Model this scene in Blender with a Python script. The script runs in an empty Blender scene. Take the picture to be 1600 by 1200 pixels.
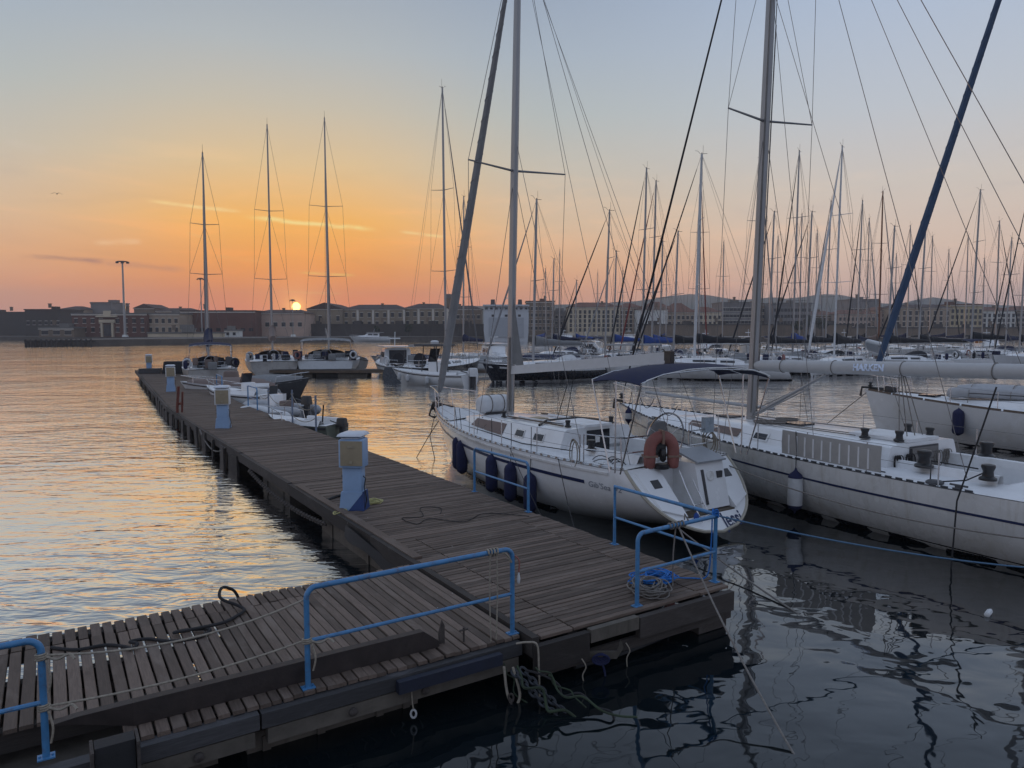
import bpy, math, random
from mathutils import Vector, Matrix, noise as mnoise
random.seed(11)
PI = math.pi
scene = bpy.context.scene
COL = scene.collection

# ------------------------------------------------------------------ camera
FPX = 1140.0            # focal length in photograph pixels (1600 wide)
CAM_H = 4.2
PITCH = math.atan(85.0 / FPX)
cd = bpy.data.cameras.new('camera')
cam = bpy.data.objects.new('camera', cd)
COL.objects.link(cam)
cam.location = (0, 0, CAM_H)
cam.rotation_euler = (PI / 2 - PITCH, 0, 0)
cd.sensor_width = 36
cd.lens = 36 * FPX / 1600
cd.clip_start = 0.1
cd.clip_end = 6000
scene.camera = cam

# ------------------------------------------------------------------ render
scene.render.engine = 'CYCLES'
scene.cycles.use_denoising = True
scene.cycles.max_bounces = 6
scene.cycles.diffuse_bounces = 2
scene.cycles.glossy_bounces = 4
scene.cycles.transmission_bounces = 3
scene.cycles.transparent_max_bounces = 6
scene.cycles.volume_bounces = 0
scene.cycles.caustics_reflective = False
scene.cycles.caustics_refractive = False
scene.view_settings.view_transform = 'Standard'
scene.view_settings.look = 'None'
scene.view_settings.exposure = 0.1
scene.view_settings.gamma = 1
scene.view_settings.use_curve_mapping = False


def lin(r, g, b):
    f = lambda c: (c / 255 / 12.92) if c / 255 <= .04045 else ((c / 255 + .055) / 1.055) ** 2.4
    return (f(r), f(g), f(b))


# ------------------------------------------------------------------ sky
SUN_AZ = math.radians(-16.4)      # from +Y towards +X
SUN_EL = math.radians(1.72)
SUN = Vector((math.sin(SUN_AZ) * math.cos(SUN_EL), math.cos(SUN_AZ) * math.cos(SUN_EL), math.sin(SUN_EL)))


class NT:
    """little helper to write node trees"""
    def __init__(self, nt):
        self.nt = nt

    def n(self, kind, **kw):
        nd = self.nt.nodes.new(kind)
        for k, v in kw.items():
            setattr(nd, k, v)
        return nd

    def link(self, a, b):
        self.nt.links.new(a, b)

    def put(self, sock, v):
        if isinstance(v, bpy.types.NodeSocket):
            self.link(v, sock)
        else:
            sock.default_value = v

    def m(self, op, a, b=None, c=None, clamp=False):
        nd = self.n('ShaderNodeMath', operation=op, use_clamp=clamp)
        self.put(nd.inputs[0], a)
        if b is not None:
            self.put(nd.inputs[1], b)
        if c is not None:
            self.put(nd.inputs[2], c)
        return nd.outputs[0]

    def vm(self, op, a, b=None):
        nd = self.n('ShaderNodeVectorMath', operation=op)
        self.put(nd.inputs[0], a)
        if b is not None:
            self.put(nd.inputs[1], b)
        return nd.outputs['Value'] if op in ('DOT_PRODUCT', 'LENGTH', 'DISTANCE') else nd.outputs[0]

    def mix(self, f, a, b, mode='MIX'):
        nd = self.n('ShaderNodeMix', data_type='RGBA', blend_type=mode, clamp_factor=True)
        self.put(nd.inputs[0], f)
        for s, v in ((nd.inputs[6], a), (nd.inputs[7], b)):
            if isinstance(v, tuple) and len(v) == 3:
                v = v + (1,)
            self.put(s, v)
        return nd.outputs[2]

    def smooth(self, v, a, b, lo=0.0, hi=1.0):
        nd = self.n('ShaderNodeMapRange', interpolation_type='SMOOTHSTEP')
        self.put(nd.inputs[0], v)
        for i, x in enumerate((a, b, lo, hi)):
            nd.inputs[i + 1].default_value = x
        return nd.outputs[0]

    def ramp(self, f, stops, interp='LINEAR'):
        nd = self.n('ShaderNodeValToRGB')
        cr = nd.color_ramp
        cr.interpolation = interp
        while len(cr.elements) > len(stops):
            cr.elements.remove(cr.elements[-1])
        while len(cr.elements) < len(stops):
            cr.elements.new(1)
        for e, (p, c) in zip(cr.elements, stops):
            e.position = p
            e.color = tuple(c) + (1,)
        self.put(nd.inputs[0], f)
        return nd.outputs[0]

    def noise(self, vec, scale, detail=3, rough=.5, dist=0, dim='3D'):
        nd = self.n('ShaderNodeTexNoise', noise_dimensions=dim)
        if vec is not None:
            self.link(vec, nd.inputs['Vector'])
        nd.inputs['Scale'].default_value = scale
        nd.inputs['Detail'].default_value = detail
        nd.inputs['Roughness'].default_value = rough
        nd.inputs['Distortion'].default_value = dist
        return nd.outputs[0]

    def comb(self, x, y, z):
        nd = self.n('ShaderNodeCombineXYZ')
        for s, v in zip(nd.inputs, (x, y, z)):
            self.put(s, v)
        return nd.outputs[0]

    def sep(self, v):
        nd = self.n('ShaderNodeSeparateXYZ')
        self.link(v, nd.inputs[0])
        return nd.outputs


def build_world():
    w = bpy.data.worlds.new('World')
    scene.world = w
    w.use_nodes = True
    w.node_tree.nodes.clear()
    t = NT(w.node_tree)
    tc = t.n('ShaderNodeTexCoord')
    d = t.vm('NORMALIZE', tc.outputs['Generated'])
    x, y, z = t.sep(d)
    zc = t.m('MINIMUM', t.m('MAXIMUM', z, 0.0), 1.0)
    el = t.m('MULTIPLY', t.m('ARCSINE', zc), 180 / PI)               # degrees
    az = t.m('MULTIPLY', t.m('ARCTAN2', x, y), 180 / PI)
    p = t.m('SQRT', t.m('DIVIDE', el, 90.0))
    pos = lambda e: math.sqrt(e / 90.0)
    near = [(0, lin(240, 118, 78)), (pos(1.2), lin(252, 132, 80)), (pos(2.6), lin(255, 140, 46)), (pos(4.5), lin(255, 160, 50)), (pos(8), lin(254, 186, 84)),
            (pos(12), lin(226, 195, 146)), (pos(16), lin(198, 189, 170)), (pos(20), lin(176, 182, 184)),
            (pos(25), lin(154, 166, 181)), (pos(40), lin(156, 171, 194)), (1, lin(152, 167, 194))]
    mid = [(0, lin(206, 144, 130)), (pos(1.2), lin(226, 156, 126)), (pos(3), lin(240, 165, 114)), (pos(5), lin(238, 179, 126)), (pos(8), lin(222, 190, 154)),
           (pos(12), lin(198, 190, 174)), (pos(16), lin(178, 185, 184)), (pos(20), lin(164, 176, 188)),
           (pos(25), lin(147, 161, 181)), (pos(40), lin(156, 171, 194)), (1, lin(152, 167, 194))]
    far = [(0, lin(194, 166, 166)), (pos(1.2), lin(208, 174, 166)), (pos(3), lin(226, 190, 172)), (pos(6), lin(224, 198, 178)), (pos(10), lin(208, 198, 188)),
           (pos(15), lin(188, 194, 202)), (pos(24), lin(166, 183, 208)), (pos(40), lin(158, 174, 200)), (1, lin(152, 167, 194))]
    anti = [(0, lin(140, 150, 172)), (pos(4), lin(154, 160, 178)), (pos(10), lin(164, 170, 188)), (pos(20), lin(164, 173, 193)),
            (pos(40), lin(158, 172, 196)), (1, lin(152, 167, 194))]
    daz = t.m('ABSOLUTE', t.m('SUBTRACT', az, math.degrees(SUN_AZ)))
    c = t.mix(t.smooth(daz, 2.5, 21), t.ramp(p, near), t.ramp(p, mid))
    c = t.mix(t.smooth(daz, 15, 46), c, t.ramp(p, far))
    c = t.mix(t.smooth(daz, 60, 150), c, t.ramp(p, anti))
    # thin cirrus unevenness
    v = t.vm('MULTIPLY', d, (3.0, 3.0, 16.0))
    nz = t.noise(v, 2.2, 5, .55, .6)
    band = t.m('MULTIPLY', t.smooth(el, 1, 4), t.smooth(el, 16, 9))
    c = t.mix(t.m('MULTIPLY', band, t.smooth(nz, .5, .75, 0, .5)), c, t.mix(1.0, c, (1.22, 1.1, 1.0), 'MULTIPLY'))
    c = t.mix(t.m('MULTIPLY', band, t.smooth(nz, .48, .25, 0, .5)), c, t.mix(1.0, c, (.88, .9, .96), 'MULTIPLY'))
    # contrails and streaks: (az0, el0, az1, el1, half width deg, colour, strength)
    def px(u, v_):
        a = (u - 800) / FPX
        b_ = (600 - v_) / FPX
        dx, dy, dz = a, math.cos(PITCH) + b_ * math.sin(PITCH), -math.sin(PITCH) + b_ * math.cos(PITCH)
        return math.degrees(math.atan2(dx, dy)), math.degrees(math.atan2(dz, math.hypot(dx, dy)))
    streaks = [(222, 313, 382, 331, .2, (255, 222, 150), .62), (372, 338, 596, 359, .28, (255, 226, 140), .8),
               (620, 362, 700, 370, .2, (255, 222, 150), .5), (140, 379, 226, 378, .3, (255, 205, 150), .45),
               (20, 399, 168, 408, .22, (160, 112, 102), .5), (105, 405, 300, 422, .35, (176, 118, 104), .28),
               (455, 424, 560, 431, .18, (255, 206, 96), .55), (330, 398, 420, 412, .2, (255, 186, 96), .35),
               (285, 360, 330, 376, .2, (250, 190, 110), .3), (0, 220, 80, 236, .35, (214, 200, 184), .2),
               (430, 455, 540, 459, .16, (255, 190, 90), .4), (1130, 392, 1290, 399, .2, (226, 190, 160), .2)]
    wob = t.m('SUBTRACT', t.noise(t.vm('MULTIPLY', d, (22, 22, 60)), 1.0, 4), .5)
    dens = t.smooth(t.noise(t.vm('MULTIPLY', d, (30, 30, 110)), 1.3, 4), .3, .62, .25, 1.0)
    for u0, v0, u1, v1, hw, colr, st in streaks:
        a0, e0 = px(u0, v0)
        a1, e1 = px(u1, v1)
        ln = math.hypot(a1 - a0, e1 - e0)
        ux, uy = (a1 - a0) / ln, (e1 - e0) / ln
        rx, ry = t.m('SUBTRACT', az, a0), t.m('SUBTRACT', el, e0)
        s = t.m('DIVIDE', t.m('ADD', t.m('MULTIPLY', rx, ux), t.m('MULTIPLY', ry, uy)), ln)
        q = t.m('ADD', t.m('SUBTRACT', t.m('MULTIPLY', ry, ux), t.m('MULTIPLY', rx, uy)), t.m('MULTIPLY', wob, hw * 1.1))
        f = t.smooth(t.m('ABSOLUTE', q), hw, 0.0)
        f = t.m('MULTIPLY', f, t.m('MULTIPLY', t.smooth(s, 0, .25), t.smooth(s, 1, .8)))
        f = t.m('MULTIPLY', t.m('MULTIPLY', f, min(1.0, st * 1.35)), dens)
        c = t.mix(f, c, lin(*colr))
    # glow round the sun and its disc
    cosg = t.vm('DOT_PRODUCT', d, tuple(SUN))
    ang = t.m('MULTIPLY', t.m('ARCCOSINE', t.m('MINIMUM', cosg, 1.0)), 180 / PI)
    glow = t.m('POWER', 2.718, t.m('MULTIPLY', ang, -1 / 2.2))
    c = t.mix(t.m('MULTIPLY', glow, .85), c, (1.3, .46, .05))
    glow2 = t.m('POWER', 2.718, t.m('MULTIPLY', ang, -1 / .5))
    c = t.mix(t.m('MULTIPLY', glow2, .8), c, (2.4, 1.05, .2))
    disc = t.smooth(ang, .35, .26)
    c = t.mix(disc, c, (6.5, 3.7, 1.0))
    below = t.smooth(z, -.002, -.06)
    c = t.mix(below, c, (.05, .055, .065))
    bg = t.n('ShaderNodeBackground')
    t.link(c, bg.inputs[0])
    bg.inputs[1].default_value = 1.0
    out = t.n('ShaderNodeOutputWorld')
    t.link(bg.outputs[0], out.inputs[0])
    w.cycles.sampling_method = 'MANUAL'
    w.cycles.sample_map_resolution = 1024


build_world()
sd = bpy.data.lights.new('sun', 'SUN')
sd.energy = 0.45
sd.angle = math.radians(.6)
sd.color = (1.0, .5, .2)
sun = bpy.data.objects.new('sun', sd)
COL.objects.link(sun)
sun.rotation_euler = (-SUN).to_track_quat('-Z', 'Y').to_euler()


# ------------------------------------------------------------------ unprojection of photograph pixels to real places
def G(u, v, z=0.0):
    """the place at height z that is seen at pixel (u, v)"""
    a, b = (u - 800) / FPX, (600 - v) / FPX
    d = Vector((a, math.cos(PITCH) + b * math.sin(PITCH), -math.sin(PITCH) + b * math.cos(PITCH)))
    k = (z - CAM_H) / d.z
    return Vector((0, 0, CAM_H)) + d * k


def D(u, v, y):
    """the place at distance y ahead that is seen at pixel (u, v)"""
    a, b = (u - 800) / FPX, (600 - v) / FPX
    d = Vector((a, math.cos(PITCH) + b * math.sin(PITCH), -math.sin(PITCH) + b * math.cos(PITCH)))
    return Vector((0, 0, CAM_H)) + d * (y / d.y)


# ------------------------------------------------------------------ mesh helpers
class MB:
    def __init__(self):
        self.v, self.f = [], []

    def add(self, vs, fs):
        o = len(self.v)
        self.v.extend(tuple(p) for p in vs)
        self.f.extend(tuple(i + o for i in f) for f in fs)
        return self

    def hexa(self, p):
        """8 corners: bottom ring 0-3, top ring 4-7"""
        return self.add(p, [(3, 2, 1, 0), (4, 5, 6, 7), (0, 1, 5, 4), (1, 2, 6, 5), (2, 3, 7, 6), (3, 0, 4, 7)])

    def box(self, c, s, rz=0.0, taper=1.0, ry=0.0, rx=0.0):
        x, y, z = s[0] / 2, s[1] / 2, s[2] / 2
        t = taper
        p = [(-x, -y, -z), (x, -y, -z), (x, y, -z), (-x, y, -z), (-x * t, -y * t, z), (x * t, -y * t, z), (x * t, y * t, z), (-x * t, y * t, z)]
        M = Matrix.Translation(c) @ Matrix.Rotation(rz, 4, 'Z') @ Matrix.Rotation(ry, 4, 'Y') @ Matrix.Rotation(rx, 4, 'X')
        return self.hexa([M @ Vector(q) for q in p])

    def rbox(self, c, s, r, rz=0.0, taper=1.0):
        """box with rounded vertical edges and softened top"""
        x, y, z = s[0] / 2, s[1] / 2, s[2] / 2
        ring = []
        for cx, cy, a0 in ((x - r, y - r, 0), (-x + r, y - r, 90), (-x + r, -y + r, 180), (x - r, -y + r, 270)):
            for k in range(4):
                a = math.radians(a0 + 30 * k)
                ring.append((cx + r * math.cos(a), cy + r * math.sin(a)))
        M = Matrix.Translation(c) @ Matrix.Rotation(rz, 4, 'Z')
        rows = []
        for zz, k in ((-z, 1), (z - r * .6, taper), (z - r * .2, taper * (1 - .3 * r / max(x, y))), (z, taper * (1 - .9 * r / max(x, y)))):
            rows.append([M @ Vector((px * k, py * k, zz)) for px, py in ring])
        self.grid(rows, closed=True)
        n = len(ring)
        o = len(self.v) - 4 * n
        self.f.append(tuple(o + i for i in reversed(range(n))))
        self.f.append(tuple(o + 3 * n + i for i in range(n)))
        return self

    def grid(self, rows, closed=False):
        n = len(rows[0])
        o = len(self.v)
        for r in rows:
            self.v.extend(tuple(p) for p in r)
        for i in range(len(rows) - 1):
            for j in range(n if closed else n - 1):
                k = (j + 1) % n
                self.f.append((o + i * n + j, o + i * n + k, o + (i + 1) * n + k, o + (i + 1) * n + j))
        return self

    def tube(self, pts, r, n=6, closed=False, cap=True, flat=1.0):
        pts = [Vector(p) for p in pts]
        m = len(pts)
        rs = r if isinstance(r, (list, tuple)) else [r] * m
        up = None
        rows = []
        for i, p in enumerate(pts):
            a = pts[(i - 1) % m] if (closed or i > 0) else pts[i]
            b = pts[(i + 1) % m] if (closed or i < m - 1) else pts[i]
            t = (b - a)
            if t.length < 1e-9:
                t = Vector((0, 0, 1))
            t.normalize()
            if up is None:
                up = Vector((0, 0, 1)) if abs(t.z) < .9 else Vector((0, 1, 0))
            s = t.cross(up)
            if s.length < 1e-6:
                s = t.orthogonal()
            s.normalize()
            up = s.cross(t).normalized()
            rows.append([p + (s * math.cos(2 * PI * k / n) * flat + up * math.sin(2 * PI * k / n)) * rs[i] for k in range(n)])
        if closed:
            rows.append(rows[0])
        o = len(self.v)
        self.grid(rows, closed=True)
        if cap and not closed:
            self.f.append(tuple(o + k for k in reversed(range(n))))
            self.f.append(tuple(o + (m - 1) * n + k for k in range(n)))
        return self

    def lathe(self, prof, n=12, M=None):
        M = M or Matrix()
        rows = [[M @ Vector((r * math.cos(2 * PI * k / n), r * math.sin(2 * PI * k / n), z)) for k in range(n)] for r, z in prof]
        o = len(self.v)
        self.grid(rows, closed=True)
        self.f.append(tuple(o + k for k in reversed(range(n))))
        self.f.append(tuple(o + (len(prof) - 1) * n + k for k in range(n)))
        return self

    def slab(self, poly, th):
        """closed polygon extruded by vector th"""
        n = len(poly)
        th = Vector(th)
        o = len(self.v)
        self.v.extend(tuple(Vector(p)) for p in poly)
        self.v.extend(tuple(Vector(p) + th) for p in poly)
        self.f.append(tuple(o + i for i in reversed(range(n))))
        self.f.append(tuple(o + n + i for i in range(n)))
        for i in range(n):
            j = (i + 1) % n
            self.f.append((o + i, o + j, o + n + j, o + n + i))
        return self

    def mesh(self, name, material=None, smooth=True, angle=38):
        me = bpy.data.meshes.new(name)
        me.from_pydata(self.v, [], self.f)
        me.update()
        if smooth:
            me.polygons.foreach_set('use_smooth', [True] * len(me.polygons))
            me.set_sharp_from_angle(angle=math.radians(angle))
        if material:
            me.materials.append(material)
        return me


def link(name, data, parent=None, loc=None, rz=None):
    o = bpy.data.objects.new(name, data)
    COL.objects.link(o)
    if parent is not None:
        o.parent = parent
    if loc is not None:
        o.location = loc
    if rz is not None:
        o.rotation_euler = (0, 0, rz)
    return o


def obj(name, mb, material, parent=None, smooth=True, angle=38, loc=None, rz=None):
    return link(name, mb.mesh(name, material, smooth, angle), parent, loc, rz)


def tag(o, label=None, cat=None, group=None, kind=None):
    if label:
        o['label'] = label
    if cat:
        o['category'] = cat
    if group:
        o['group'] = group
    if kind:
        o['kind'] = kind
    return o


def thing(name, label, cat, loc=(0, 0, 0), rz=0.0, group=None):
    o = bpy.data.objects.new(name, None)
    COL.objects.link(o)
    o.location = loc
    o.rotation_euler = (0, 0, rz)
    o.empty_display_size = .3
    return tag(o, label, cat, group)


KIDS = {}


def copy_thing(root, label, loc, rz=None, group=None):
    c = root.copy()
    COL.objects.link(c)
    c.location = loc
    if rz is not None:
        c.rotation_euler = (0, 0, rz)
    c['label'] = label
    if group:
        c['group'] = group
    for ch in [o for o in COL.objects if o.parent == root]:
        d = ch.copy()
        COL.objects.link(d)
        d.parent = c
        for g in [o for o in COL.objects if o.parent == ch]:
            e = g.copy()
            COL.objects.link(e)
            e.parent = d
    return c


def text_mesh(s, size, thick=.002, shear=0.0, offset=0.0):
    cu = bpy.data.curves.new('lettering', 'FONT')
    cu.body = s
    cu.size = size
    cu.extrude = 0
    cu.shear = shear
    cu.offset = offset
    cu.resolution_u = 3
    o = bpy.data.objects.new('lettering', cu)
    me = bpy.data.meshes.new_from_object(o)
    bpy.data.objects.remove(o)
    bpy.data.curves.remove(cu)
    vs = [tuple(v.co) for v in me.vertices]
    fs = [tuple(p.vertices) for p in me.polygons]
    bpy.data.meshes.remove(me)
    return vs, fs


def sag(a, b, drop, n=10):
    a, b = Vector(a), Vector(b)
    return [a.lerp(b, i / n) - Vector((0, 0, drop * 4 * (i / n) * (1 - i / n))) for i in range(n + 1)]


# ------------------------------------------------------------------ materials
MATS = {}


def mat(name, col, rough=.5, metal=0.0, var=.15, nscale=5.0, bump=0.0, bscale=40.0, spec=.5, stretch=(1, 1, 1), dirt=None, dirt_scale=1.5, dirt_amt=.5, objrand=0.0, streak=None):
    m = bpy.data.materials.new(name)
    m.use_nodes = True
    nt = m.node_tree
    t = NT(nt)
    bs = nt.nodes['Principled BSDF']
    tc = t.n('ShaderNodeTexCoord')
    v = t.vm('MULTIPLY', tc.outputs['Object'], stretch)
    if objrand:
        oi = t.n('ShaderNodeObjectInfo')
        v = t.vm('ADD', v, t.vm('MULTIPLY', t.comb(oi.outputs['Random'], oi.outputs['Random'], oi.outputs['Random']), (37, 91, 53)))
    nz = t.noise(v, nscale, 5, .6)
    c = t.mix(t.smooth(nz, .25, .75), tuple(max(0, k * (1 - var)) for k in col), tuple(k * (1 + var) for k in col))
    if dirt is not None:
        dn = t.noise(v, dirt_scale, 6, .65, .4)
        c = t.mix(t.smooth(dn, .5, .72, 0, dirt_amt), c, dirt)
    if streak is not None:
        sv = t.vm('MULTIPLY', tc.outputs['Object'], (2.2, 2.2, .18))
        sn = t.noise(sv, 3.0, 4, .6)
        c = t.mix(t.smooth(sn, .52, .75, 0, .55), c, streak)
    if objrand:
        k = t.m('ADD', t.m('MULTIPLY', oi.outputs['Random'], objrand * 2), 1 - objrand)
        c = t.mix(1.0, c, t.comb(k, k, k), 'MULTIPLY')
    t.link(c, bs.inputs['Base Color'])
    bs.inputs['Roughness'].default_value = rough
    rn = t.smooth(nz, .2, .8, max(0, rough - .08), min(1, rough + .1))
    t.link(rn, bs.inputs['Roughness'])
    bs.inputs['Metallic'].default_value = metal
    bs.inputs['Specular IOR Level'].default_value = spec
    if bump:
        bn = t.n('ShaderNodeBump')
        bn.inputs['Strength'].default_value = bump
        bn.inputs['Distance'].default_value = .01
        t.link(t.noise(v, bscale, 4), bn.inputs['Height'])
        t.link(bn.outputs[0], bs.inputs['Normal'])
    MATS[name] = m
    return m


def wood_mat(name, base, var=.28, rough=.75, axis=0, pale=None):
    """weathered boards: grain along local axis, each board its own tone"""
    m = bpy.data.materials.new(name)
    m.use_nodes = True
    t = NT(m.node_tree)
    bs = m.node_tree.nodes['Principled BSDF']
    tc = t.n('ShaderNodeTexCoord')
    oi = t.n('ShaderNodeObjectInfo')
    r = oi.outputs['Random']
    off = t.vm('MULTIPLY', t.comb(r, r, r), (31.7, 57.3, 83.1))
    st = [9.0, 9.0, 9.0]
    st[axis] = .55
    v = t.vm('ADD', t.vm('MULTIPLY', tc.outputs['Object'], tuple(st)), off)
    g = t.noise(v, 7.0, 6, .68, .8)
    st2 = [2.2, 2.2, 2.2]
    st2[axis] = .9
    v2 = t.vm('ADD', t.vm('MULTIPLY', tc.outputs['Object'], tuple(st2)), off)
    b = t.noise(v2, 1.6, 5, .6, .5)
    c = t.mix(t.smooth(g, .3, .72), tuple(k * (1 - var) for k in base), tuple(k * (1 + var) for k in base))
    k = t.m('ADD', t.m('MULTIPLY', r, .75), .62)
    c = t.mix(1.0, c, t.comb(k, k, k), 'MULTIPLY')
    c = t.mix(t.smooth(b, .5, .75, 0, .55), c, pale or tuple(x * 1.7 for x in base))
    c = t.mix(t.smooth(b, .45, .25, 0, .6), c, tuple(x * .5 for x in base))
    # bird droppings and salt specks
    sp = t.n('ShaderNodeTexVoronoi')
    t.link(t.vm('ADD', tc.outputs['Object'], off), sp.inputs['Vector'])
    sp.inputs['Scale'].default_value = 4.0
    spot = t.m('LESS_THAN', sp.outputs['Distance'], .035)
    pick = t.m('GREATER_THAN', t.noise(t.vm('ADD', tc.outputs['Object'], off), 3.0, 1), .56)
    c = t.mix(t.m('MULTIPLY', t.m('MULTIPLY', spot, pick), .75), c, (.5, .5, .48))
    t.link(c, bs.inputs['Base Color'])
    t.link(t.smooth(g, .2, .8, rough - .12, rough + .12), bs.inputs['Roughness'])
    bs.inputs['Specular IOR Level'].default_value = .35
    bn = t.n('ShaderNodeBump')
    bn.inputs['Strength'].default_value = .55
    bn.inputs['Distance'].default_value = .006
    t.link(g, bn.inputs['Height'])
    t.link(bn.outputs[0], bs.inputs['Normal'])
    MATS[name] = m
    return m


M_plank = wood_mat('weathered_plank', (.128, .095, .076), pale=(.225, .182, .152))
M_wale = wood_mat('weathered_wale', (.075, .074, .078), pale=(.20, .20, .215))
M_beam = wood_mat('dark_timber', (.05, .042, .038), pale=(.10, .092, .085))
M_rustbeam = mat('dark_painted_board', (.028, .02, .018), .6, var=.35, nscale=6, dirt=(.06, .045, .04), bump=.4, bscale=25)
M_conc = mat('pontoon_concrete', (.115, .10, .083), .85, var=.25, nscale=3, dirt=(.07, .06, .05), dirt_amt=.8, bump=.6, bscale=18, objrand=.2, streak=(.06, .052, .042))
M_bluerail = mat('blue_rail_paint', (.06, .205, .41), .35, var=.16, nscale=6, dirt=(.10, .055, .04), dirt_scale=13, dirt_amt=.55, bump=.25, bscale=45)
M_paleblue = mat('pale_blue_grp', (.25, .37, .55), .45, var=.06, nscale=4, dirt=(.14, .22, .36), dirt_amt=.35)
M_darkblue = mat('navy_rubber', (.010, .014, .03), .6, var=.2, bump=.3)
M_dkbluep = mat('dark_blue_paint', (.025, .055, .17), .7, var=.2, bump=.5, bscale=15)
M_tan = mat('tan_panel', (.30, .245, .16), .5, var=.12, nscale=3, dirt=(.17, .13, .08), dirt_amt=.5)
M_gel = mat('white_gelcoat', (.78, .79, .80), .2, var=.035, nscale=2, dirt=(.55, .53, .48), dirt_scale=.8, dirt_amt=.45)
M_gelold = mat('aged_gelcoat', (.68, .68, .67), .26, var=.05, nscale=2, dirt=(.44, .41, .35), dirt_scale=.9, dirt_amt=.5, streak=(.47, .44, .38))
M_deck = mat('deck_nonskid', (.76, .77, .78), .6, var=.05, nscale=3, dirt=(.5, .48, .44), dirt_scale=1.5, dirt_amt=.45, bump=.25, bscale=120)
M_oldshade = mat('weathered_shaded_hull', (.33, .31, .29), .45, var=.12, nscale=2, dirt=(.16, .14, .12), dirt_amt=.6, streak=(.2, .17, .14))  # grey carries the backlit yachts' shade, dirt and streaks on top
M_cream = mat('cream_hull', (.60, .58, .52), .35, var=.05)
M_navyhull = mat('navy_hull', (.012, .014, .022), .25, var=.2)
M_navy = mat('navy_stripe', (.018, .028, .085), .35, var=.1)
M_navycan = mat('navy_canvas', (.012, .016, .05), .85, var=.2, nscale=9, bump=.3, bscale=30)
M_bluecan = mat('blue_canvas', (.02, .06, .25), .8, var=.2, nscale=5, bump=.3, bscale=12)
M_blackcan = mat('black_canvas', (.012, .013, .018), .8, var=.25, bump=.3, bscale=12)
M_greycan = mat('grey_canvas', (.20, .205, .21), .85, var=.12, bump=.3, bscale=10)
M_whitecan = mat('white_canvas', (.62, .63, .64), .8, var=.08, bump=.3, bscale=10)
M_sail = mat('furled_sailcloth', (.27, .27, .275), .8, var=.12, nscale=3, bump=.4, bscale=8, stretch=(1, 1, .3))
M_bluesail = mat('blue_furled_sail', (.05, .09, .165), .75, var=.15, nscale=3, bump=.4, bscale=8)
M_redsail = mat('red_furled_sail', (.18, .03, .025), .8, var=.15)
M_alu = mat('grey_mast_alloy', (.33, .33, .335), .42, metal=.55, var=.1, nscale=3, stretch=(1, 1, .2), dirt=(.25, .23, .22), dirt_amt=.4)
M_alud = mat('dark_mast_alloy', (.20, .20, .21), .45, metal=.4, var=.1, stretch=(1, 1, .2))
M_woodmast = mat('varnished_mast', (.16, .06, .03), .45, var=.25, stretch=(1, 1, .2))
M_steel = mat('stainless_steel', (.55, .55, .56), .25, metal=1.0, var=.06)
M_wire = mat('rigging_wire', (.16, .15, .145), .5, metal=.3, var=.1)
M_black = mat('black_fitting', (.02, .02, .022), .4, var=.3)
M_rubber = mat('black_rubber', (.018, .018, .02), .7, var=.3, bump=.3)
M_glass = mat('dark_window', (.018, .02, .026), .08, var=.1)
M_browncov = mat('brown_window_cover', (.17, .125, .11), .7, var=.1)
M_teak = wood_mat('grey_teak', (.16, .13, .10), axis=0)
M_teakr = mat('teak_rail', (.12, .085, .06), .65, var=.25)
M_rope = mat('pale_rope', (.30, .265, .215), .9, var=.25, nscale=30, bump=.6, bscale=90)
M_greyrope = mat('grey_rope', (.19, .175, .16), .9, var=.25, nscale=30, bump=.6, bscale=90)
M_blackrope = mat('dark_rope', (.025, .024, .026), .9, var=.3, nscale=30, bump=.6, bscale=80)
M_bluerope = mat('blue_rope', (.02, .16, .50), .8, var=.25, nscale=30, bump=.6, bscale=80)
M_yellowhose = mat('yellow_hose', (.45, .42, .18), .6, var=.15)
M_orange = mat('faded_orange_pvc', (.27, .10, .085), .6, var=.2, nscale=4, bump=.3, bscale=14, dirt=(.24, .13, .10), dirt_amt=.5)
M_navyfend = mat('navy_fender_cover', (.013, .017, .06), .9, var=.25, nscale=12, bump=.3, bscale=40)
M_whitefend = mat('dirty_white_fender', (.52, .53, .54), .55, var=.1, dirt=(.3, .3, .29), dirt_amt=.5)
M_greypvc = mat('grey_inflatable', (.36, .37, .39), .6, var=.08, bump=.15, bscale=8)
M_rust = mat('rusty_chain', (.06, .05, .045), .8, var=.4, nscale=20, bump=.6, bscale=60)
M_redpaint = mat('red_rust_pole', (.14, .035, .022), .7, var=.3)
M_green = mat('weed_green', (.03, .045, .025), .9, var=.5, bump=.7, bscale=30)
M_paper = mat('white_notice', (.7, .7, .68), .7, var=.03)
M_dkgrey = mat('dark_grey_plastic', (.05, .05, .055), .5, var=.2)

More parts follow.
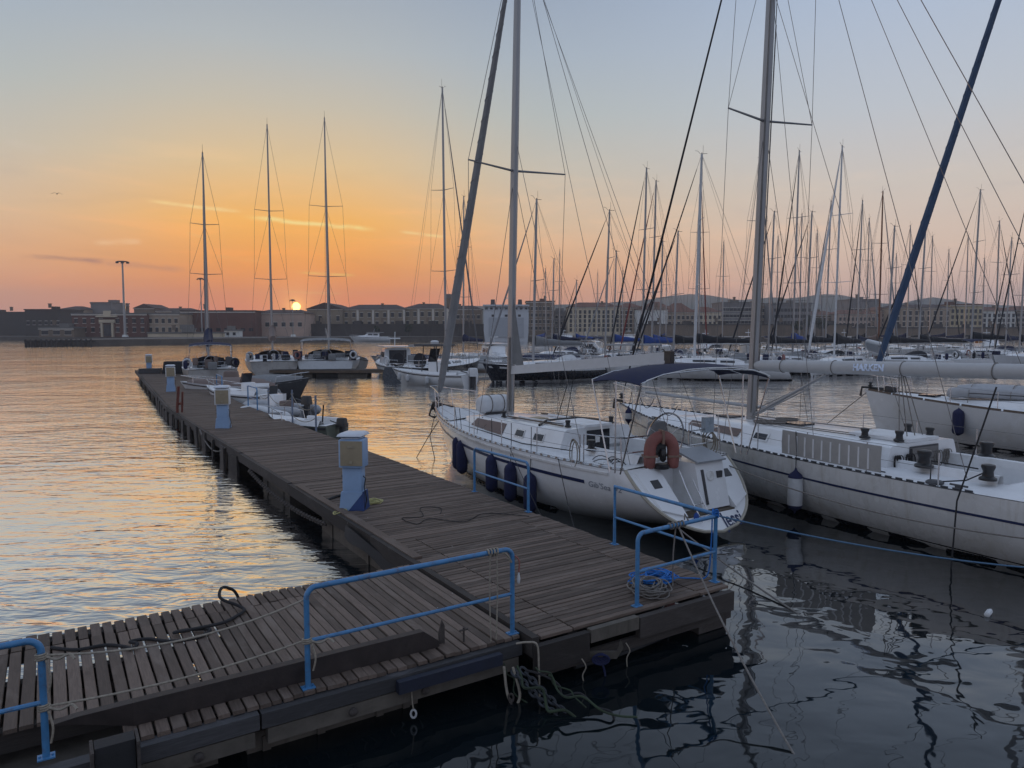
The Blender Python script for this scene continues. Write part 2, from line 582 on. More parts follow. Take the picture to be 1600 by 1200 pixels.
# ================================================================== water
def water_mat():
    m = bpy.data.materials.new('harbour_water')
    m.use_nodes = True
    nt = m.node_tree
    nt.nodes.clear()
    t = NT(nt)
    tc = t.n('ShaderNodeTexCoord')
    P = tc.outputs['Object']
    x, y, z = t.sep(P)
    # the basin between the piers lies in their lee: calmer than the open harbour left of the pier
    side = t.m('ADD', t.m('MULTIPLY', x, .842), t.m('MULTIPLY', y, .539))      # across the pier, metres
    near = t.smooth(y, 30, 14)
    calm_dim = t.m('MULTIPLY', t.smooth(side, 1.5, 7.5), near)
    # water at the gangway corner joins the mask, painting in its deep shade
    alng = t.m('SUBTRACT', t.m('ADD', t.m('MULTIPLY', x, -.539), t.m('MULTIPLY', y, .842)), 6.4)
    calm_dim = t.m('MAXIMUM', calm_dim, t.smooth(alng, 2.4, .8))
    rip = t.noise(t.vm('MULTIPLY', P, (.85, 1.9, 1)), 1.25, 3, .55, .35)
    rip2 = t.noise(t.vm('MULTIPLY', P, (1.0, 2.4, 1)), 4.2, 2, .5, .2)
    swell = t.noise(t.vm('MULTIPLY', P, (.45, .9, 1)), .42, 2, .5, .5)
    slow = t.noise(t.vm('MULTIPLY', P, (1.0, 1.15, 1)), .55, 2, .4, .5)
    patch = t.smooth(t.noise(P, .09, 2), .35, .65, .65, 1.15)
    hi = t.m('ADD', t.m('MULTIPLY', rip, .06), t.m('ADD', t.m('MULTIPLY', rip2, .0045), t.m('MULTIPLY', swell, .10)))
    hi = t.m('MULTIPLY', hi, patch)
    lo = t.m('ADD', t.m('MULTIPLY', slow, .05), t.m('MULTIPLY', t.noise(t.vm('MULTIPLY', P, (1, 1.3, 1)), 1.7, 2, .5, .3), .0075))
    h = t.m('ADD', t.m('MULTIPLY', hi, t.m('SUBTRACT', 1.0, calm_dim)), t.m('MULTIPLY', lo, calm_dim))
    bn = t.n('ShaderNodeBump')
    bn.inputs['Strength'].default_value = 1.0
    bn.inputs['Distance'].default_value = 1.0
    t.link(h, bn.inputs['Height'])
    lw = t.n('ShaderNodeLayerWeight')
    lw.inputs['Blend'].default_value = .5
    t.link(bn.outputs[0], lw.inputs['Normal'])
    R = t.m('ADD', t.m('MULTIPLY', t.m('POWER', lw.outputs['Facing'], 4.2), 1.75), .02)
    k = t.m('SUBTRACT', 2.0, t.m('MULTIPLY', calm_dim, 1.2))  # open water's reflection brightened, the basin's dimmed: brightness painted by place
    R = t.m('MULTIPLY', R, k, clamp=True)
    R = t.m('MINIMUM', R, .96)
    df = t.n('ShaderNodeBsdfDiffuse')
    t.link(t.mix(calm_dim, (.022, .028, .034), (.004, .0075, .0095)), df.inputs[0])  # body colour darker inside the mask, painted shade near the gangway
    gl = t.n('ShaderNodeBsdfGlossy')
    gl.inputs[0].default_value = (.97, .97, .97, 1)
    gl.inputs['Roughness'].default_value = .025
    t.link(bn.outputs[0], gl.inputs['Normal'])
    bs = t.n('ShaderNodeMixShader')
    t.link(R, bs.inputs[0])
    t.link(df.outputs[0], bs.inputs[1])
    t.link(gl.outputs[0], bs.inputs[2])
    out = t.n('ShaderNodeOutputMaterial')
    t.link(bs.outputs[0], out.inputs[0])
    return m


w = MB()
w.grid([[(x, y, 0) for x in (-1400, -300, 0, 300, 1400)] for y in (-20, 40, 150, 500, 1800)])
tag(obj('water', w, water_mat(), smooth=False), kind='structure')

# ================================================================== hills beyond the town
M_hill = mat('wooded_hill', (.05, .065, .045), .95, var=.3, nscale=.02)
def hills():
    prof = [(540, 486), (620, 482), (700, 478), (800, 478), (880, 476), (950, 474), (1000, 470), (1045, 463), (1075, 460), (1100, 461), (1135, 467), (1160, 469), (1200, 465), (1225, 467),
            (1255, 464), (1285, 460), (1310, 461), (1345, 468), (1375, 474), (1400, 476), (1430, 468), (1455, 465), (1480, 468), (1510, 474), (1560, 477), (1640, 480), (1800, 484)]
    rows = [[], [], [], []]
    y = 1500.0
    for i in range(len(prof) - 1):
        (u0, v0), (u1, v1) = prof[i], prof[i + 1]
        n = 6
        for k in range(n):
            u = u0 + (u1 - u0) * k / n
            v = v0 + (v1 - v0) * k / n + .8 * mnoise.noise((u * .05, 3.1, 0)) + .5 * mnoise.noise((u * .2, 7, 0))
            X = (u - 800) / FPX * y
            zt = CAM_H + (515 - v) / FPX * y
            dy = 60 * mnoise.noise((u * .01, 0, 0))
            rows[0].append((X, y - 160 + dy, -.5))
            rows[1].append((X, y - 60 + dy * .6, zt * .62 + 4 * mnoise.noise((u * .08, 1, 0))))
            rows[2].append((X, y, zt))
            rows[3].append((X, y + 150, -.5))
    b = MB()
    b.grid(rows)
    tag(obj('hills', b, M_hill, smooth=True, angle=80), kind='structure')
hills()

# ================================================================== quays
M_quay = mat('quay_stone', (.12, .10, .085), .9, var=.3, nscale=.3, dirt=(.05, .045, .04), dirt_scale=.15, dirt_amt=.8)
def quay():
    pts = [G(42, 541.5), G(250, 539), G(480, 534.5), G(600, 533), G(760, 532)]
    front = [(p.x, p.y) for p in pts] + [(60, 262), (140, 262), (420, 262)]
    back = [(p[0], 600) for p in front]
    b = MB()
    poly = [(x, y, -2) for x, y in front] + [(x, y, -2) for x, y in reversed(back)]
    b.slab(poly, (0, 0, 3.6))
    tag(obj('quay', b, M_quay, smooth=False), kind='structure')
    f = MB()
    f.slab([(-420, 300, -2), (-128, 300, -2), (-128, 600, -2), (-420, 600, -2)], (0, 0, 3.3))
    tag(obj('fort_quay', f, M_quay, smooth=False), kind='structure')
quay()

# ================================================================== far buildings
def bmat(name, c, dark=None):
    if sum(c) > .7:
        c = tuple(min(.7, k * 1.35) for k in c)
    return mat(name, c, .9, var=.12, nscale=.25, dirt=dark or tuple(k * .6 for k in c), dirt_scale=.12, dirt_amt=.6)

B_brick = bmat('dark_red_brick', (.15, .07, .055))
B_beige = bmat('beige_render', (.30, .23, .17))
B_fort = bmat('old_fort_stone', (.07, .06, .055))
B_ochre = bmat('ochre_render', (.27, .215, .155))
B_brown = bmat('brown_render', (.20, .15, .11))
B_cream = bmat('cream_render', (.45, .38, .28))
B_white = bmat('pale_render', (.56, .54, .50))
B_grey = bmat('grey_render', (.22, .21, .21))
B_pink = bmat('pinkish_render', (.36, .26, .21))
B_yellow = bmat('yellow_render', (.36, .29, .17))
B_roof = bmat('terracotta_roof', (.16, .075, .05))
B_roofd = bmat('dark_tile_roof', (.07, .045, .04))
B_flat = bmat('flat_roof', (.18, .17, .16))
B_win = mat('far_window', (.02, .02, .024), .2)
B_trim = bmat('pale_trim', (.46, .42, .37))
B_shut = bmat('dark_shutter', (.04, .04, .04))

WINCACHE = {}


def window_mesh(w, h):
    k = (round(w, 2), round(h, 2))
    if k not in WINCACHE:
        b = MB()
        b.box((0, .05, 0), (w, .1, h))
        WINCACHE[k] = b.mesh('window', B_win, smooth=False)
        f = MB()
        f.box((0, .03, h / 2 + .12), (w + .3, .14, .2))
        f.box((0, .03, -h / 2 - .1), (w + .4, .2, .16))
        WINCACHE[(k, 'f')] = f.mesh('window_frame', B_trim, smooth=False)
    return WINCACHE[k], WINCACHE[(k, 'f')]


def building(name, label, u0, u1, vt, y, wall, roof='flat', roofm=None, rows=0, cols=0, wsize=(1.1, 1.7), z0=1.6, depth=16, wz=(.12, .9), trim=True, cat='building', roof_h=2.6, skip=(), pil=0):
    x0, x1 = (u0 - 800) / FPX * y, (u1 - 800) / FPX * y
    zt = CAM_H + (515 - vt) / FPX * y
    W, cx = x1 - x0, (x0 + x1) / 2
    root = thing(name, label, cat, (cx, y, z0))
    root['kind'] = 'thing'
    H = zt - z0
    hw = H - (roof_h if roof in ('hip', 'gable') else 0)
    b = MB()
    b.box((0, depth / 2, hw / 2), (W, depth, hw))
    obj('wall', b, wall, root, smooth=False)
    r = MB()
    e = .5
    if roof == 'flat':
        r.box((0, depth / 2, hw + .25), (W + .5, depth + .5, .5))
        for k in range(max(1, int(W / 14))):
            rx = -W / 2 + (k + .3 + .4 * random.random()) * W / max(1, int(W / 14))
            r.box((rx, depth * .5, hw + 1.1), (1.5 + random.random() * 2.5, 3, 1.3))
    elif roof == 'hip':
        k = min(W * .35, roof_h * 2.2)
        r.hexa([(-W / 2 - e, -e, hw), (W / 2 + e, -e, hw), (W / 2 + e, depth + e, hw), (-W / 2 - e, depth + e, hw),
                (-W / 2 + k, depth * .45, hw + roof_h), (W / 2 - k, depth * .45, hw + roof_h), (W / 2 - k, depth * .55, hw + roof_h), (-W / 2 + k, depth * .55, hw + roof_h)])
    else:
        r.add([(-W / 2 - e, -e, hw), (W / 2 + e, -e, hw), (W / 2 + e, depth + e, hw), (-W / 2 - e, depth + e, hw), (0, -e, hw + roof_h), (0, depth + e, hw + roof_h)],
              [(0, 1, 4), (2, 3, 5), (1, 2, 5, 4), (3, 0, 4, 5), (3, 2, 1, 0)])
    ro = obj('roof', r, roofm or B_flat, root, smooth=False)
    if roof in ('hip', 'flat') and W > 12:
        for q in range(max(1, int(W / 18))):
            ch = MB()
            cxx = -W / 2 + W * (q + .5 + .5 * (random.random() - .5)) / max(1, int(W / 18))
            ch.box((cxx, depth * .3, hw + roof_h * .75), (.9, .9, 1.6))
            ch.box((cxx, depth * .3, hw + roof_h * .75 + .9), (1.2, 1.2, .2))
            obj('chimney', ch, B_brown, ro, smooth=False)
    if trim:
        c = MB()
        c.box((0, -.12, hw - .25), (W + .3, .25, .35))
        obj('cornice', c, B_trim if wall not in (B_fort, B_grey) else B_grey, root, smooth=False)
    if rows and cols:
        wm, fm = window_mesh(*wsize)
        for i in range(rows):
            for j in range(cols):
                if (i, j) in skip:
                    continue
                zz = hw * (wz[0] + (wz[1] - wz[0]) * ((rows - 1 - i) + .5) / rows)
                xx = -W / 2 + W * (j + .5) / cols
                o = link('window', wm, root, (xx, -.06, zz))
                if wsize[1] > 1.2 and rows * cols < 40:
                    link('window_frame', fm, o, (0, 0, 0))
    if pil:
        for j in range(pil + 1):
            p = MB()
            p.box((-W / 2 + W * j / pil, -.15, hw / 2), (.9, .3, hw - .6))
            obj('pilaster', p, B_trim, root, smooth=False)
    return root, W, hw


building('stone_fort', 'long dark stone fortress wall at the far left shore behind the jetty tip', -60, 60, 489, 330, B_fort, 'flat', B_fort, 0, 0, depth=30, trim=False, cat='fort')
building('harbour_shed', 'dark flat-topped quay block between the fort and the red brick offices', 42, 98, 485, 300, B_fort, 'flat', B_fort, 1, 6, (.9, 1.4), trim=False)
building('low_pavilion', 'low shed with long overhanging roof on the jetty beside the brick offices', 63, 117, 513, 255, B_brown, 'flat', B_flat, 1, 3, (2.2, 1.4), depth=10)
r, W, hw = building('brick_office', 'red brick harbour office with a white framed entrance portal', 115, 231, 491, 262, B_brick, 'flat', B_flat, 2, 9, (1.1, 1.6), skip=((0, 4), (1, 4)))
p = MB()
for sx in (-1, 1):
    p.box((sx * 1.9 - .6, -.35, 2.6), (.7, .7, 5.2))
p.box((-.6, -.35, 5.6), (5.6, .7, 1.1))
p.box((-.6, -.5, 7.3), (7.4, 1.0, .5))
p.box((-.6, -.2, 8.4), (2.6, .4, 1.8))
obj('entrance_portal', p, B_cream, r, smooth=False)
p = MB()
p.box((-.6, -.1, 2.4), (2.6, .3, 4.2))
obj('door', p, B_win, r, smooth=False)
building('beige_office', 'beige two-storey block joined to the right of the brick harbour office', 232, 282, 491, 264, B_beige, 'flat', B_flat, 2, 5, (1.1, 1.6))
building('roof_house', 'pale rooftop house with dark windows above the left shed', 94, 128, 478, 330, B_beige, 'hip', B_roofd, 1, 4, (1.0, 1.6), roof_h=1.6)
building('roof_house', 'blocky apartment house rising behind the left half of the brick office', 145, 177, 474, 340, B_grey, 'flat', B_flat, 1, 4, (1.2, 1.4))
building('roof_house', 'gabled house rising behind the right half of the brick office', 212, 244, 475, 335, B_brown, 'gable', B_roofd, 1, 3, (1.0, 1.4), roof_h=2)
building('roof_house', 'tan flat house behind the beige office block', 246, 300, 481, 335, B_beige, 'hip', B_roofd, 1, 6, (1.0, 1.5), roof_h=1.5)
building('red_warehouse', 'long low dark red warehouse left of the setting sun', 285, 400, 487, 275, B_brick, 'flat', B_roofd, 1, 9, (1.6, 1.2), wz=(.05, .5))
building('pink_warehouse', 'low reddish warehouse directly under the setting sun', 400, 476, 483.5, 282, B_pink, 'hip', B_roofd, 1, 6, (1.5, 1.6), roof_h=1.4)
building('white_kiosk', 'small pale kiosk on the quay in front of the long red warehouse', 352, 372, 517, 262, B_white, 'flat', B_flat, 1, 2, (1.0, 1.0), depth=5)
building('quay_wall', 'long dark retaining wall under the ochre warehouses', 474, 756, 508, 292, B_fort, 'flat', B_fort, 0, 0, depth=6, trim=False, cat='wall')
building('ochre_warehouse', 'ochre gable-ended warehouse just right of the sun', 481, 536, 473, 300, B_ochre, 'gable', B_roofd, 1, 4, (1.2, 2.0), wz=(.45, .85), depth=30, roof_h=2.6)
building('ochre_warehouse', 'long ochre warehouse with pale pilasters between the gable-ended one and the furled jib', 536, 632, 475, 302, B_ochre, 'hip', B_roofd, 2, 8, (1.2, 1.8), wz=(.3, .95), depth=24, roof_h=2.2, pil=4)
building('ochre_warehouse', 'ochre warehouse with arched shadow roof, rightmost of the pilastered row', 632, 700, 473.5, 304, B_ochre, 'hip', B_roofd, 2, 6, (1.2, 1.8), wz=(.3, .95), depth=24, roof_h=2.2, pil=3)
building('brick_tower', 'small square tower rising behind the ochre warehouses', 696, 708, 466, 320, B_brown, 'flat', B_flat, 0, 0, depth=4, trim=False, cat='tower')
building('brown_block', 'brown stepped block left of the white ferry', 704, 752, 477, 305, B_brown, 'hip', B_roofd, 2, 6, (1.1, 1.5), roof_h=1.6)
building('brown_palazzo', 'tall brown apartment block right behind the white ferry', 822, 866, 472, 330, B_brown, 'flat', B_roof, 4, 7, (1.0, 1.5))
building('grey_house', 'narrow grey house between the brown and cream apartment blocks', 866, 887, 487, 340, B_grey, 'flat', B_flat, 3, 3, (1.0, 1.4))
building('cream_palazzo', 'cream five-storey palazzo behind the boom of the nearest sloop', 888, 968, 472, 320, B_cream, 'hip', B_roof, 5, 11, (1.05, 1.55), roof_h=2.2)
building('cream_palazzo', 'cream palazzo with scaffold-grey base adjoining the five-storey one', 968, 1002, 473, 324, B_beige, 'hip', B_roof, 5, 5, (1.05, 1.55), roof_h=2.2)
building('white_screened_block', 'house front covered by pale scaffolding sheets', 996, 1042, 484, 315, B_white, 'flat', B_roof, 0, 0)
building('domed_block', 'tan house with a stepped terracotta roof behind the pale scaffolding', 1008, 1046, 471, 345, B_beige, 'hip', B_roof, 1, 6, (1.0, 1.4), roof_h=3)
building('terracotta_house', 'tan palazzo under a broad terracotta hip roof', 1042, 1084, 473, 318, B_beige, 'hip', B_roof, 3, 6, (1.1, 1.6), roof_h=4.2)
building('terracotta_house', 'low cream house under a red roof in front of the hills', 1084, 1126, 479, 322, B_cream, 'hip', B_roof, 3, 6, (1.1, 1.5), roof_h=2.4)
building('glass_block', 'dark modern block with ribbon windows left of the second mast', 1126, 1180, 474, 326, B_grey, 'flat', B_flat, 4, 9, (1.5, 1.3))
building('grey_palazzo', 'plain grey palazzo hidden partly by the second mast', 1176, 1207, 476, 330, B_beige, 'flat', B_roof, 4, 5, (1.1, 1.5))
building('modern_hotel', 'pale modern block of four window bands right of the second mast', 1207, 1265, 475, 318, B_grey, 'flat', B_flat, 4, 11, (1.2, 1.3))
building('ochre_row_house', 'brownish row house behind the dark trees', 1265, 1310, 485, 330, B_brown, 'hip', B_roof, 3, 7, (1.0, 1.4), roof_h=2)
building('pink_row_house', 'pinkish row house with three floors of windows behind the varnished mast', 1308, 1366, 484, 322, B_pink, 'hip', B_roof, 3, 9, (1.0, 1.5), roof_h=2)
building('tower_block', 'grey apartment tower standing above the row houses', 1326, 1370, 469, 360, B_grey, 'flat', B_flat, 2, 7, (1.1, 1.4))
building('narrow_house', 'narrow terracotta-topped house left of the long tan palazzo', 1366, 1398, 479, 326, B_pink, 'hip', B_roof, 4, 4, (1.0, 1.4), roof_h=1.8)
building('tan_palazzo', 'long tan palazzo with five floors right of the blue furled jib', 1396, 1482, 475, 316, B_beige, 'hip', B_roofd, 4, 9, (1.1, 1.8), roof_h=1.6)
building('yellow_house', 'yellow four-floor house beside the long tan palazzo', 1482, 1532, 477, 316, B_yellow, 'flat', B_roof, 4, 7, (1.1, 1.6))
building('pale_house', 'pale grey house at the right end of the waterfront row', 1532, 1584, 479, 318, B_white, 'hip', B_roof, 4, 7, (1.1, 1.5), roof_h=1.8)
building('pale_house', 'grey-brown house cut by the right edge of the view', 1584, 1650, 478, 322, B_brown, 'hip', B_roof, 4, 8, (1.1, 1.5), roof_h=1.8)
building('quay_wall', 'long low dark wall along the right waterfront under the houses', 1000, 1330, 508, 300, B_brown, 'flat', B_fort, 0, 0, depth=5, trim=False, cat='wall')
building('quay_wall', 'low shadowed wall along the waterfront at the far right', 1330, 1650, 513, 300, B_brown, 'flat', B_fort, 0, 0, depth=5, trim=False, cat='wall')

building('quay_wall', 'low pale wall on the quay in front of the beige office block', 232, 350, 521, 256, B_cream, 'flat', B_flat, 0, 0, depth=1.5, trim=False, cat='wall')
building('quay_shed', 'small pale shed beside the low pale quay wall', 284, 300, 515, 258, B_cream, 'flat', B_flat, 1, 2, (.9, 1.0), depth=4, trim=False)
# ------------------------------------------------------------------ ferry moored stern-to
def ferry():
    y = 268.0
    x0, x1 = (756 - 800) / FPX * y, (826 - 800) / FPX * y
    W, cx = x1 - x0, (x0 + x1) / 2
    root = thing('ferry', 'large white ferry moored stern-on at the far quay behind the first mast', 'ferry', (cx, y, 0))
    hullm = mat('ferry_white', (.58, .60, .63), .5, var=.05, dirt=(.4, .4, .4), dirt_scale=.1, dirt_amt=.4)
    b = MB()
    b.grid([[(-W / 2 * .94, 0, -1), (-W / 2, 0, 3), (-W / 2, 0, 10.5)], [(-W / 2, 30, -1), (-W / 2, 30, 3), (-W / 2, 30, 10.5)]])
    b.grid([[(W / 2, 30, -1), (W / 2, 30, 3), (W / 2, 30, 10.5)], [(W / 2 * .94, 0, -1), (W / 2, 0, 3), (W / 2, 0, 10.5)]])
    b.add([(-W / 2 * .94, 0, -1), (W / 2 * .94, 0, -1), (W / 2, 0, 3), (W / 2, 0, 10.5), (-W / 2, 0, 10.5), (-W / 2, 0, 3)], [(0, 1, 2, 3, 4, 5)])
    b.add([(-W / 2, 0, 10.5), (W / 2, 0, 10.5), (W / 2, 30, 10.5), (-W / 2, 30, 10.5)], [(0, 1, 2, 3)])
    obj('hull', b, hullm, root, smooth=False)
    b = MB()
    b.box((0, -.1, 5.0), (W * .78, .3, 7.2))
    obj('stern_ramp', b, mat('ferry_ramp_grey', (.42, .44, .47), .6, var=.08), root, smooth=False)
    b = MB()
    b.box((0, 12, 11.6), (W * .98, 20, 2.2))
    obj('superstructure', b, hullm, root, smooth=False)
    b = MB()
    b.box((0, 1.6, 13.1), (W * 1.04, 2.4, .5))
    obj('bridge_deck', b, hullm, root, smooth=False)
    wm = MB()
    wm.box((0, 0, 0), (1.0, .2, .8))
    wme = wm.mesh('window', B_win, smooth=False)
    for i in range(9):
        link('window', wme, root, (-W / 2 + W * (i + .5) / 9, 1.95, 11.9))
    for i in range(3):
        link('window', wme, root, (-W / 2 + W * (i + .7) / 3.4, -.06, 9.3))
    b = MB()
    b.tube([(1.5, 8, 13), (1.5, 8, 24)], [.5, .2], 6)
    for zz, ww in ((16, 3.2), (18, 2.6), (20.5, 1.6)):
        b.box((1.5, 8, zz), (ww, .4, .3))
    b.tube([(1.5, 8, 24), (1.5, 8, 28)], .09, 4)
    obj('radar_mast', b, M_whitecan, root)
    for sx in (-.62, .62):
        b = MB()
        b.box((sx * W * .5, 9, 14), (1.8, 3, 3), taper=.8)
        obj('funnel', b, M_dkgrey, root, smooth=False)
    b = MB()
    for i in range(15):
        b.box((-W / 2 + W * i / 14, .3, 11.1), (.08, .08, 1.1))
    b.box((0, .3, 11.65), (W, .1, .1))
    obj('stern_rail', b, M_whitecan, root, smooth=False)
ferry()

# ------------------------------------------------------------------ floodlight poles on the quay
def light_pole(label, u, vt, y, r0=.5, hs=1.0):
    x = (u - 800) / FPX * y
    zt = CAM_H + (515 - vt) / FPX * y
    root = thing('light_pole', label, 'light pole', (x, y, 1.6), 0, 'floodlight poles on the far quay')
    b = MB()
    b.tube([(0, 0, 0), (0, 0, zt - 1.6)], [r0, r0 * .55], 8)
    obj('pole', b, M_alu, root)
    b = MB()
    b.lathe([(.3 * hs, 0), (1.7 * hs, .15), (1.7 * hs, .35), (.3 * hs, .5)], 10, Matrix.Translation((0, 0, zt - 1.6)))
    hd = obj('head_frame', b, M_dkgrey, root)
    for k in range(6):
        a = k * PI / 3
        b = MB()
        b.box((1.9 * hs * math.cos(a), 1.9 * hs * math.sin(a), zt - 1.7), (.7 * hs, .7 * hs, .5 * hs))
        obj('floodlight', b, M_dkgrey, hd, smooth=False)
    b = MB()
    b.box((0, 0, .4), (1.6, 1.6, .8), taper=.8)
    obj('base', b, B_white, root, smooth=False)
light_pole('tall floodlight pole standing before the red brick harbour office', 197, 411, 258)
light_pole('thin floodlight pole seen just left of the leftmost mast', 317, 437, 268, .3, .6)
light_pole('short floodlight pole rising beside the setting sun', 459, 470, 275, .14, .5)

# ------------------------------------------------------------------ jetty end details: piles under the left quay tip
def jetty_piles():
    a, b_ = G(42, 541.5), G(250, 539)
    root = thing('jetty_fence', 'row of dark fender piles along the tip of the far left jetty', 'jetty fence', (a.x, a.y, 0))
    for k in range(14):
        p = (b_ - a) * (k / 14) * .5
        m = MB()
        m.tube([(p.x, p.y - .4, -1), (p.x, p.y - .4, 1.75)], .28, 6)
        obj('pile', m, M_beam, root)
    m = MB()
    q = (b_ - a) * .5
    m.tube([(0, -.4, 1.2), (q.x, q.y - .4, 1.2)], .12, 4)
    obj('rail', m, M_beam, root)
jetty_piles()

# ------------------------------------------------------------------ trees by the right waterfront
M_leaf = mat('dark_foliage', (.035, .05, .025), .9, var=.5, nscale=.8)
M_bark = mat('bark', (.08, .06, .045), .9)
def tree(label, u, vt, y, wpx, seed):
    rnd = random.Random(seed)
    x = (u - 800) / FPX * y
    zt = CAM_H + (515 - vt) / FPX * y - 1.6
    rw = wpx / FPX * y / 2
    root = thing('tree', label, 'tree', (x, y, 1.6), 0, 'trees along the right waterfront')
    b = MB()
    b.tube([(0, 0, 0), (.1, 0, zt * .35), (-.1, .1, zt * .7)], [.3, .22, .08], 6)
    for k in range(4):
        a = k * 1.7
        b.tube([(0, 0, zt * .35), (rw * .5 * math.cos(a), rw * .5 * math.sin(a), zt * .7)], [.14, .04], 5)
    obj('trunk', b, M_bark, root)
    c = MB()
    cl = [(rnd.uniform(-.6, .6) * rw, rnd.uniform(-.6, .6) * rw, zt * rnd.uniform(.45, .8), rw * rnd.uniform(.3, .55)) for _ in range(9)]
    for k in range(700):
        cx, cy, cz, r = rnd.choice(cl)
        v = Vector((rnd.gauss(0, 1), rnd.gauss(0, 1), rnd.gauss(0, .8))).normalized() * r * rnd.uniform(.6, 1.08)
        p = Vector((cx, cy, cz)) + v
        s = rnd.uniform(.18, .42)
        n = Vector((rnd.gauss(0, 1), rnd.gauss(0, 1), rnd.gauss(0, 1))).normalized()
        e1 = n.orthogonal().normalized() * s
        e2 = n.cross(e1)
        c.add([p + e1, p + e2, p - e1, p - e2 * .6], [(0, 1, 2, 3)])
    obj('crown', c, M_leaf, root, smooth=False)
for lab, u, vt, wd in (('broad dark tree in front of the row houses, right of the modern block', 1262, 491, 26), ('dark round tree beside the tallest white mast', 1282, 494, 22),
                       ('low dark tree near the end of the modern block', 1243, 499, 16), ('small dark tree at the foot of the tan palazzo', 1390, 505, 12),
                       ('bushy dark tree by the quay near the ochre warehouse', 640, 505, 14), ('small bush-like tree on the wall below the ochre gable', 590, 506, 9)):
    tree(lab, u, vt, 290 if u > 800 else 288, wd, u)

# ------------------------------------------------------------------ haze over the harbour
def haze():
    b = MB()
    b.box((0, 902, 47), (2840, 1854, 100))
    o = obj('haze', b, None, smooth=False)
    m = bpy.data.materials.new('evening_haze')
    m.use_nodes = True
    nt = m.node_tree
    nt.nodes.clear()
    t = NT(nt)
    v = t.n('ShaderNodeVolumePrincipled')
    v.inputs['Color'].default_value = (.86, .88, .95, 1)
    v.inputs['Density'].default_value = .00042
    v.inputs['Anisotropy'].default_value = .35
    out = t.n('ShaderNodeOutputMaterial')
    t.link(v.outputs[0], out.inputs['Volume'])
    o.data.materials.append(m)
    tag(o, kind='stuff')
HAZE = True

# ================================================================== main pier
DECK = .6
SP = 1.09                                    # metres per deck unit
O = G(845, 998, DECK)                        # near left corner of the pier
A = Vector((-.539, .842, 0)) * SP                # along the pier, away
C = Vector((.842, .539, 0)) * SP                 # across the pier, to the right
PA = math.atan2(C.y, C.x)                    # angle of local x (across)
L1 = 27.4
A2 = Vector((-.4905, .8714, 0)) * SP
C2 = Vector((.8714, .4905, 0)) * SP


def pier_pt(a, c, z=0.0):
    """a metres along, c metres across, z above the deck"""
    if a <= L1:
        p = O + A * a + C * c
    else:
        p = O + A * L1 + C * 0 + A2 * (a - L1) + C2 * c
    return Vector((p.x, p.y, DECK + z))


PMESH = {}


def plank_mesh(l, w, t, m, seed=0):
    """one board: chamfered long edges, slightly ragged ends"""
    k = (round(l, 2), round(w, 3), m.name, seed)
    if k not in PMESH:
        rnd = random.Random(seed + int(l * 100))
        b = MB()
        ch = .006
        prof = [(-w / 2, -t), (w / 2, -t), (w / 2, -ch), (w / 2 - ch, 0), (-w / 2 + ch, 0), (-w / 2, -ch)]
        rows = []
        for x in (-l / 2, -l / 6, l / 6, l / 2):
            e = rnd.uniform(-.006, .006)
            dz = rnd.uniform(-.003, .003)
            rows.append([(x + (e if abs(x) == l / 2 else 0), py + e * .5, pz + dz) for py, pz in prof])
        b.grid(rows, closed=True)
        b.f.append(tuple(reversed(range(6))))
        b.f.append(tuple(18 + i for i in range(6)))
        PMESH[k] = b.mesh('plank', m, smooth=False)
    return PMESH[k]


def board(parent, a, c0, c1, width, jig=.006, m=None, along=False, dz=0.0):
    """a plank lying across the pier at a, from c0 to c1 (along=True: along it)"""
    ln = abs(c1 - c0) * SP
    me = plank_mesh(ln, width * SP, .038, m or M_plank, random.randrange(4))
    o = link('plank', me, parent)
    p = pier_pt(a, (c0 + c1) / 2) - parent.location
    ang = PA if a <= L1 else math.atan2(C2.y, C2.x)
    o.location = (p.x, p.y, DECK - parent.location.z + random.uniform(-jig, jig) + dz)
    o.rotation_euler = (random.gauss(0, .006), random.gauss(0, .0015), ang + random.gauss(0, .0022))
    return o


pier = thing('pier', 'long weathered plank pier running away to the moored yachts', 'pier', (O.x, O.y, 0))
WP = 3.0
pitch = .096
a = .08
count = 0
far = MB()
while a < L1 + 33:
    wdt = pitch - random.uniform(.010, .017)
    if a < 4.2:
        board(pier, a, .03, .46, wdt)
        board(pier, a, .475, 2.46, wdt)
        board(pier, a, 2.475, 2.99, wdt)
        count += 3
    elif count < 298:
        board(pier, a, .02, WP - .02, wdt)
        count += 1
    else:
        ang = PA if a <= L1 else math.atan2(C2.y, C2.x)
        p = pier_pt(a, WP / 2, -.019 + random.uniform(-.004, .004))
        far.box(p - pier.location, ((WP - random.uniform(.02, .09)) * SP, wdt * SP, .038), ang + random.gauss(0, .003))
    a += pitch
PIER_END = a
tag(obj('far_planks', far, M_plank, pier, smooth=False), kind='stuff')
# loose repair boards and cover plates lying on the deck
for aa, c0, c1, ww, ang in ((4.9, 2.5, 3.0, .5, 0), (13.3, .1, .95, .55, 0)):
    pass
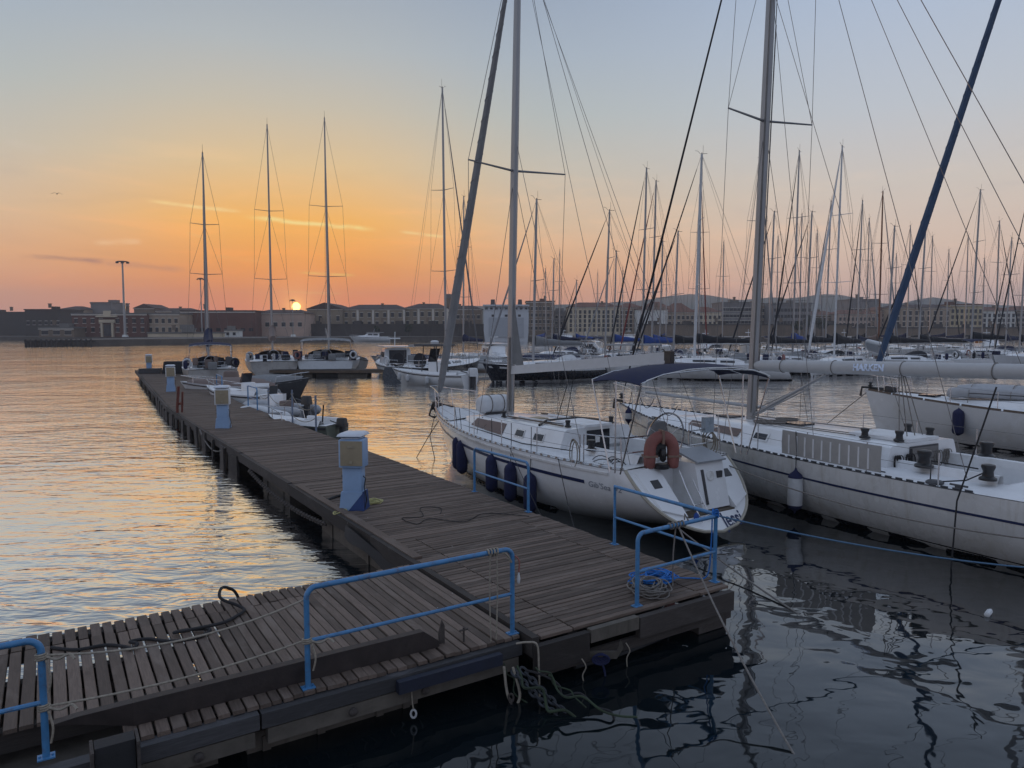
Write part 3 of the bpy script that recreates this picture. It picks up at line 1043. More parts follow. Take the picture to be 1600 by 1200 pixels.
# stringers, fascia and floats
def seg_beam(name, a0, a1, c, w, h, z, m, step=4.6, extra=0.0):
    n = max(1, int((a1 - a0) / step))
    for i in range(n):
        s0, s1 = a0 + (a1 - a0) * i / n, a0 + (a1 - a0) * (i + 1) / n - .012
        p, q = pier_pt(s0, c), pier_pt(s1, c)
        d = (q - p)
        mid = (p + q) / 2 - pier.location
        b = MB()
        b.box((0, 0, 0), (d.length, w, h))
        o = obj(name, b, m, pier, smooth=False)
        o.location = (mid.x, mid.y, DECK + z)
        o.rotation_euler = (random.gauss(0, .004), random.gauss(0, .003), math.atan2(d.y, d.x))
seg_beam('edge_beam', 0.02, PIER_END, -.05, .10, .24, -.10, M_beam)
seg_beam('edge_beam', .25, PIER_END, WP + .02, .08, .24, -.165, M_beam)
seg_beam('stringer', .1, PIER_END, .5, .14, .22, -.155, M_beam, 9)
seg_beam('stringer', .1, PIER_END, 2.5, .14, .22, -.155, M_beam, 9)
seg_beam('kerb_board', 3.2, 9.0, .06, .16, .035, .024, M_plank, 2.9)
# front fascia of the pier (facing the viewer) with a paler worn panel
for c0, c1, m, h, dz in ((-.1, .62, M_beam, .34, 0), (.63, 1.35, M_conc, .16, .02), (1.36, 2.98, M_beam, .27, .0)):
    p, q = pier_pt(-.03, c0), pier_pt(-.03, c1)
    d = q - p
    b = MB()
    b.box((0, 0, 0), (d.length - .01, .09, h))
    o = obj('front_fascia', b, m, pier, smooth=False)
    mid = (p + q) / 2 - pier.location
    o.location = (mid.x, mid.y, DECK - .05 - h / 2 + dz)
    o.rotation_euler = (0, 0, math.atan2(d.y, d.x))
p, q = pier_pt(.04, 0), pier_pt(.04, WP)
b = MB()
b.box((0, 0, 0), ((WP + .05) * SP, .05, .14))
o = obj('inner_fascia', b, M_beam, pier, smooth=False)
mid = (p + q) / 2 - pier.location
o.location = (mid.x, mid.y, DECK - .4)
o.rotation_euler = (0, 0, PA)
# a deep rounded corner fender on the right front corner
b = MB()
c0 = pier_pt(.12, WP - .28) - pier.location
b.box((c0.x, c0.y, DECK - .42), (.55, .16, .34), PA)
obj('corner_block', b, M_beam, pier, smooth=False)
# concrete floats under the deck
FM = {}
def float_box(a0, a1, c0=.02, c1=WP - .1):
    p = pier_pt((a0 + a1) / 2, (c0 + c1) / 2) - pier.location
    b = MB()
    l, w_ = (a1 - a0) * SP, (c1 - c0) * SP
    b.box((0, 0, 0), (w_, l, 1.3))
    for s in (-.3, .3):
        b.box((-w_ / 2 - .015, s * l, .05), (.03, .12, 1.1))
    o = obj('float', b, M_conc, pier, smooth=False)
    o.location = (p.x, p.y, DECK - .29 - .65)
    d = pier_pt(a1, 1) - pier_pt(a0, 1)
    o.rotation_euler = (0, 0, math.atan2(d.y, d.x) - PI / 2)
s = 4.4
first = True
while s < PIER_END - 2:
    ln = 3.0 if first else 2.3
    float_box(s, s + ln)
    s += ln + (2.6 if not first else 2.2)
    first = False
float_box(1.0, 3.6, 1.2, 2.7)
# fender boards hung along the outer left face further out
for k in range(14):
    aa = 14.5 + k * 1.45
    p = pier_pt(aa, -.13, 0) - pier.location
    b = MB()
    b.box((0, 0, 0), (.06, random.uniform(.3, .9), random.uniform(.35, .7)))
    o = obj('hanging_board', b, M_beam, pier, smooth=False)
    o.location = (p.x, p.y, DECK - .38)
    o.rotation_euler = (random.gauss(0, .12), 0, PA + random.gauss(0, .05))
# worn rubber strip buckled over the edge next to the gangway
b = MB()
rows = []
for i in range(9):
    f = i / 8
    q = pier_pt(5.7 - 2.1 * f, -.12 - .05 * math.sin(f * 5)) - pier.location
    z = DECK - .05 - .09 * f + .05 * math.sin(f * 6)
    rows.append([(q.x, q.y, z), (q.x - .02, q.y - .01, z - .22 - .05 * math.sin(f * 9))])
b.grid(rows)
b.grid([[Vector(p_) + Vector((.02, .012, 0)) for p_ in r_] for r_ in rows])
obj('buckled_rubber_strip', b, M_rubber, pier)

# ================================================================== gangway platform to the left
gang = thing('gangway', 'wide plank gangway branching off the pier towards the viewer lower left', 'gangway', (O.x, O.y, 0))


def gang_board(c, a0, a1, w, m=None, dz=0.0, name='plank'):
    ln = (a1 - a0) * SP
    me = plank_mesh(ln, w * SP, .04, m or M_plank, random.randrange(4))
    o = link(name, me, gang)
    p = O + A * ((a0 + a1) / 2) + C * c - gang.location
    o.location = (p.x, p.y, DECK - gang.location.z - .012 + random.uniform(-.005, .005) + dz)
    o.rotation_euler = (random.gauss(0, .008), random.gauss(0, .0025), math.atan2(A.y, A.x) + random.gauss(0, .004))
    return o


c = -.13
k = 0
while c > -10.5:
    wd = random.uniform(.086, .104) if c > -2.7 else random.uniform(.096, .112)
    gap = random.uniform(.005, .011) if c > -2.7 else random.uniform(.012, .024)
    front = .22 if c > -3.95 else .93
    w2 = wd - random.uniform(0, .006)
    if c < -1.55:
        if k % 9 == 4:
            gang_board(c - wd / 2, front, 2.66 + random.uniform(-.02, .02), w2)
        else:
            gang_board(c - wd / 2, front, 2.66 + random.uniform(-.02, .02), w2)
            gang_board(c - wd / 2 + random.uniform(-.006, .006), 2.69, 3.06 + random.uniform(-.015, .025), w2 + random.uniform(-.012, 0), dz=-.004)
        if k % 9 == 4:
            gang_board(c - wd / 2, 2.69, 3.06, w2, dz=-.004)
    else:
        gang_board(c - wd / 2, front, 3.05 + random.uniform(-.012, .012), w2)
    c -= wd + gap
    k += 1


def gbeam(name, c0, c1, a_, w, h, z, m, tilt=0.0):
    p, q = O + A * a_ + C * c0, O + A * a_ + C * c1
    d = q - p
    b = MB()
    b.box((0, 0, 0), (d.length, w, h))
    o = obj(name, b, m, gang, smooth=False)
    mid = (p + q) / 2 - gang.location
    o.location = (mid.x, mid.y, DECK + z)
    o.rotation_euler = (tilt, 0, math.atan2(d.y, d.x))
    return o


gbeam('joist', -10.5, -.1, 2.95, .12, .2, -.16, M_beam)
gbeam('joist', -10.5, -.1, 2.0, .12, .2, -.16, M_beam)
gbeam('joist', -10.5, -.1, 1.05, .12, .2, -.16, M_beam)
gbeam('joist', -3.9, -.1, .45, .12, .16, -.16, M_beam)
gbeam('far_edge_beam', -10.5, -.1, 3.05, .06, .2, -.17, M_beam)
gbeam('hinge_gap_plate', -.09, -.02, 1.7, 2.7, .03, -.10, M_rust)
# outer wale in three lengths with bolt heads, plus a paler upper board
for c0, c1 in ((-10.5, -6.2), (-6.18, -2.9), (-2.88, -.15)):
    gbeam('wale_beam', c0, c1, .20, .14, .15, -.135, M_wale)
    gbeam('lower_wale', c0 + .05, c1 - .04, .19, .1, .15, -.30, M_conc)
for cc in (-8.6, -7.3, -5.5, -4.3, -3.4, -2.05, -1.3):
    p = O + A * .135 + C * cc - gang.location
    b = MB()
    b.lathe([(.045, -.02), (.045, .015), (.02, .03)], 10, Matrix.Translation((p.x, p.y, DECK - .30)) @ Matrix.Rotation(PA, 4, 'Z') @ Matrix.Rotation(PI / 2, 4, 'X'))
    obj('bolt', b, M_rust, gang)
# navy rubber bumper
gbeam('navy_bumper_strip', -1.62, -.45, .085, .08, .13, -.15, M_darkblue)
# floats
for c0, c1 in ((-10, -7.4), (-5.6, -3.2), (-2.95, -1.25)):
    p = O + A * 1.6 + C * ((c0 + c1) / 2) - gang.location
    b = MB()
    b.box((0, 0, 0), ((c1 - c0) * SP, 2.55, 1.2))
    for s in (-.4, -.1, .25, .42):
        b.box((s * (c1 - c0) * SP, -1.29, 0), (.08, .03, 1.1))
    o = obj('float', b, M_conc, gang, smooth=False)
    o.location = (p.x, p.y, DECK - .40 - .6)
    o.rotation_euler = (0, 0, PA)

# long dark kerb board standing on the gangway edge: tapered ramp at both ends
def kerb():
    root = thing('kerb_board', 'long dark brown board standing on edge along the front of the gangway', 'board', (O.x, O.y, DECK))
    def pt(c, a, z):
        p = O + A * a + C * c - Vector((O.x, O.y, 0))
        return Vector((p.x, p.y, z - 0))
    zb = -.012
    b = MB()
    prof = [(-4.42, zb, .0, .80), (-4.25, zb, .06, .72), (-3.85, zb, .205, .44), (-1.18, zb, .215, .42), (-1.0, zb, .06, .42)]
    rows = []
    for c_, z0, z1, a_ in prof:
        rows.append([pt(c_, a_, z0), pt(c_, a_, z1), pt(c_, a_ + .09, z1), pt(c_, a_ + .09, z0)])
    b.grid(rows, closed=True)
    b.f.append((3, 2, 1, 0))
    n = len(rows) - 1
    b.f.append((n * 4, n * 4 + 1, n * 4 + 2, n * 4 + 3))
    obj('board', b, M_rustbeam, root, smooth=False)
    b = MB()
    b.slab([pt(-.97, .47, -.01), pt(-.91, .47, -.01), pt(-.91, .47, .2), pt(-.94, .47, .27), pt(-.98, .47, .12)], pt(0, .02, 0))
    obj('steel_lug', b, M_rust, root, smooth=False)
    b = MB()
    b.tube([pt(-.72, .4, -.01), pt(-.72, .4, .16)], .012, 6)
    b.tube([pt(-.77, .4, .13), pt(-.67, .4, .13)], .012, 6)
    obj('steel_pin', b, M_rust, root)
kerb()
def bumper():
    root = thing('post_fender', 'black square fender post fixed at the front of the gangway, lower left', 'fender post', tuple(O + A * .02 + C * -4.02), PA)
    root.location.z = DECK - .24
    b = MB()
    b.box((0, 0, .02), (.30, .16, .72))
    obj('block', b, M_rubber, root, smooth=False)
    for s in (-1, 1):
        b = MB()
        b.box((s * .17, -.02, .05), (.025, .24, .66))
        obj('flange', b, M_rust, root, smooth=False)
bumper()

# ================================================================== blue railings
def railing(label, p0, p1, h=.985, r=.029, group='blue pipe railings', mid_sides=(True, True), corner=(True, True), endpost=True):
    """bent pipe frame from p0 to p1 (deck points) with a mid bar and foot plates"""
    p0, p1 = Vector(p0), Vector(p1)
    root = thing('railing', label, 'railing', p0, 0, group)
    d = p1 - p0
    L = d.length
    u = d.normalized()
    up = Vector((0, 0, 1))
    R = .11
    path = [Vector((0, 0, 0)), up * (h - R)]
    if corner[0]:
        for k in range(1, 6):
            a_ = k / 6 * PI / 2
            path.append(up * (h - R + R * math.sin(a_)) + u * (R - R * math.cos(a_)))
    else:
        path[-1] = up * h
    if corner[1]:
        path.append(u * (L - R) + up * h)
        for k in range(1, 6):
            a_ = k / 6 * PI / 2
            path.append(u * (L - R + R * math.sin(a_)) + up * (h - R + R * math.cos(a_)))
        path += [u * L + up * (h - R), u * L]
    else:
        path += [u * L + up * h]
    b = MB()
    b.tube(path, r, 10)
    obj('frame', b, M_bluerail, root)
    if not corner[1] and endpost:
        b = MB()
        b.tube([u * L, u * L + up * (h + .02)], r, 10)
        obj('post', b, M_bluerail, root)
    b = MB()
    b.tube([up * h * .47, u * L + up * h * .47], r * .72, 8)
    obj('mid_bar', b, M_bluerail, root)
    for q in ((Vector(), u * L) if endpost else (Vector(),)):
        b = MB()
        b.box((q.x, q.y, .006), (.13, .10, .012), math.atan2(u.y, u.x))
        for sx in (-1, 1):
            b.lathe([(.011, .012), (.011, .024)], 6, Matrix.Translation((q.x + sx * .048 * u.x, q.y + sx * .048 * u.y, 0)))
        obj('foot_plate', b, M_bluerail, root, smooth=False)
    return root


FR = DECK - .012
def gp(c_, a_=.30, z=FR):
    p = O + A * a_ + C * c_
    return (p.x, p.y, z)
railing('blue railing at the lower left corner beside the black fender post', gp(-7.4), gp(-4.47), h=1.035)
railing('long blue front railing of the gangway with a rope tied at its right end', gp(-2.42), gp(-.17), h=1.035)
railing('blue railing on the far side of the pier in front of the navy fenders', tuple(pier_pt(6.57, 2.93)), tuple(pier_pt(4.6, 2.93)))
railing('blue railing running along the pier edge to the corner beside the sloop stern', tuple(pier_pt(2.22, 2.93)), tuple(pier_pt(.22, 2.93)), corner=(False, False))
railing('short blue railing across the pier end with ropes tied over it', tuple(pier_pt(.14, 1.5)), tuple(pier_pt(.20, 2.90)), corner=(True, False), h=.965, endpost=False)

# ================================================================== service pedestals
def pedestal(label, loc, rz, dark=True):
    root = thing('service_pedestal', label, 'pedestal', loc, rz, 'power and water pedestals along the pier')
    b = MB()
    b.box((0, 0, .17), (.46, .34, .34), taper=.86)
    obj('foot', b, M_paleblue, root, smooth=False)
    if dark:
        b = MB()
        b.slab([(-.05, -.182, .0), (.245, -.182, .0), (.225, -.16, .34)], (0, -.006, 0))
        b.slab([(.236, -.17, 0), (.236, .17, 0), (.205, .146, .34), (.205, -.146, .34)], (.008, 0, 0))
        obj('painted_corner', b, M_dkbluep, root, smooth=False)
    b = MB()
    b.rbox((0, 0, .58), (.36, .26, .5), .03)
    obj('column', b, M_paleblue, root)
    b = MB()
    b.rbox((0, 0, 1.06), (.46, .38, .52), .05)
    obj('cabinet', b, M_paleblue if dark else M_whitecan, root)
    b = MB()
    b.rbox((.02, -.195, 1.06), (.41, .03, .45), .012)
    d = obj('door', b, M_tan, root)
    b = MB()
    b.box((.02, -.217, 1.18), (.12, .012, .04))
    b.box((.02, -.217, .9), (.05, .02, .05))
    obj('socket_flap', b, mat('flap_' + label[:6], (.33, .28, .2), .5), d, smooth=False)
    b = MB()
    b.lathe([(.20, 1.31), (.20, 1.335), (.285, 1.37), (.26, 1.41), (.2, 1.435), (.05, 1.44)], 4, Matrix.Rotation(PI / 4, 4, 'Z') @ Matrix.Diagonal((1.18, 1.0, 1, 1)))
    obj('cap', b, mat('cap_' + label[:6], (.62, .65, .7), .5, var=.05), root, angle=60)
    for s in (.5, .62):
        b = MB()
        b.tube([(-.18, 0, s), (-.225, 0, s), (-.225, 0, s - .03)], .014, 6)
        obj('tap', b, M_dkgrey, root)
    b = MB()
    b.tube([(.18, -.02, .62), (.23, -.03, .58), (.21, -.05, .42), (.27, -.1, .2), (.24, -.14, .02)], .01, 6)
    obj('cable', b, M_blackrope, root)
    root.scale = (SP, SP, SP)
    return root
pp = pier_pt(6.55, .36)
pedestal('nearest pale blue pedestal with tan cabinet door and dark blue painted foot', pp, math.radians(-6))
pp = pier_pt(19.6, .62)
pedestal('second pale blue pedestal, wholly blue below its tan cabinet', pp, math.radians(10), False)
pp = pier_pt(36.5, .75)
pedestal('third pale blue pedestal halfway out with white topped cabinet', pp, math.radians(20), False)
pp = pier_pt(55.5, .7)
pedestal('farthest pedestal at the very end of the pier', pp, math.radians(20), False)

# ================================================================== sailing boats
class Hull:
    def __init__(s, L, B, F0, F1, rake=1.0, scoop=.8, D=.45, wt=.72, bp=2.1, belly=2.6, lift=.0, y0=.0):
        s.lift, s.y0 = lift, y0
        s.L, s.B, s.F0, s.F1, s.rake, s.scoop, s.D, s.wt, s.bp, s.belly = L, B, F0, F1, rake, scoop, D, wt, bp, belly

    def b(s, t):
        if t < .42:
            w = s.wt + (1 - s.wt) * math.sin(t / .42 * PI / 2)
        else:
            q = (t - .42) / .58
            w = 1 - q ** s.bp
        return max(.035, s.B / 2 * w)

    def F(s, t):
        return s.F0 + (s.F1 - s.F0) * t ** 1.7 - .07 * math.sin(PI * t)

    def dp(s, t):
        k = min(1, t / .4)
        k = k * k * (3 - 2 * k)
        return s.D * k - s.lift * (1 - k) if s.lift else s.D

    def x(s, t, z):
        f = s.F(t)
        d = s.dp(t)
        q = min(1, max(0, (z + d) / (f + d)))
        sec = (1 - (1 - q) ** s.belly) ** .55
        v = t ** 3
        return s.b(t) * (sec * (1 - v) + v * q ** .75)

    def y(s, t, z):
        zf = z / s.F(t)
        return s.y0 + t * (s.L - s.y0) - s.rake * t ** 6 * (1 - zf) + s.scoop * max(0, 1 - t * 4) ** 2 * max(0, zf)

    def P(s, t, z, side=1, off=0.0):
        return Vector((side * (s.x(t, z) + off), s.y(t, z), z))

    def t_at(s, y, z):
        lo, hi = 0.0, 1.0
        for _ in range(30):
            m = (lo + hi) / 2
            if s.y(m, z) < y:
                lo = m
            else:
                hi = m
        return (lo + hi) / 2

    def deck(s, y, xf=1.0, side=1, inset=0.0):
        """point on the deck edge at y"""
        t = .5
        lo, hi = 0.0, 1.0
        for _ in range(30):
            t = (lo + hi) / 2
            if s.y(t, s.F(t)) < y:
                lo = t
            else:
                hi = t
        return Vector((side * (s.b(t) * xf - inset), y, s.F(t)))


TS = [0, .02, .05, .09, .14, .2, .27, .34, .42, .5, .58, .65, .72, .78, .84, .89, .93, .965, .985, 1]


def band(H, root, name, m, zlo, zhi, t0, t1, off=.006, n=18, sides=(-1, 1)):
    """strip lying on the hull between two heights (functions of t)"""
    b = MB()
    for s in sides:
        rows = []
        for i in range(n + 1):
            t = t0 + (t1 - t0) * i / n
            a, c = zlo(t), zhi(t)
            rows.append([H.P(t, a, s, 0), H.P(t, a, s, off), H.P(t, c, s, off), H.P(t, c, s, 0)])
        b.grid(rows)
    return obj(name, b, m, root)


def hull_parts(H, root, hullm, deckm, cockpit=None, n_q=9, recess=None):
    b = MB()
    rows = []
    for t in TS:
        f = H.F(t)
        zs = [f - (f + H.dp(t)) * (k / n_q) for k in range(n_q + 1)]
        row = [H.P(t, z, -1) for z in zs] + [H.P(t, z, 1) for z in reversed(zs[:-1])]
        rows.append(row)
    b.grid(rows)
    if recess is None:
        b.f.append(tuple(range(len(rows[0]))))
    else:
        # open transom: a walk-through recess (half width w, sole at z0) between two quarter wings
        w, z0 = recess
        f = H.F(0)
        sl = H.scoop / f
        nz = 8
        for s in (-1, 1):
            g = [[H.P(0, z0 + (f - z0) * k / nz, s), Vector((s * w, H.y(0, z0 + (f - z0) * k / nz), z0 + (f - z0) * k / nz))] for k in range(nz + 1)]
            b.grid(g)
            b.add([(s * w, H.y(0, z0), z0), (s * w, H.scoop + .02, z0), (s * w, H.scoop + .02, f), (s * w, H.y(0, f), f)], [(0, 1, 2, 3)])
        zl = -H.dp(0)
        low = [H.P(0, z0 + (zl - z0) * k / 6, -1) for k in range(7)] + [H.P(0, zl + (z0 - zl) * k / 6, 1) for k in range(1, 7)]
        b.add(low, [tuple(range(len(low)))])
        b.add([(-w, H.y(0, z0), z0), (w, H.y(0, z0), z0), (w, H.scoop + .02, z0), (-w, H.scoop + .02, z0)], [(0, 1, 2, 3)])
        b.add([(-w, H.scoop + .02, z0), (w, H.scoop + .02, z0), (w, H.scoop + .02, f), (-w, H.scoop + .02, f)], [(0, 1, 2, 3)])
    obj('hull', b, hullm, root, angle=50)
    # deck with an optional cockpit well
    d = MB()
    ys = sorted([H.y(t, H.F(t)) for t in TS] + ([cockpit[0], cockpit[1]] if cockpit else []))
    ed = [H.deck(y, 1, 1) for y in ys]

    def cz(p, xx):
        k = min(1, abs(xx) / max(p.x, .01))
        return p.z + .012 + .05 * (1 - k * k) * min(1, p.x)
    for i in range(len(ys) - 1):
        p, q = ed[i], ed[i + 1]
        cw0 = min(cockpit[2], p.x * .8) if cockpit else p.x * .5
        cw1 = min(cockpit[2], q.x * .8) if cockpit else q.x * .5
        inside = cockpit and ys[i] >= cockpit[0] - 1e-6 and ys[i + 1] <= cockpit[1] + 1e-6
        xs0, xs1 = [-p.x, -cw0, 0, cw0, p.x], [-q.x, -cw1, 0, cw1, q.x]
        for j in range(4):
            if inside and j in (1, 2):
                continue
            d.add([(xs0[j], p.y, cz(p, xs0[j])), (xs0[j + 1], p.y, cz(p, xs0[j + 1])), (xs1[j + 1], q.y, cz(q, xs1[j + 1])), (xs1[j], q.y, cz(q, xs1[j]))], [(0, 1, 2, 3)])
    obj('deck', d, deckm, root, angle=30)
    if cockpit:
        y0, y1, cw, dep = cockpit
        z = H.deck((y0 + y1) / 2).z
        w = MB()
        a, zt, zf = cw, z + .06, z - dep
        sw, sd = cw * .55, dep * .45
        # coaming, seats and sole
        w.add([(-a, y0, zt), (-a, y1, zt), (-a, y1, zt - sd - .06), (-a, y0, zt - sd - .06)], [(0, 1, 2, 3)])
        w.add([(a, y0, zt), (a, y1, zt), (a, y1, zt - sd - .06), (a, y0, zt - sd - .06)], [(3, 2, 1, 0)])
        for s in (-1, 1):
            w.add([(s * a, y0, zt - sd - .06), (s * a, y1, zt - sd - .06), (s * sw, y1, zt - sd - .06), (s * sw, y0, zt - sd - .06)], [(0, 1, 2, 3)])
            w.add([(s * sw, y0, zt - sd - .06), (s * sw, y1, zt - sd - .06), (s * sw, y1, zf), (s * sw, y0, zf)], [(0, 1, 2, 3)])
        w.add([(-sw, y0, zf), (sw, y0, zf), (sw, y1, zf), (-sw, y1, zf)], [(0, 1, 2, 3)])
        w.add([(-a, y1, zt), (a, y1, zt), (a, y1, zf), (-a, y1, zf)], [(0, 1, 2, 3)])
        w.add([(-a, y0, zt), (a, y0, zt), (a, y0, zf), (-a, y0, zf)], [(3, 2, 1, 0)])
        obj('cockpit', w, deckm, root, smooth=False)
        c = MB()
        for s in (-1, 1):
            c.grid([[(s * (a - .0), y, zt - .07), (s * (a + .02), y, zt + .14), (s * (a + .14), y, zt + .15), (s * (a + .26), y, zt - .06)] for y in (y0 + .1, (y0 + y1) / 2, y1 + .05)])
        obj('coaming', c, deckm, root, angle=60)


class Cabin:
    """coachroof: stations (y, half width at deck, half width at roof, height)"""
    def __init__(s, H, st):
        s.H, s.st = H, st

    def at(s, y):
        st = s.st
        for i in range(len(st) - 1):
            if st[i][0] <= y <= st[i + 1][0] or i == len(st) - 2:
                f = (y - st[i][0]) / (st[i + 1][0] - st[i][0])
                f = min(1, max(0, f))
                return [st[i][k] + (st[i + 1][k] - st[i][k]) * f for k in (1, 2, 3)]

    def side(s, y, f, sd, off=0.0):
        wb, wt, h = s.at(y)
        z = s.H.deck(y).z
        return Vector((sd * (wb + (wt - wb) * f * .92 + off), y, z + .92 * h * f + off * .3))

    def roof(s, y, x):
        wb, wt, h = s.at(y)
        return s.H.deck(y).z + h * (.98 + .06 * (1 - (x / max(wt, .05)) ** 2)) * 1.0

    def build(s, root, m, name='cabin'):
        b = MB()
        rows = []
        ys = []
        for i in range(len(s.st) - 1):
            for k in range(4):
                ys.append(s.st[i][0] + (s.st[i + 1][0] - s.st[i][0]) * k / 4)
        ys.append(s.st[-1][0])
        for y in ys:
            wb, wt, h = s.at(y)
            z = s.H.deck(y).z
            half = [(wb, -.03), (wb + (wt - wb) * .92, h * .92), (wt - .04, h * .985), (wt * .5, h * 1.035), (0, h * 1.05)]
            row = [(-x, y, z + zz) for x, zz in half] + [(x, y, z + zz) for x, zz in reversed(half[:-1])]
            rows.append(row)
        b.grid(rows)
        n = len(rows[0])
        b.f.append(tuple(reversed(range(n))))
        b.f.append(tuple((len(rows) - 1) * n + k for k in range(n)))
        return obj(name, b, m, root, angle=28)

    def window(s, root, y0, y1, f0, f1, m, sides=(-1, 1), name='window', slant=.0, off=.012, n=4):
        for sd in sides:
            b = MB()
            rows = []
            for i in range(n + 1):
                y = y0 + (y1 - y0) * i / n
                rows.append([s.side(y, f0, sd, 0), s.side(y, f0, sd, off), s.side(y + slant, f1, sd, off), s.side(y + slant, f1, sd, 0)])
            b.grid(rows)
            b.f.append((0, 1, 2, 3))
            b.f.append((n * 4 + 3, n * 4 + 2, n * 4 + 1, n * 4))
            obj(name, b, m, root)


def rigging(H, root, ym, zm, top, mastr=.085, boom=None, boomz=1.0, boomrise=0.0, spreaders=(.36, .68), spw=1.0, wire=.006, mastm=None, genoa=None, genoa_r=.045, frac=1.0, cover=None, cover_r=.17,
            backstay=True, rake=.25, low=True, genoa_end=.93, fore=None, gear=True, boomm=None, boomr=.07, topping=True, wm=None, sprtilt=.0):
    mastm = mastm or M_alu
    wm = wm or M_wire
    H_ = top - zm
    P = lambda z: Vector((0, ym - rake * (z - zm) / H_, z))
    b = MB()
    b.tube([P(zm), P(zm + H_ * .5), P(zm + H_ * .8), P(top)], [mastr, mastr, mastr * .9, mastr * .7], 8, flat=.72)
    obj('mast', b, mastm, root)
    if gear:
        b = MB()
        q = P(top)
        b.tube([q, q + Vector((0, -.25, .02)), q + Vector((0, -.45, .02))], .02, 4)
        b.tube([q + Vector((0, -.1, 0)), q + Vector((0, -.1, .7))], .012, 4)
        b.tube([q + Vector((0, .1, 0)), q + Vector((0, .35, .25)), q + Vector((0, .55, .28))], .014, 4)
        b.lathe([(.04, 0), (.05, .06), (.02, .12)], 6, Matrix.Translation(q))
        obj('masthead_gear', b, M_black, root)
    sp = []
    for f in spreaders:
        z = zm + H_ * f
        b = MB()
        for s in (-1, 1):
            e = P(z) + Vector((s * spw, -.22, .06))
            b.tube([P(z), e], [.035, .022], 5)
        sp.append(z)
        obj('spreader', b, M_alud if mastm is not M_whitecan else M_whitecan, root)
        spw *= .88
    spw0 = spw / .88 ** len(spreaders)
    for s in (-1, 1):
        ch = H.deck(ym - .25, .9, s)
        path = [ch]
        w = spw0
        for z in sp:
            path.append(P(z) + Vector((s * w, -.22, .06)))
            w *= .88
        path.append(P(zm + H_ * frac))
        b = MB()
        b.tube(path, wire, 4, cap=False)
        obj('shroud', b, wm, root)
        if low and sp:
            b = MB()
            b.tube([H.deck(ym - .6, .86, s), P(sp[0] - .1)], wire, 4, cap=False)
            obj('lower_shroud', b, wm, root)
            if len(sp) > 1:
                b = MB()
                b.tube([P(sp[0]) + Vector((s * spw0, -.22, .06)), P(sp[1] - .1)], wire * .9, 4, cap=False)
                obj('upper_shroud', b, wm, root)
    fy = fore if fore else H.L - .18
    fs0 = Vector((0, fy, H.deck(fy - .05).z + .12))
    fs1 = P(zm + H_ * frac)
    b = MB()
    b.tube([fs0, fs1], wire, 4, cap=False)
    obj('forestay', b, wm, root)
    if genoa:
        b = MB()
        k = [(.03, .5), (.05, .9), (.12, 1.15), (.25, 1.25), (.5, 1.0), (.75, .75), (genoa_end, .35)]
        b.tube([fs0.lerp(fs1, f) for f, _ in k], [genoa_r * r for _, r in k], 7)
        g = obj('furled_jib', b, genoa, root)
        if genoa_r >= .11:
            # edge of the rolled cloth winding round the stay
            b = MB()
            ax = (fs1 - fs0).normalized()
            e1 = ax.cross(Vector((1, 0, 0))).normalized()
            e2 = ax.cross(e1)
            pts = []
            for i in range(330):
                f = .05 + (genoa_end - .07) * i / 329
                rr = genoa_r * (1.25 if f < .25 else 1.25 - .95 * (f - .25) / .75) * 1.0
                rr = genoa_r * next(r0 + (r1 - r0) * (f - f0) / (f1 - f0) for (f0, r0), (f1, r1) in zip(k[:-1], k[1:]) if f <= f1) * .97
                a_ = i * .42
                pts.append(fs0.lerp(fs1, f) + (e1 * math.cos(a_) + e2 * math.sin(a_)) * rr)
            b.tube(pts, .011, 4)
            obj('rolled_edge', b, genoa, g)
        b = MB()
        b.lathe([(.04, 0), (.1, .02), (.1, .05), (.05, .07), (.05, .12), (.1, .14), (.1, .16), (.03, .2)], 8, Matrix.Translation(fs0 + Vector((0, 0, .05))))
        obj('furler_drum', b, M_black, g)
    if backstay:
        b = MB()
        b.tube([H.deck(H.y0 + H.scoop + .1, 0, 1) + Vector((0, 0, .05)), P(top)], wire, 4, cap=False)
        obj('backstay', b, wm, root)
    if boom:
        zb = zm + boomz
        a, e = P(zb) + Vector((0, -mastr, 0)), P(zb) + Vector((0, -boom, boomrise))
        b = MB()
        b.tube([a, e], boomr, 8, flat=.75)
        bo = obj('boom', b, boomm or mastm, root)
        if cover:
            b = MB()
            rows = []
            for i in range(9):
                f = i / 8
                p = a.lerp(e, .01 + f * .97)
                hgt = cover_r * (1.0 + .55 * (1 - f) ** 3) * (1.05 - .5 * f)
                wid = cover_r * (.8 - .3 * f)
                row = []
                for k in range(8):
                    an = 2 * PI * k / 8
                    wob = 1 + .12 * math.sin(i * 2.3 + k * 1.7)
                    row.append(p + Vector((wid * math.sin(an) * wob, 0, .03 + hgt * .8 + hgt * math.cos(an) * wob)))
                rows.append(row)
            b.grid(rows, closed=True)
            b.f.append(tuple(range(8)))
            b.f.append(tuple(64 + k for k in reversed(range(8))))
            obj('sail_cover', b, cover, bo, angle=70)
        if topping:
            b = MB()
            b.tube([e, P(top - .1)], wire * .7, 4, cap=False)
            obj('topping_lift', b, wm, bo)
    return P


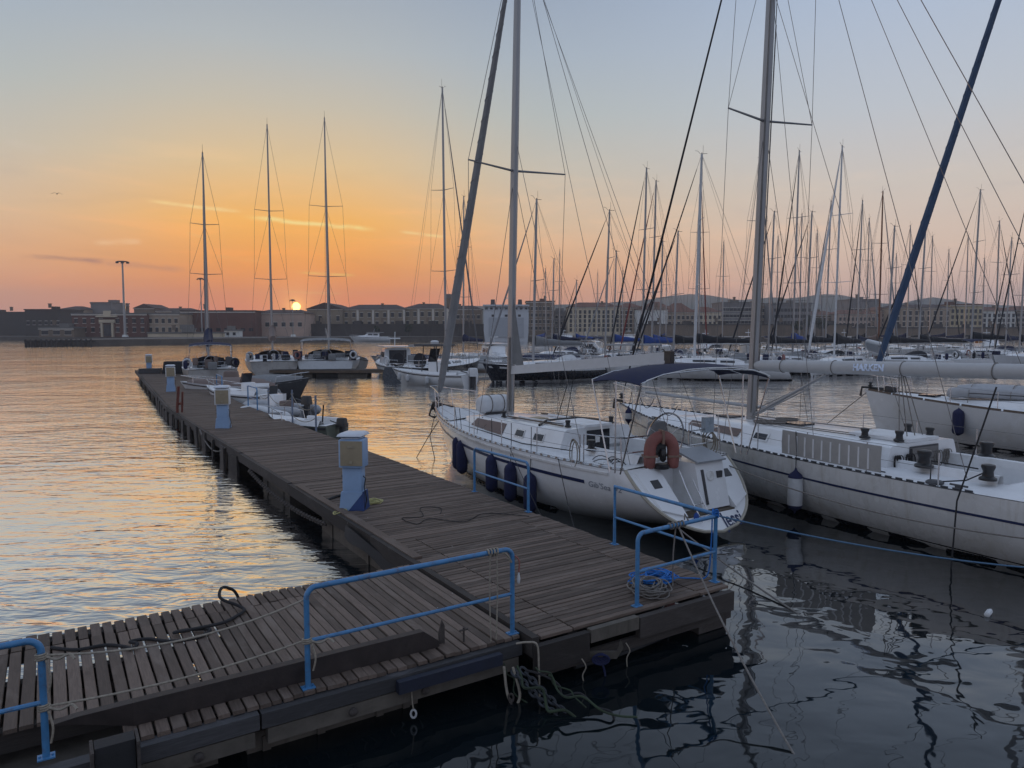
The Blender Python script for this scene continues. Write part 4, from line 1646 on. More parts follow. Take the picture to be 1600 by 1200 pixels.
def pulpit(H, root, r=.014, h=.62, detail=True):
    b = MB()
    y0 = H.L - 1.5
    for s in (-1, 1):
        p0 = H.deck(y0, .93, s)
        p1 = H.deck(H.L - .65, .9, s)
        tip = Vector((s * .12, H.L + .12, H.F(1) + h * 1.02))
        b.tube([p0, p0 + Vector((0, .05, h)), p1 + Vector((0, .1, h)), tip], r, 5)
        b.tube([p1, p1 + Vector((0, .1, h))], r, 5)
        b.tube([p0 + Vector((0, .02, h * .5)), p1 + Vector((0, .05, h * .5))], r * .8, 5)
    b.tube([Vector((-.12, H.L + .12, H.F(1) + h * 1.02)), Vector((.12, H.L + .12, H.F(1) + h * 1.02))], r, 5)
    obj('pulpit', b, M_steel, root)


def lifelines(H, root, y0, y1, n, h=.6, r=.012, parts=True, wire=.004):
    joined = MB()
    ys = [y0 + (y1 - y0) * i / (n - 1) for i in range(n)]
    for s in (-1, 1):
        for y in ys:
            p = H.deck(y, .96, s)
            b = MB() if parts else joined
            b.tube([p, p + Vector((0, 0, h))], r, 6)
            if parts:
                obj('stanchion', b, M_steel, root)
        for k in (.52, 1.0):
            b = MB() if parts else joined
            b.tube([H.deck(y, .96, s) + Vector((0, 0, h * k)) for y in ys], wire, 4, cap=False)
            if parts:
                obj('lifeline', b, M_wire, root)
    if not parts:
        obj('guard_rail', joined, M_steel, root)


def pushpit(H, root, r=.014, h=.62, gap=True, y0=None, ln=1.1):
    y0 = H.y0 + H.scoop + .05 if y0 is None else y0
    for s in (-1, 1):
        b = MB()
        a, c = H.deck(y0, .93, s), H.deck(y0 + ln, .95, s)
        inn = Vector((s * .45, y0 - .02, a.z))
        b.tube([c, c + Vector((0, 0, h)), a + Vector((0, .1, h)), a + Vector((-s * .12, 0, h)), inn + Vector((0, 0, h)), inn + Vector((0, 0, h * .5)), a + Vector((-s * .1, .03, h * .5)), c + Vector((0, 0, h * .5))], r, 6)
        b.tube([a, a + Vector((0, .05, h))], r, 6)
        obj('pushpit', b, M_steel, root)


def winch(root, loc, s=1.0, parent_name='winch'):
    b = MB()
    b.lathe([(.10 * s, 0), (.10 * s, .025 * s), (.065 * s, .05 * s), (.058 * s, .11 * s), (.075 * s, .15 * s), (.08 * s, .165 * s), (.075 * s, .19 * s), (.03 * s, .2 * s)], 14, Matrix.Translation(loc))
    return obj(parent_name, b, M_black, root)


def sprayhood(H, root, y0, y1, w, z, h, m):
    b = MB()
    rows = []
    for i in range(6):
        f = i / 5
        y = y0 + (y1 - y0) * f
        hh = h * (math.sin((1 - f) * PI / 2) ** .6 if f < 1 else 0.03)
        rows.append([(w * math.cos(a_) * (1 - .1 * f), y, z + hh * (max(0, math.sin(a_)) ** .7)) for a_ in [PI * k / 8 for k in range(9)]])
    b.grid(rows)
    obj('sprayhood', b, m, root, angle=70)


def bimini(root, y0, y1, w, z0, z1, m, zc=.25, bulge=1.0, r=.014, drop=.0):
    b = MB()
    rows = []
    for i in range(7):
        f = i / 6
        y = y0 + (y1 - y0) * f
        zz = z0 + bulge * zc * math.sin(f * PI) ** .8
        rows.append([(w * s, y, zz - (abs(s) ** 2.6) * zc * .95 - (.05 if abs(s) > .98 else 0)) for s in (-1, -.92, -.7, -.35, 0, .35, .7, .92, 1)])
    b.grid(rows)
    up = [[(x, y, z - .012) for x, y, z in r_] for r_ in rows]
    b.grid([list(reversed(r_)) for r_ in up])
    o = obj('bimini', b, m, root, angle=75)
    f = MB()
    for y, yf in ((y0, (y0 + y1) / 2 - .15), (y0 + (y1 - y0) * .5, (y0 + y1) / 2), (y1, (y0 + y1) / 2 + .15)):
        for s in (-1, 1):
            f.tube([(s * w * 1.0, yf, z1), (s * w, y, z0 - zc * .95)], r, 6)
        f.tube([(-w, y, z0 - zc * .96), (-w * .7, y, z0 - .08), (0, y, z0 - .02 + (zc * .6 * bulge if y not in (y0, y1) else 0)), (w * .7, y, z0 - .08), (w, y, z0 - zc * .96)], r * .8, 5)
    obj('bimini_frame', f, M_steel, root)
    return o


def fender(label, top, L, r, m, cat='fender', group=None, rope_up=None, endm=None, lean=0.0):
    """hanging fender: top = where its rope is made fast"""
    top = Vector(top)
    body_top = Vector(rope_up) if rope_up else top - Vector((0, 0, .5))
    root = thing('fender', label, cat, body_top, lean, group)
    b = MB()
    n = 14
    b.lathe([(.02, 0), (r * .35, -.04), (r * .8, -.10), (r, -.18), (r, -L + .16), (r * .85, -L + .08), (r * .4, -L + .02), (.02, -L)], n)
    obj('body', b, m, root)
    if endm:
        b = MB()
        b.lathe([(.015, .05), (.03, .0), (r * .37, -.038), (r * .84, -.10), (r * 1.02, -.17), (r * .9, -.175)], n)
        b.lathe([(.012, -L - .05), (.03, -L), (r * .42, -L + .022), (r * .88, -L + .08), (r * 1.02, -L + .14), (r * .9, -L + .15)], n)
        obj('end_cap', b, endm, root)
    b = MB()
    d = top - body_top
    b.tube([(0, 0, -.02), d * .5 + Vector((.01, 0, 0)), d], .009, 5)
    obj('lanyard', b, M_blackrope, root)
    return root


def hdg(hx, hy):
    return math.atan2(-hx, hy)

# ================================================================== nearest sloop, stern towards the pier corner
def sloop_one():
    hx, hy = -.572, .820
    loc = (4.35, 14.35, 0)
    root = thing('sailboat', 'white sloop with dark navy bimini and orange lifebuoy moored against the pier, stern nearest', 'sailboat', loc, hdg(hx, hy), 'large sloops in the basin')
    H = Hull(12.1, 3.75, 1.36, 1.64, rake=1.1, scoop=1.35, wt=.84, D=.5, lift=.14)
    hull_parts(H, root, M_gel, M_deck, (1.5, 3.95, .78, .55), recess=(.74, .44))
    band(H, root, 'hull_stripe', M_navy, lambda t: H.F(t) - .40, lambda t: H.F(t) - .325, .195, .93)
    band(H, root, 'rubbing_strake', M_gelold, lambda t: H.F(t) - .12, lambda t: H.F(t) - .075, .11, .985, .022)
    band(H, root, 'boot_stripe', M_navyhull, lambda t: -.12, lambda t: .08, .32, .98, .005)
    # rim round the open transom
    b = MB()
    f0 = H.F(0)
    zs = [f0 - (f0 - .14) * (k / 16) ** .8 for k in range(17)]
    path = [H.P(0, z, -1) for z in zs] + [H.P(0, z, 1) for z in reversed(zs[:-1])]
    b.tube(path, .035, 6)
    obj('transom_rim', b, mat('transom_rubber', (.42, .39, .32), .7, var=.1), root)
    # toe rail with drain slots
    for s in (-1, 1):
        b = MB()
        n = 40
        ys = [1.4 + (H.L - 1.55) * i / n for i in range(n + 1)]
        ys = [y for y in ys if y < H.L - .08]
        for y0, y1 in zip(ys[:-1], ys[1:]):
            p, q = H.deck(y0 + .03, 1, s, .02), H.deck(y1 - .03, 1, s, .02)
            d = q - p
            b.tube([p + Vector((0, 0, .05)), q + Vector((0, 0, .05))], .014, 4)
            b.box(p + Vector((0, 0, .03)), (.03, .08, .05), 0)
        obj('toe_rail', b, M_steel, root)
    # transom furniture: name panel, wings, locker, steps
    sl = H.scoop / f0              # transom slope dy/dz
    nrm = Vector((0, -1, sl)).normalized()

    def T(x, z, off=0.0):
        return Vector((x, sl * z, z)) + nrm * off
    b = MB()
    for s in (-1, 1):
        b.hexa([T(s * .74, .46), T(s * 1.32, .62), T(s * 1.45, 1.3), T(s * .72, 1.34), T(s * .74, .46, .05), T(s * 1.29, .62, .05), T(s * 1.42, 1.3, .05), T(s * .72, 1.34, .05)])
    obj('transom_wing', b, M_gel, root, smooth=False)
    b = MB()
    y_ = 1.15
    b.hexa([(-.16, .55, .5), (.70, .55, .5), (.70, 1.6, .5), (-.16, 1.6, .5), (-.16, .78, 1.44), (.70, .78, 1.44), (.70, 1.6, 1.44), (-.16, 1.6, 1.44)])
    lk = obj('stern_locker', b, M_gel, root, smooth=False)
    b = MB()
    b.hexa([(-.17, .70, 1.445), (.72, .70, 1.445), (.72, 1.32, 1.62), (-.17, 1.32, 1.62), (-.17, .69, 1.48), (.72, .69, 1.48), (.72, 1.32, 1.66), (-.17, 1.32, 1.66)])
    obj('seat_lid', b, mat('grey_seat_lid', (.36, .38, .41), .45, var=.08), root, smooth=False)

    def on_front(x, z, off):       # on the leaning front of the locker
        k = (z - .5) / .94
        return Vector((x, .55 + .23 * k - off, z))
    b = MB()
    for dx in (-.08,):
        b.hexa([on_front(-.02, .6, 0), on_front(.05, .6, 0), on_front(.05, 1.3, 0), on_front(-.02, 1.3, 0), on_front(-.02, .6, .02), on_front(.05, .6, .02), on_front(.05, 1.3, .02), on_front(-.02, 1.3, .02)])
    obj('wooden_slat', b, M_dkgrey, lk, smooth=False)
    b = MB()
    p = on_front(.24, 1.16, .0)
    b.lathe([(.115, -.02), (.115, .012), (.09, .02), (.085, .014), (.02, .014)], 18, Matrix.Translation(p) @ Matrix.Rotation(PI / 2 - .28, 4, 'X'))
    b.box(p + Vector((0, -.02, 0)), (.03, .02, .15), 0, ry=.7)
    obj('hatch_cap', b, M_gelold, lk)
    b = MB()
    b.box(on_front(.52, 1.16, .0), (.16, .06, .14))
    obj('vent_box', b, M_dkgrey, lk, smooth=False)
    b = MB()
    for k in range(4):
        b.hexa([(-.66, .44 + k * .09, .44), (.72, .44 + k * .09, .44), (.72, .52 + k * .09, .44), (-.66, .52 + k * .09, .44), (-.66, .44 + k * .09, .47), (.72, .44 + k * .09, .47), (.72, .52 + k * .09, .47), (-.66, .52 + k * .09, .47)])
    obj('step_slats', b, M_teak, root, smooth=False)
    b = MB()
    for s, x in ((-1, -1.05), (1, 1.12)):
        z = 1.04
        b.hexa([T(x - .11, z - .07, .05), T(x + .11, z - .07, .05), T(x + .11, z + .07, .05), T(x - .11, z + .07, .05), T(x - .11, z - .07, .062), T(x + .11, z - .07, .062), T(x + .11, z + .07, .062), T(x - .11, z + .07, .062)])
    obj('vent_plate', b, M_dkgrey, root, smooth=False)
    # boarding ladder folded up
    b = MB()
    for dx in (-.48, -.18):
        b.tube([T(dx, .32, .06), T(dx, .6, .12), Vector((dx + .02, .75, 1.0)), Vector((dx + .05, .95, 1.3))], .013, 6)
    for z in (.4, .6):
        b.tube([T(-.48, z, .09), T(-.18, z, .09)], .013, 6)
    obj('boarding_ladder', b, M_steel, root)
    b = MB()
    b.lathe([(.02, 0), (.055, .03), (.05, .13), (.02, .17)], 8, Matrix.Translation(T(-.62, .36, .06)))
    obj('blue_float', b, M_bluecan, root)
    # the boat's name
    vs, fs = text_mesh('Jessi', .30, shear=.12, offset=.006)
    obj('name_lettering', MB().add([T(.14 + x * 1.18, .185 + y * 1.15, .008) for x, y, _ in vs], fs), M_navy, root, smooth=False)
    # builder's mark on the topside
    for s_, y0 in (("Gib'Sea", 2.30), ("92", 1.60)):
        vs, fs = text_mesh(s_, .20, shear=.15)
        pts = []
        for x, y, _ in vs:
            yy, zz = y0 - x * 1.02, H.F(.2) - .44 + y * .9 - (x * .012)
            t = H.t_at(yy, zz)
            q = H.P(t, zz, -1, .008)
            pts.append(q)
        obj('type_lettering', MB().add(pts, fs), mat('grey_lettering' + s_[-1], (.22, .24, .28), .5), root, smooth=False)
    # coachroof
    cab = Cabin(H, [(3.95, 1.22, 1.02, .50), (5.2, 1.25, 1.03, .47), (6.8, 1.15, .90, .41), (8.4, .92, .66, .29), (9.9, .52, .30, .03)])
    cab.build(root, M_gel)
    cab.window(root, 6.45, 7.5, .16, .88, M_browncov, name='window_cover', slant=-.02)
    cab.window(root, 7.56, 8.35, .16, .86, M_browncov, name='window_cover', slant=-.1)
    for y0 in (5.45, 4.62):
        cab.window(root, y0, y0 + .42, .28, .74, M_steel, name='portlight_frame', n=2, off=.010)
        cab.window(root, y0 + .035, y0 + .385, .34, .68, M_glass, name='portlight', n=2, off=.016)
    zc = H.deck(4).z
    b = MB()
    b.hexa([(-.36, 3.93, zc - .32), (.36, 3.93, zc - .32), (.36, 3.95, zc - .32), (-.36, 3.95, zc - .32), (-.36, 3.93, zc + .44), (.36, 3.93, zc + .44), (.36, 3.95, zc + .44), (-.36, 3.95, zc + .44)])
    dr = obj('companionway_door', b, M_glass, root, smooth=False)
    b = MB()
    b.box((-.04, 3.922, zc + .22), (.14, .01, .17))
    obj('notice', b, M_paper, dr, smooth=False)
    b = MB()
    b.box((0, 4.5, cab.roof(4.5, 0) + .035), (.86, 1.15, .06))
    b.box((-.5, 5.3, cab.roof(5.2, 0) + .02), (.05, 2.5, .045))
    b.box((.5, 5.3, cab.roof(5.2, 0) + .02), (.05, 2.5, .045))
    obj('sliding_hatch', b, M_deck, root, smooth=False)
    b = MB()
    b.tube([(-1.0, 5.0, cab.roof(5, 1) + .03), (-.5, 5.35, cab.roof(5.3, .5) + .06), (.5, 5.35, cab.roof(5.3, .5) + .06), (1.0, 5.0, cab.roof(5, 1) + .03)], .03, 6)
    obj('traveller_track', b, M_black, root)
    for sx in (-1, 1):
        b = MB()
        b.tube([(sx * .72, 4.4, cab.roof(4.4, .7) + .03), (sx * .70, 5.6, cab.roof(5.6, .7) + .05), (sx * .58, 7.0, cab.roof(7.0, .6) + .05)], .02, 6)
        obj('grab_rail', b, M_teakr, root)
    b = MB()
    b.box((0, 8.55, cab.roof(8.5, 0) + .02), (.5, .5, .05))
    obj('fore_hatch', b, M_glass, root, smooth=False)
    b = MB()
    b.box((-.15, 6.2, cab.roof(6.2, 0) + .015), (.42, .42, .03))
    obj('deck_hatch', b, M_tan, root, smooth=False)
    # tarpaulin draped over the foredeck
    b = MB()
    rows = []
    for i in range(7):
        y = 9.2 + i * .38
        t = H.t_at(y, H.F(.8))
        wdt = H.b(t) * .86
        rows.append([(wdt * s_, y, H.deck(y).z + .05 + .10 * (1 - abs(s_)) + .012 * math.sin(i * 2 + s_ * 6)) for s_ in (-1, -.6, -.25, .05, .4, .75, 1)])
    b.grid(rows)
    obj('foredeck_cover', b, M_whitecan, root, angle=60)
    # rig
    zm = cab.roof(7.7, 0)
    rigging(H, root, 7.7, zm, 15.2, .13, boom=None, spreaders=(.505,), spw=1.62, wire=.009, genoa=M_sail, genoa_r=.115, rake=.42, genoa_end=.97, backstay=True)
    b = MB()
    b.tube([(.03, 7.62, zm + .1), (.05, 7.6, zm + 3.2)], .05, 5)
    b.tube([(-.05, 7.58, zm + .1), (-.06, 7.57, zm + 2.8)], .02, 4)
    b.tube([(-.1, 7.62, zm + .1), (-.11, 7.58, zm + 2.2)], .02, 4)
    obj('halyards', b, M_greyrope, root)
    b = MB()
    a0, a1 = Vector((0, 7.56, 3.07)), Vector((0, 1.75, 3.60))
    b.hexa([a0 + Vector((-.07, 0, -.12)), a0 + Vector((.07, 0, -.12)), a1 + Vector((.07, 0, -.13)), a1 + Vector((-.07, 0, -.13)), a0 + Vector((-.05, 0, .11)), a0 + Vector((.05, 0, .11)), a1 + Vector((.05, 0, .12)), a1 + Vector((-.05, 0, .12))])
    bo = obj('boom', b, mat('white_boom', (.55, .56, .57), .45, var=.05), root, smooth=False)
    b = MB()
    b.box(a1 + Vector((0, -.07, -.02)), (.13, .18, .32))
    obj('boom_end', b, M_black, bo, smooth=False)
    b = MB()
    b.tube([a1 + Vector((0, .1, .1)), (0, 7.3, 15)], .006, 4)
    obj('topping_lift', b, M_wire, bo)
    for q, z_ in (((-1.2, 1.6, 1.4), 14.9), ((1.25, 1.6, 1.4), 14.9), ((-1.0, 3.4, 1.5), 9.2)):
        b = MB()
        b.tube([q, (0, 7.35, z_)], .008, 4, cap=False)
        obj('running_stay', b, M_wire, root)
    b = MB()
    for k in (-.05, .05):
        b.tube([(k, 4.9, 3.2), (k * 3, 5.35, cab.roof(5.3, 0) + .08)], .012, 4)
    obj('mainsheet', b, M_blackrope, root)
    # grey gathered cloth hanging at the mast (aft side)
    b = MB()
    rows = []
    for i in range(6):
        f = i / 5
        z = 3.25 + 2.3 * f
        wd = .55 * (1 - f) ** 1.3 + .04
        rows.append([(-.03, 7.58, z), (-.05, 7.58 - wd * .5, z - .05), (-.02, 7.58 - wd, z - .1 * (1 - f)), (.03, 7.58 - wd * .5, z - .04)])
    b.grid(rows, closed=True)
    obj('mainsail_stump', b, M_greycan, root, angle=80)
    pulpit(H, root, .016, .66)
    lifelines(H, root, 2.6, H.L - 2.3, 6, .62, .013)
    pushpit(H, root, .016, .64, y0=1.5, ln=1.0)
    b = MB()
    for s in (-1, 1):
        b.box(H.deck(H.L - .3, .5, s) + Vector((0, 0, .07)), (.1, .3, .1))
    b.tube([(0, H.L - .5, H.F(1) + .1), (0, H.L + .1, H.F(1) + .12), (.0, H.L + .22, H.F(1) - .12)], .05, 6)
    b.tube([(0, H.L + .20, H.F(1) + .02), (-.16, H.L + .12, H.F(1) - .3), (.0, H.L + .05, H.F(1) - .38), (.16, H.L + .12, H.F(1) - .3), (0, H.L + .20, H.F(1) + .02)], .035, 5)
    obj('anchor', b, M_rust, root)
    b = MB()
    b.tube(sag((0, H.L - 1.2, H.F(1) + .1), (0, H.L - .3, H.F(1) + .12), .01), .03, 5)
    obj('windlass_chain', b, M_rust, root)
    # winches
    for s in (-1, 1):
        winch(root, Vector((s * 1.0, 3.05, H.deck(3).z + .15)), 1.25)
        winch(root, Vector((s * .7, 4.25, cab.roof(4.25, .7) + .02)), .85)
    winch(root, Vector((-.62, 7.1, cab.roof(7.1, .6) + .02)), .8)
    for y in (9.3, 2.0):
        for s in (-1, 1):
            b = MB()
            p = H.deck(y, .93, s)
            b.tube([p + Vector((0, -.14, .07)), p + Vector((0, .14, .07))], .016, 6)
            b.box(p + Vector((0, 0, .03)), (.04, .1, .07))
            obj('cleat', b, M_steel, root)
    # steering wheel and binnacle
    zc2 = H.deck(1.5).z
    wc = Vector((.02, 1.78, zc2 + .46))
    b = MB()
    b.tube([wc + Vector((.58 * math.cos(a_), -.07 * math.sin(a_), .58 * math.sin(a_))) for a_ in [2 * PI * k / 36 for k in range(36)]], .021, 6, closed=True)
    wh = obj('steering_wheel', b, M_steel, root)
    for k in range(6):
        a_ = PI / 6 + k * PI / 3
        b = MB()
        b.tube([wc, wc + Vector((.57 * math.cos(a_), -.07 * math.sin(a_), .57 * math.sin(a_)))], .008, 5)
        obj('spoke', b, M_steel, wh)
    b = MB()
    b.rbox((.02, 1.98, zc2 + .02), (.24, .22, .95), .05, taper=.75)
    bi = obj('binnacle', b, M_gelold, root)
    b = MB()
    b.rbox((.02, 2.02, zc2 + .68), (.52, .3, .30), .08, taper=.8)
    obj('instrument_cover', b, M_greycan, bi)
    bm = bimini(root, .55, 1.95, 1.95, 3.42, zc2 + .02, M_navycan, .24, .3, r=.016)
    b = MB()
    b.tube([(1.95 * s_, .55, 3.425 - abs(s_) ** 2.6 * .228 - (.05 if abs(s_) > .98 else 0)) for s_ in (-1, -.92, -.7, -.35, 0, .35, .7, .92, 1)], .013, 5)
    obj('piping', b, M_gelold, bm)
    # coiled lines hung on the port lifeline and the pushpit
    def coil(p, m, n=5, h=.42, w=.09, name='coiled_line'):
        b = MB()
        for k in range(n):
            o = Vector(((k - n / 2) * .02, (k % 3 - 1) * .025, 0))
            b.tube([p + o + Vector((0, -w * math.sin(2 * PI * j / 14), -h / 2 + h / 2 * math.cos(2 * PI * j / 14) - .02 * k)) for j in range(14)], .012, 5, closed=True)
        obj(name, b, m, root)
    coil(H.deck(2.75, .96, -1) + Vector((-.02, 0, .52)), M_rope, 4, .62, .13)
    coil(Vector((1.3, 1.62, H.F(0) + .62)), M_rope, 7, .5, .16)
    for (xx, yy, r0) in ((-1.2, 1.95, .2), (-1.25, 2.4, .26), (-1.1, 2.2, .18)):
        b = MB()
        b.tube([Vector((xx + r0 * .7 * math.cos(a_), yy + r0 * math.sin(a_), H.deck(2.1).z + .06 + .05 * math.sin(a_ * 2))) for a_ in [2 * PI * k / 18 for k in range(18)]], .01, 5, closed=True)
        obj('loose_line', b, M_blackrope, root)
    b = MB()
    b.tube([H.deck(9.5, .9, -1), cab.side(7.2, .05, -1, .1), cab.side(5.2, .02, -1, .12), H.deck(3.4, .7, -1) + Vector((0, 0, .12))], .012, 5)
    b.tube([cab.side(8.0, .95, -1, .0), Vector((-.6, 6.4, cab.roof(6.4, .6) + .03)), Vector((-.72, 4.4, cab.roof(4.4, .7) + .08))], .012, 5)
    obj('jib_sheet', b, M_blackrope, root)
    b = MB()
    b.box((1.1, 1.52, H.F(0) + .72), (.28, .12, .34))
    obj('stern_panel', b, mat('pale_panel', (.35, .42, .48), .3), root, smooth=False)
    return root, H, cab


BOAT1, H1, CAB1 = sloop_one()


def on_boat(root, p):
    M = Matrix.Translation(root.location) @ Matrix.Rotation(root.rotation_euler.z, 4, 'Z')
    return M @ Vector(p)


# things carried by the nearest sloop
def horseshoe():
    p = on_boat(BOAT1, (-.70, 1.20, 1.34))
    root = thing('lifebuoy', 'faded orange horseshoe lifebuoy hung on the stern rail of the nearest sloop', 'lifebuoy', p, 0.12)
    b = MB()
    pts, rs = [], []
    for z_, r_ in ((.0, .08), (.03, .115), (.2, .13), (.38, .13)):
        pts.append((.25, 0, z_))
        rs.append(r_)
    for k in range(1, 10):
        a_ = PI * k / 10
        pts.append((.25 * math.cos(a_), 0, .38 + .28 * math.sin(a_)))
        rs.append(.13)
    for z_, r_ in ((.38, .13), (.2, .13), (.03, .115), (.0, .08)):
        pts.append((-.25, 0, z_))
        rs.append(r_)
    b.tube(pts, rs, 10)
    obj('buoy_body', b, M_orange, root, angle=80)
    b = MB()
    for sx in (-1, 1):
        b.box((sx * .25, -.0, .26), (.275, .275, .04))
    b.box((0, 0, .66), (.05, .275, .275))
    obj('strap', b, mat('dull_strap', (.25, .16, .12), .8), root, smooth=False)
    b = MB()
    b.box((0, .04, .38), (.2, .06, .3))
    b.lathe([(.03, 0), (.07, .05), (.07, .2), (.04, .26)], 8, Matrix.Translation((.02, -.04, .14)))
    obj('light_holder', b, M_black, root)
    b = MB()
    b.lathe([(.05, 0), (.16, .02), (.17, .08), (.12, .12)], 12, Matrix.Translation((0, -.02, -.02)))
    obj('line_bag', b, M_black, root)
horseshoe()


def canister():
    p = on_boat(BOAT1, (-.12, 8.35, CAB1.roof(8.3, 0) + .02))
    root = thing('liferaft', 'white life raft valise strapped on deck in front of the first mast', 'life raft', p, BOAT1.rotation_euler.z)
    b = MB()
    b.tube([(-.52, 0, .27), (-.50, 0, .27), (-.38, 0, .27), (.38, 0, .27), (.50, 0, .27), (.52, 0, .27)], [.12, .21, .265, .265, .21, .12], 14)
    obj('valise', b, M_whitecan, root, angle=70)
    for s in (-.22, .2):
        b = MB()
        b.tube([(s, .275 * math.cos(a_), .27 + .275 * math.sin(a_)) for a_ in [2 * PI * k / 18 for k in range(18)]], .014, 5, closed=True)
        obj('strap', b, M_greyrope, root)
    b = MB()
    b.box((0, 0, .02), (.7, .36, .05))
    obj('cradle', b, M_dkgrey, root, smooth=False)
canister()

# navy fenders along the port side of the nearest sloop
for lab, y, rz_ in (('first navy fender from the bow, hanging near the pier corner post', 8.35, 1.12), ('second navy fender from the bow, tight beside the first', 7.95, 1.08),
                    ('third navy fender from the bow, behind the middle of the blue railing', 5.95, .98), ('fourth navy fender from the bow, between two hull stripes of rope', 5.05, .92),
                    ('last navy fender from the bow, bluest one by the right railing post', 4.25, .80)):
    e = H1.deck(y, .96, -1)
    top = e + Vector((0, 0, .60))
    t = H1.t_at(y, rz_ - .3)
    bt = Vector((-(H1.x(t, .6) + .16), y - .1, rz_ + .12))
    w_top, w_bt = on_boat(BOAT1, top), on_boat(BOAT1, bt)
    fender(lab, w_top, .98, .155, M_navyfend, group='navy fenders on the nearest sloop', rope_up=w_bt)


# ================================================================== second sloop, white boom across the right side
def sloop_two():
    hx, hy = -.49, .872
    loc = (10.35, 12.9, 0)
    root = thing('sailboat', 'long white sloop with thin navy hull line lying to the right of the nearest sloop', 'sailboat', loc, hdg(hx, hy), 'large sloops in the basin')
    H = Hull(13.7, 4.15, 1.30, 1.70, rake=1.0, scoop=.9, wt=.76, D=.5, y0=-2.6)
    hull_parts(H, root, M_gelold, M_deck, (.9, 3.05, .85, .6))
    band(H, root, 'hull_stripe', M_navy, lambda t: H.F(t) - .40, lambda t: H.F(t) - .355, .02, .97)
    band(H, root, 'boot_stripe', M_navyhull, lambda t: -.12, lambda t: .13, .0, .98, .005)
    for s in (-1, 1):
        b = MB()
        n = 60
        ys = [.95 + (H.L - 1.05) * i / n for i in range(n + 1)]
        for y0, y1 in zip(ys[:-1], ys[1:]):
            p, q = H.deck(y0 + .02, 1, s, .02), H.deck(y1 - .06, 1, s, .02)
            b.tube([p + Vector((0, 0, .04)), q + Vector((0, 0, .04))], .016, 4)
        b.tube([H.deck(y, 1, s, .02) + Vector((0, 0, .012)) for y in ys], .012, 4)
        obj('toe_rail', b, M_dkgrey, root)
    cab = Cabin(H, [(3.05, 1.32, 1.12, .48), (4.6, 1.38, 1.12, .46), (7.0, 1.28, .98, .38), (9.2, .98, .70, .25), (10.8, .6, .36, .03)])
    cab.build(root, M_gel)
    cab.window(root, 7.2, 9.3, .18, .72, M_browncov, name='window_cover', slant=-.05)
    for y0 in (6.2, 5.1):
        cab.window(root, y0, y0 + .5, .24, .76, M_gel, name='portlight_frame', n=2, off=.010)
        cab.window(root, y0 + .05, y0 + .45, .32, .68, M_glass, name='portlight', n=2, off=.016)
    zc = H.deck(3.05).z
    b = MB()
    b.hexa([(-.5, 3.02, zc - .4), (.5, 3.02, zc - .4), (.5, 3.05, zc - .4), (-.5, 3.05, zc - .4), (-.5, 3.02, zc + .42), (.5, 3.02, zc + .42), (.5, 3.05, zc + .42), (-.5, 3.05, zc + .42)])
    cd_ = obj('companionway', b, M_dkgrey, root, smooth=False)
    for k in range(6):
        b = MB()
        b.box((0, 3.008, zc - .32 + k * .13), (.92, .03, .118))
        obj('washboard', b, mat('washboard_grey', (.16, .15, .145), .6, var=.1) if k == 0 else MATS['washboard_grey'], cd_, smooth=False)
    b = MB()
    b.box((0, 3.75, cab.roof(3.7, 0) + .04), (1.1, 1.4, .07))
    obj('sliding_hatch', b, M_deck, root, smooth=False)
    b = MB()
    for y in (8.6, 6.3):
        b.box((0, y, cab.roof(y, 0) + .03), (.55, .55, .05))
    obj('deck_hatch', b, M_glass, root, smooth=False)
    ym = 7.85
    zm = cab.roof(ym, 0)
    rigging(H, root, ym, zm, 18.5, .14, boom=None, spreaders=(.47, .76), spw=1.55, wire=.009, genoa=M_blackcan, genoa_r=.03, rake=.5, genoa_end=.96)
    b = MB()
    a0, a1 = Vector((0, ym - .14, 3.24)), Vector((0, .15, 3.42))
    b.tube([a0, a0.lerp(a1, .02), a0.lerp(a1, .1), a0.lerp(a1, .5), a0.lerp(a1, .98), a1], [.10, .14, .155, .16, .15, .09], 14)
    bo = obj('boom', b, M_whitecan if False else mat('white_boom_bag', (.46, .46, .46), .6, var=.04, bump=.1, bscale=5), root)
    for f in (.12, .32, .55, .8, .93, .955):
        b = MB()
        p = a0.lerp(a1, f)
        b.tube([p + Vector((.165 * math.cos(a_), 0, .165 * math.sin(a_))) for a_ in [2 * PI * k / 14 for k in range(14)]], .012 if f < .9 else .02, 4, closed=True)
        obj('boom_tie', b, M_greyrope if f < .9 else M_dkgrey, bo)
    vs, fs = text_mesh('HARKEN', .2, shear=.0, offset=.010)
    pts = []
    for x, y, _ in vs:
        f = (ym - .14 - (4.70 - x * .98)) / (ym - .14 - .15)
        c_ = a0.lerp(a1, f)
        an = math.radians(172) - (y - .07) / .16
        pts.append(c_ + Vector((.176 * math.cos(an), 0, .176 * math.sin(an))))
    obj('logo_lettering', MB().add(pts, fs), mat('logo_pale_blue', (.70, .80, .97), .5, var=.02), bo, smooth=False)
    b = MB()
    for dx, dy, zt in ((.1, -.1, 16), (-.1, -.08, 15), (.05, -.16, 12)):
        b.tube([(dx, ym + dy, zm + .2), (dx * 1.1, ym + dy - .5 * (zt - zm) / 16.4, zt)], .014, 4)
    obj('halyards', b, M_greyrope, root)
    b = MB()
    b.tube([(0, ym - .15, zm + .15), (0, ym - 2.3, 3.1)], [.05, .035], 8)
    b.tube([(.05, ym - .15, zm + .3), (.05, ym - 2.4, 3.12)], .014, 5)
    b.tube([(-.06, ym - .15, zm + .1), (-.06, ym - 1.9, 2.75)], .018, 5)
    obj('boom_vang', b, M_alu, root)
    b = MB()
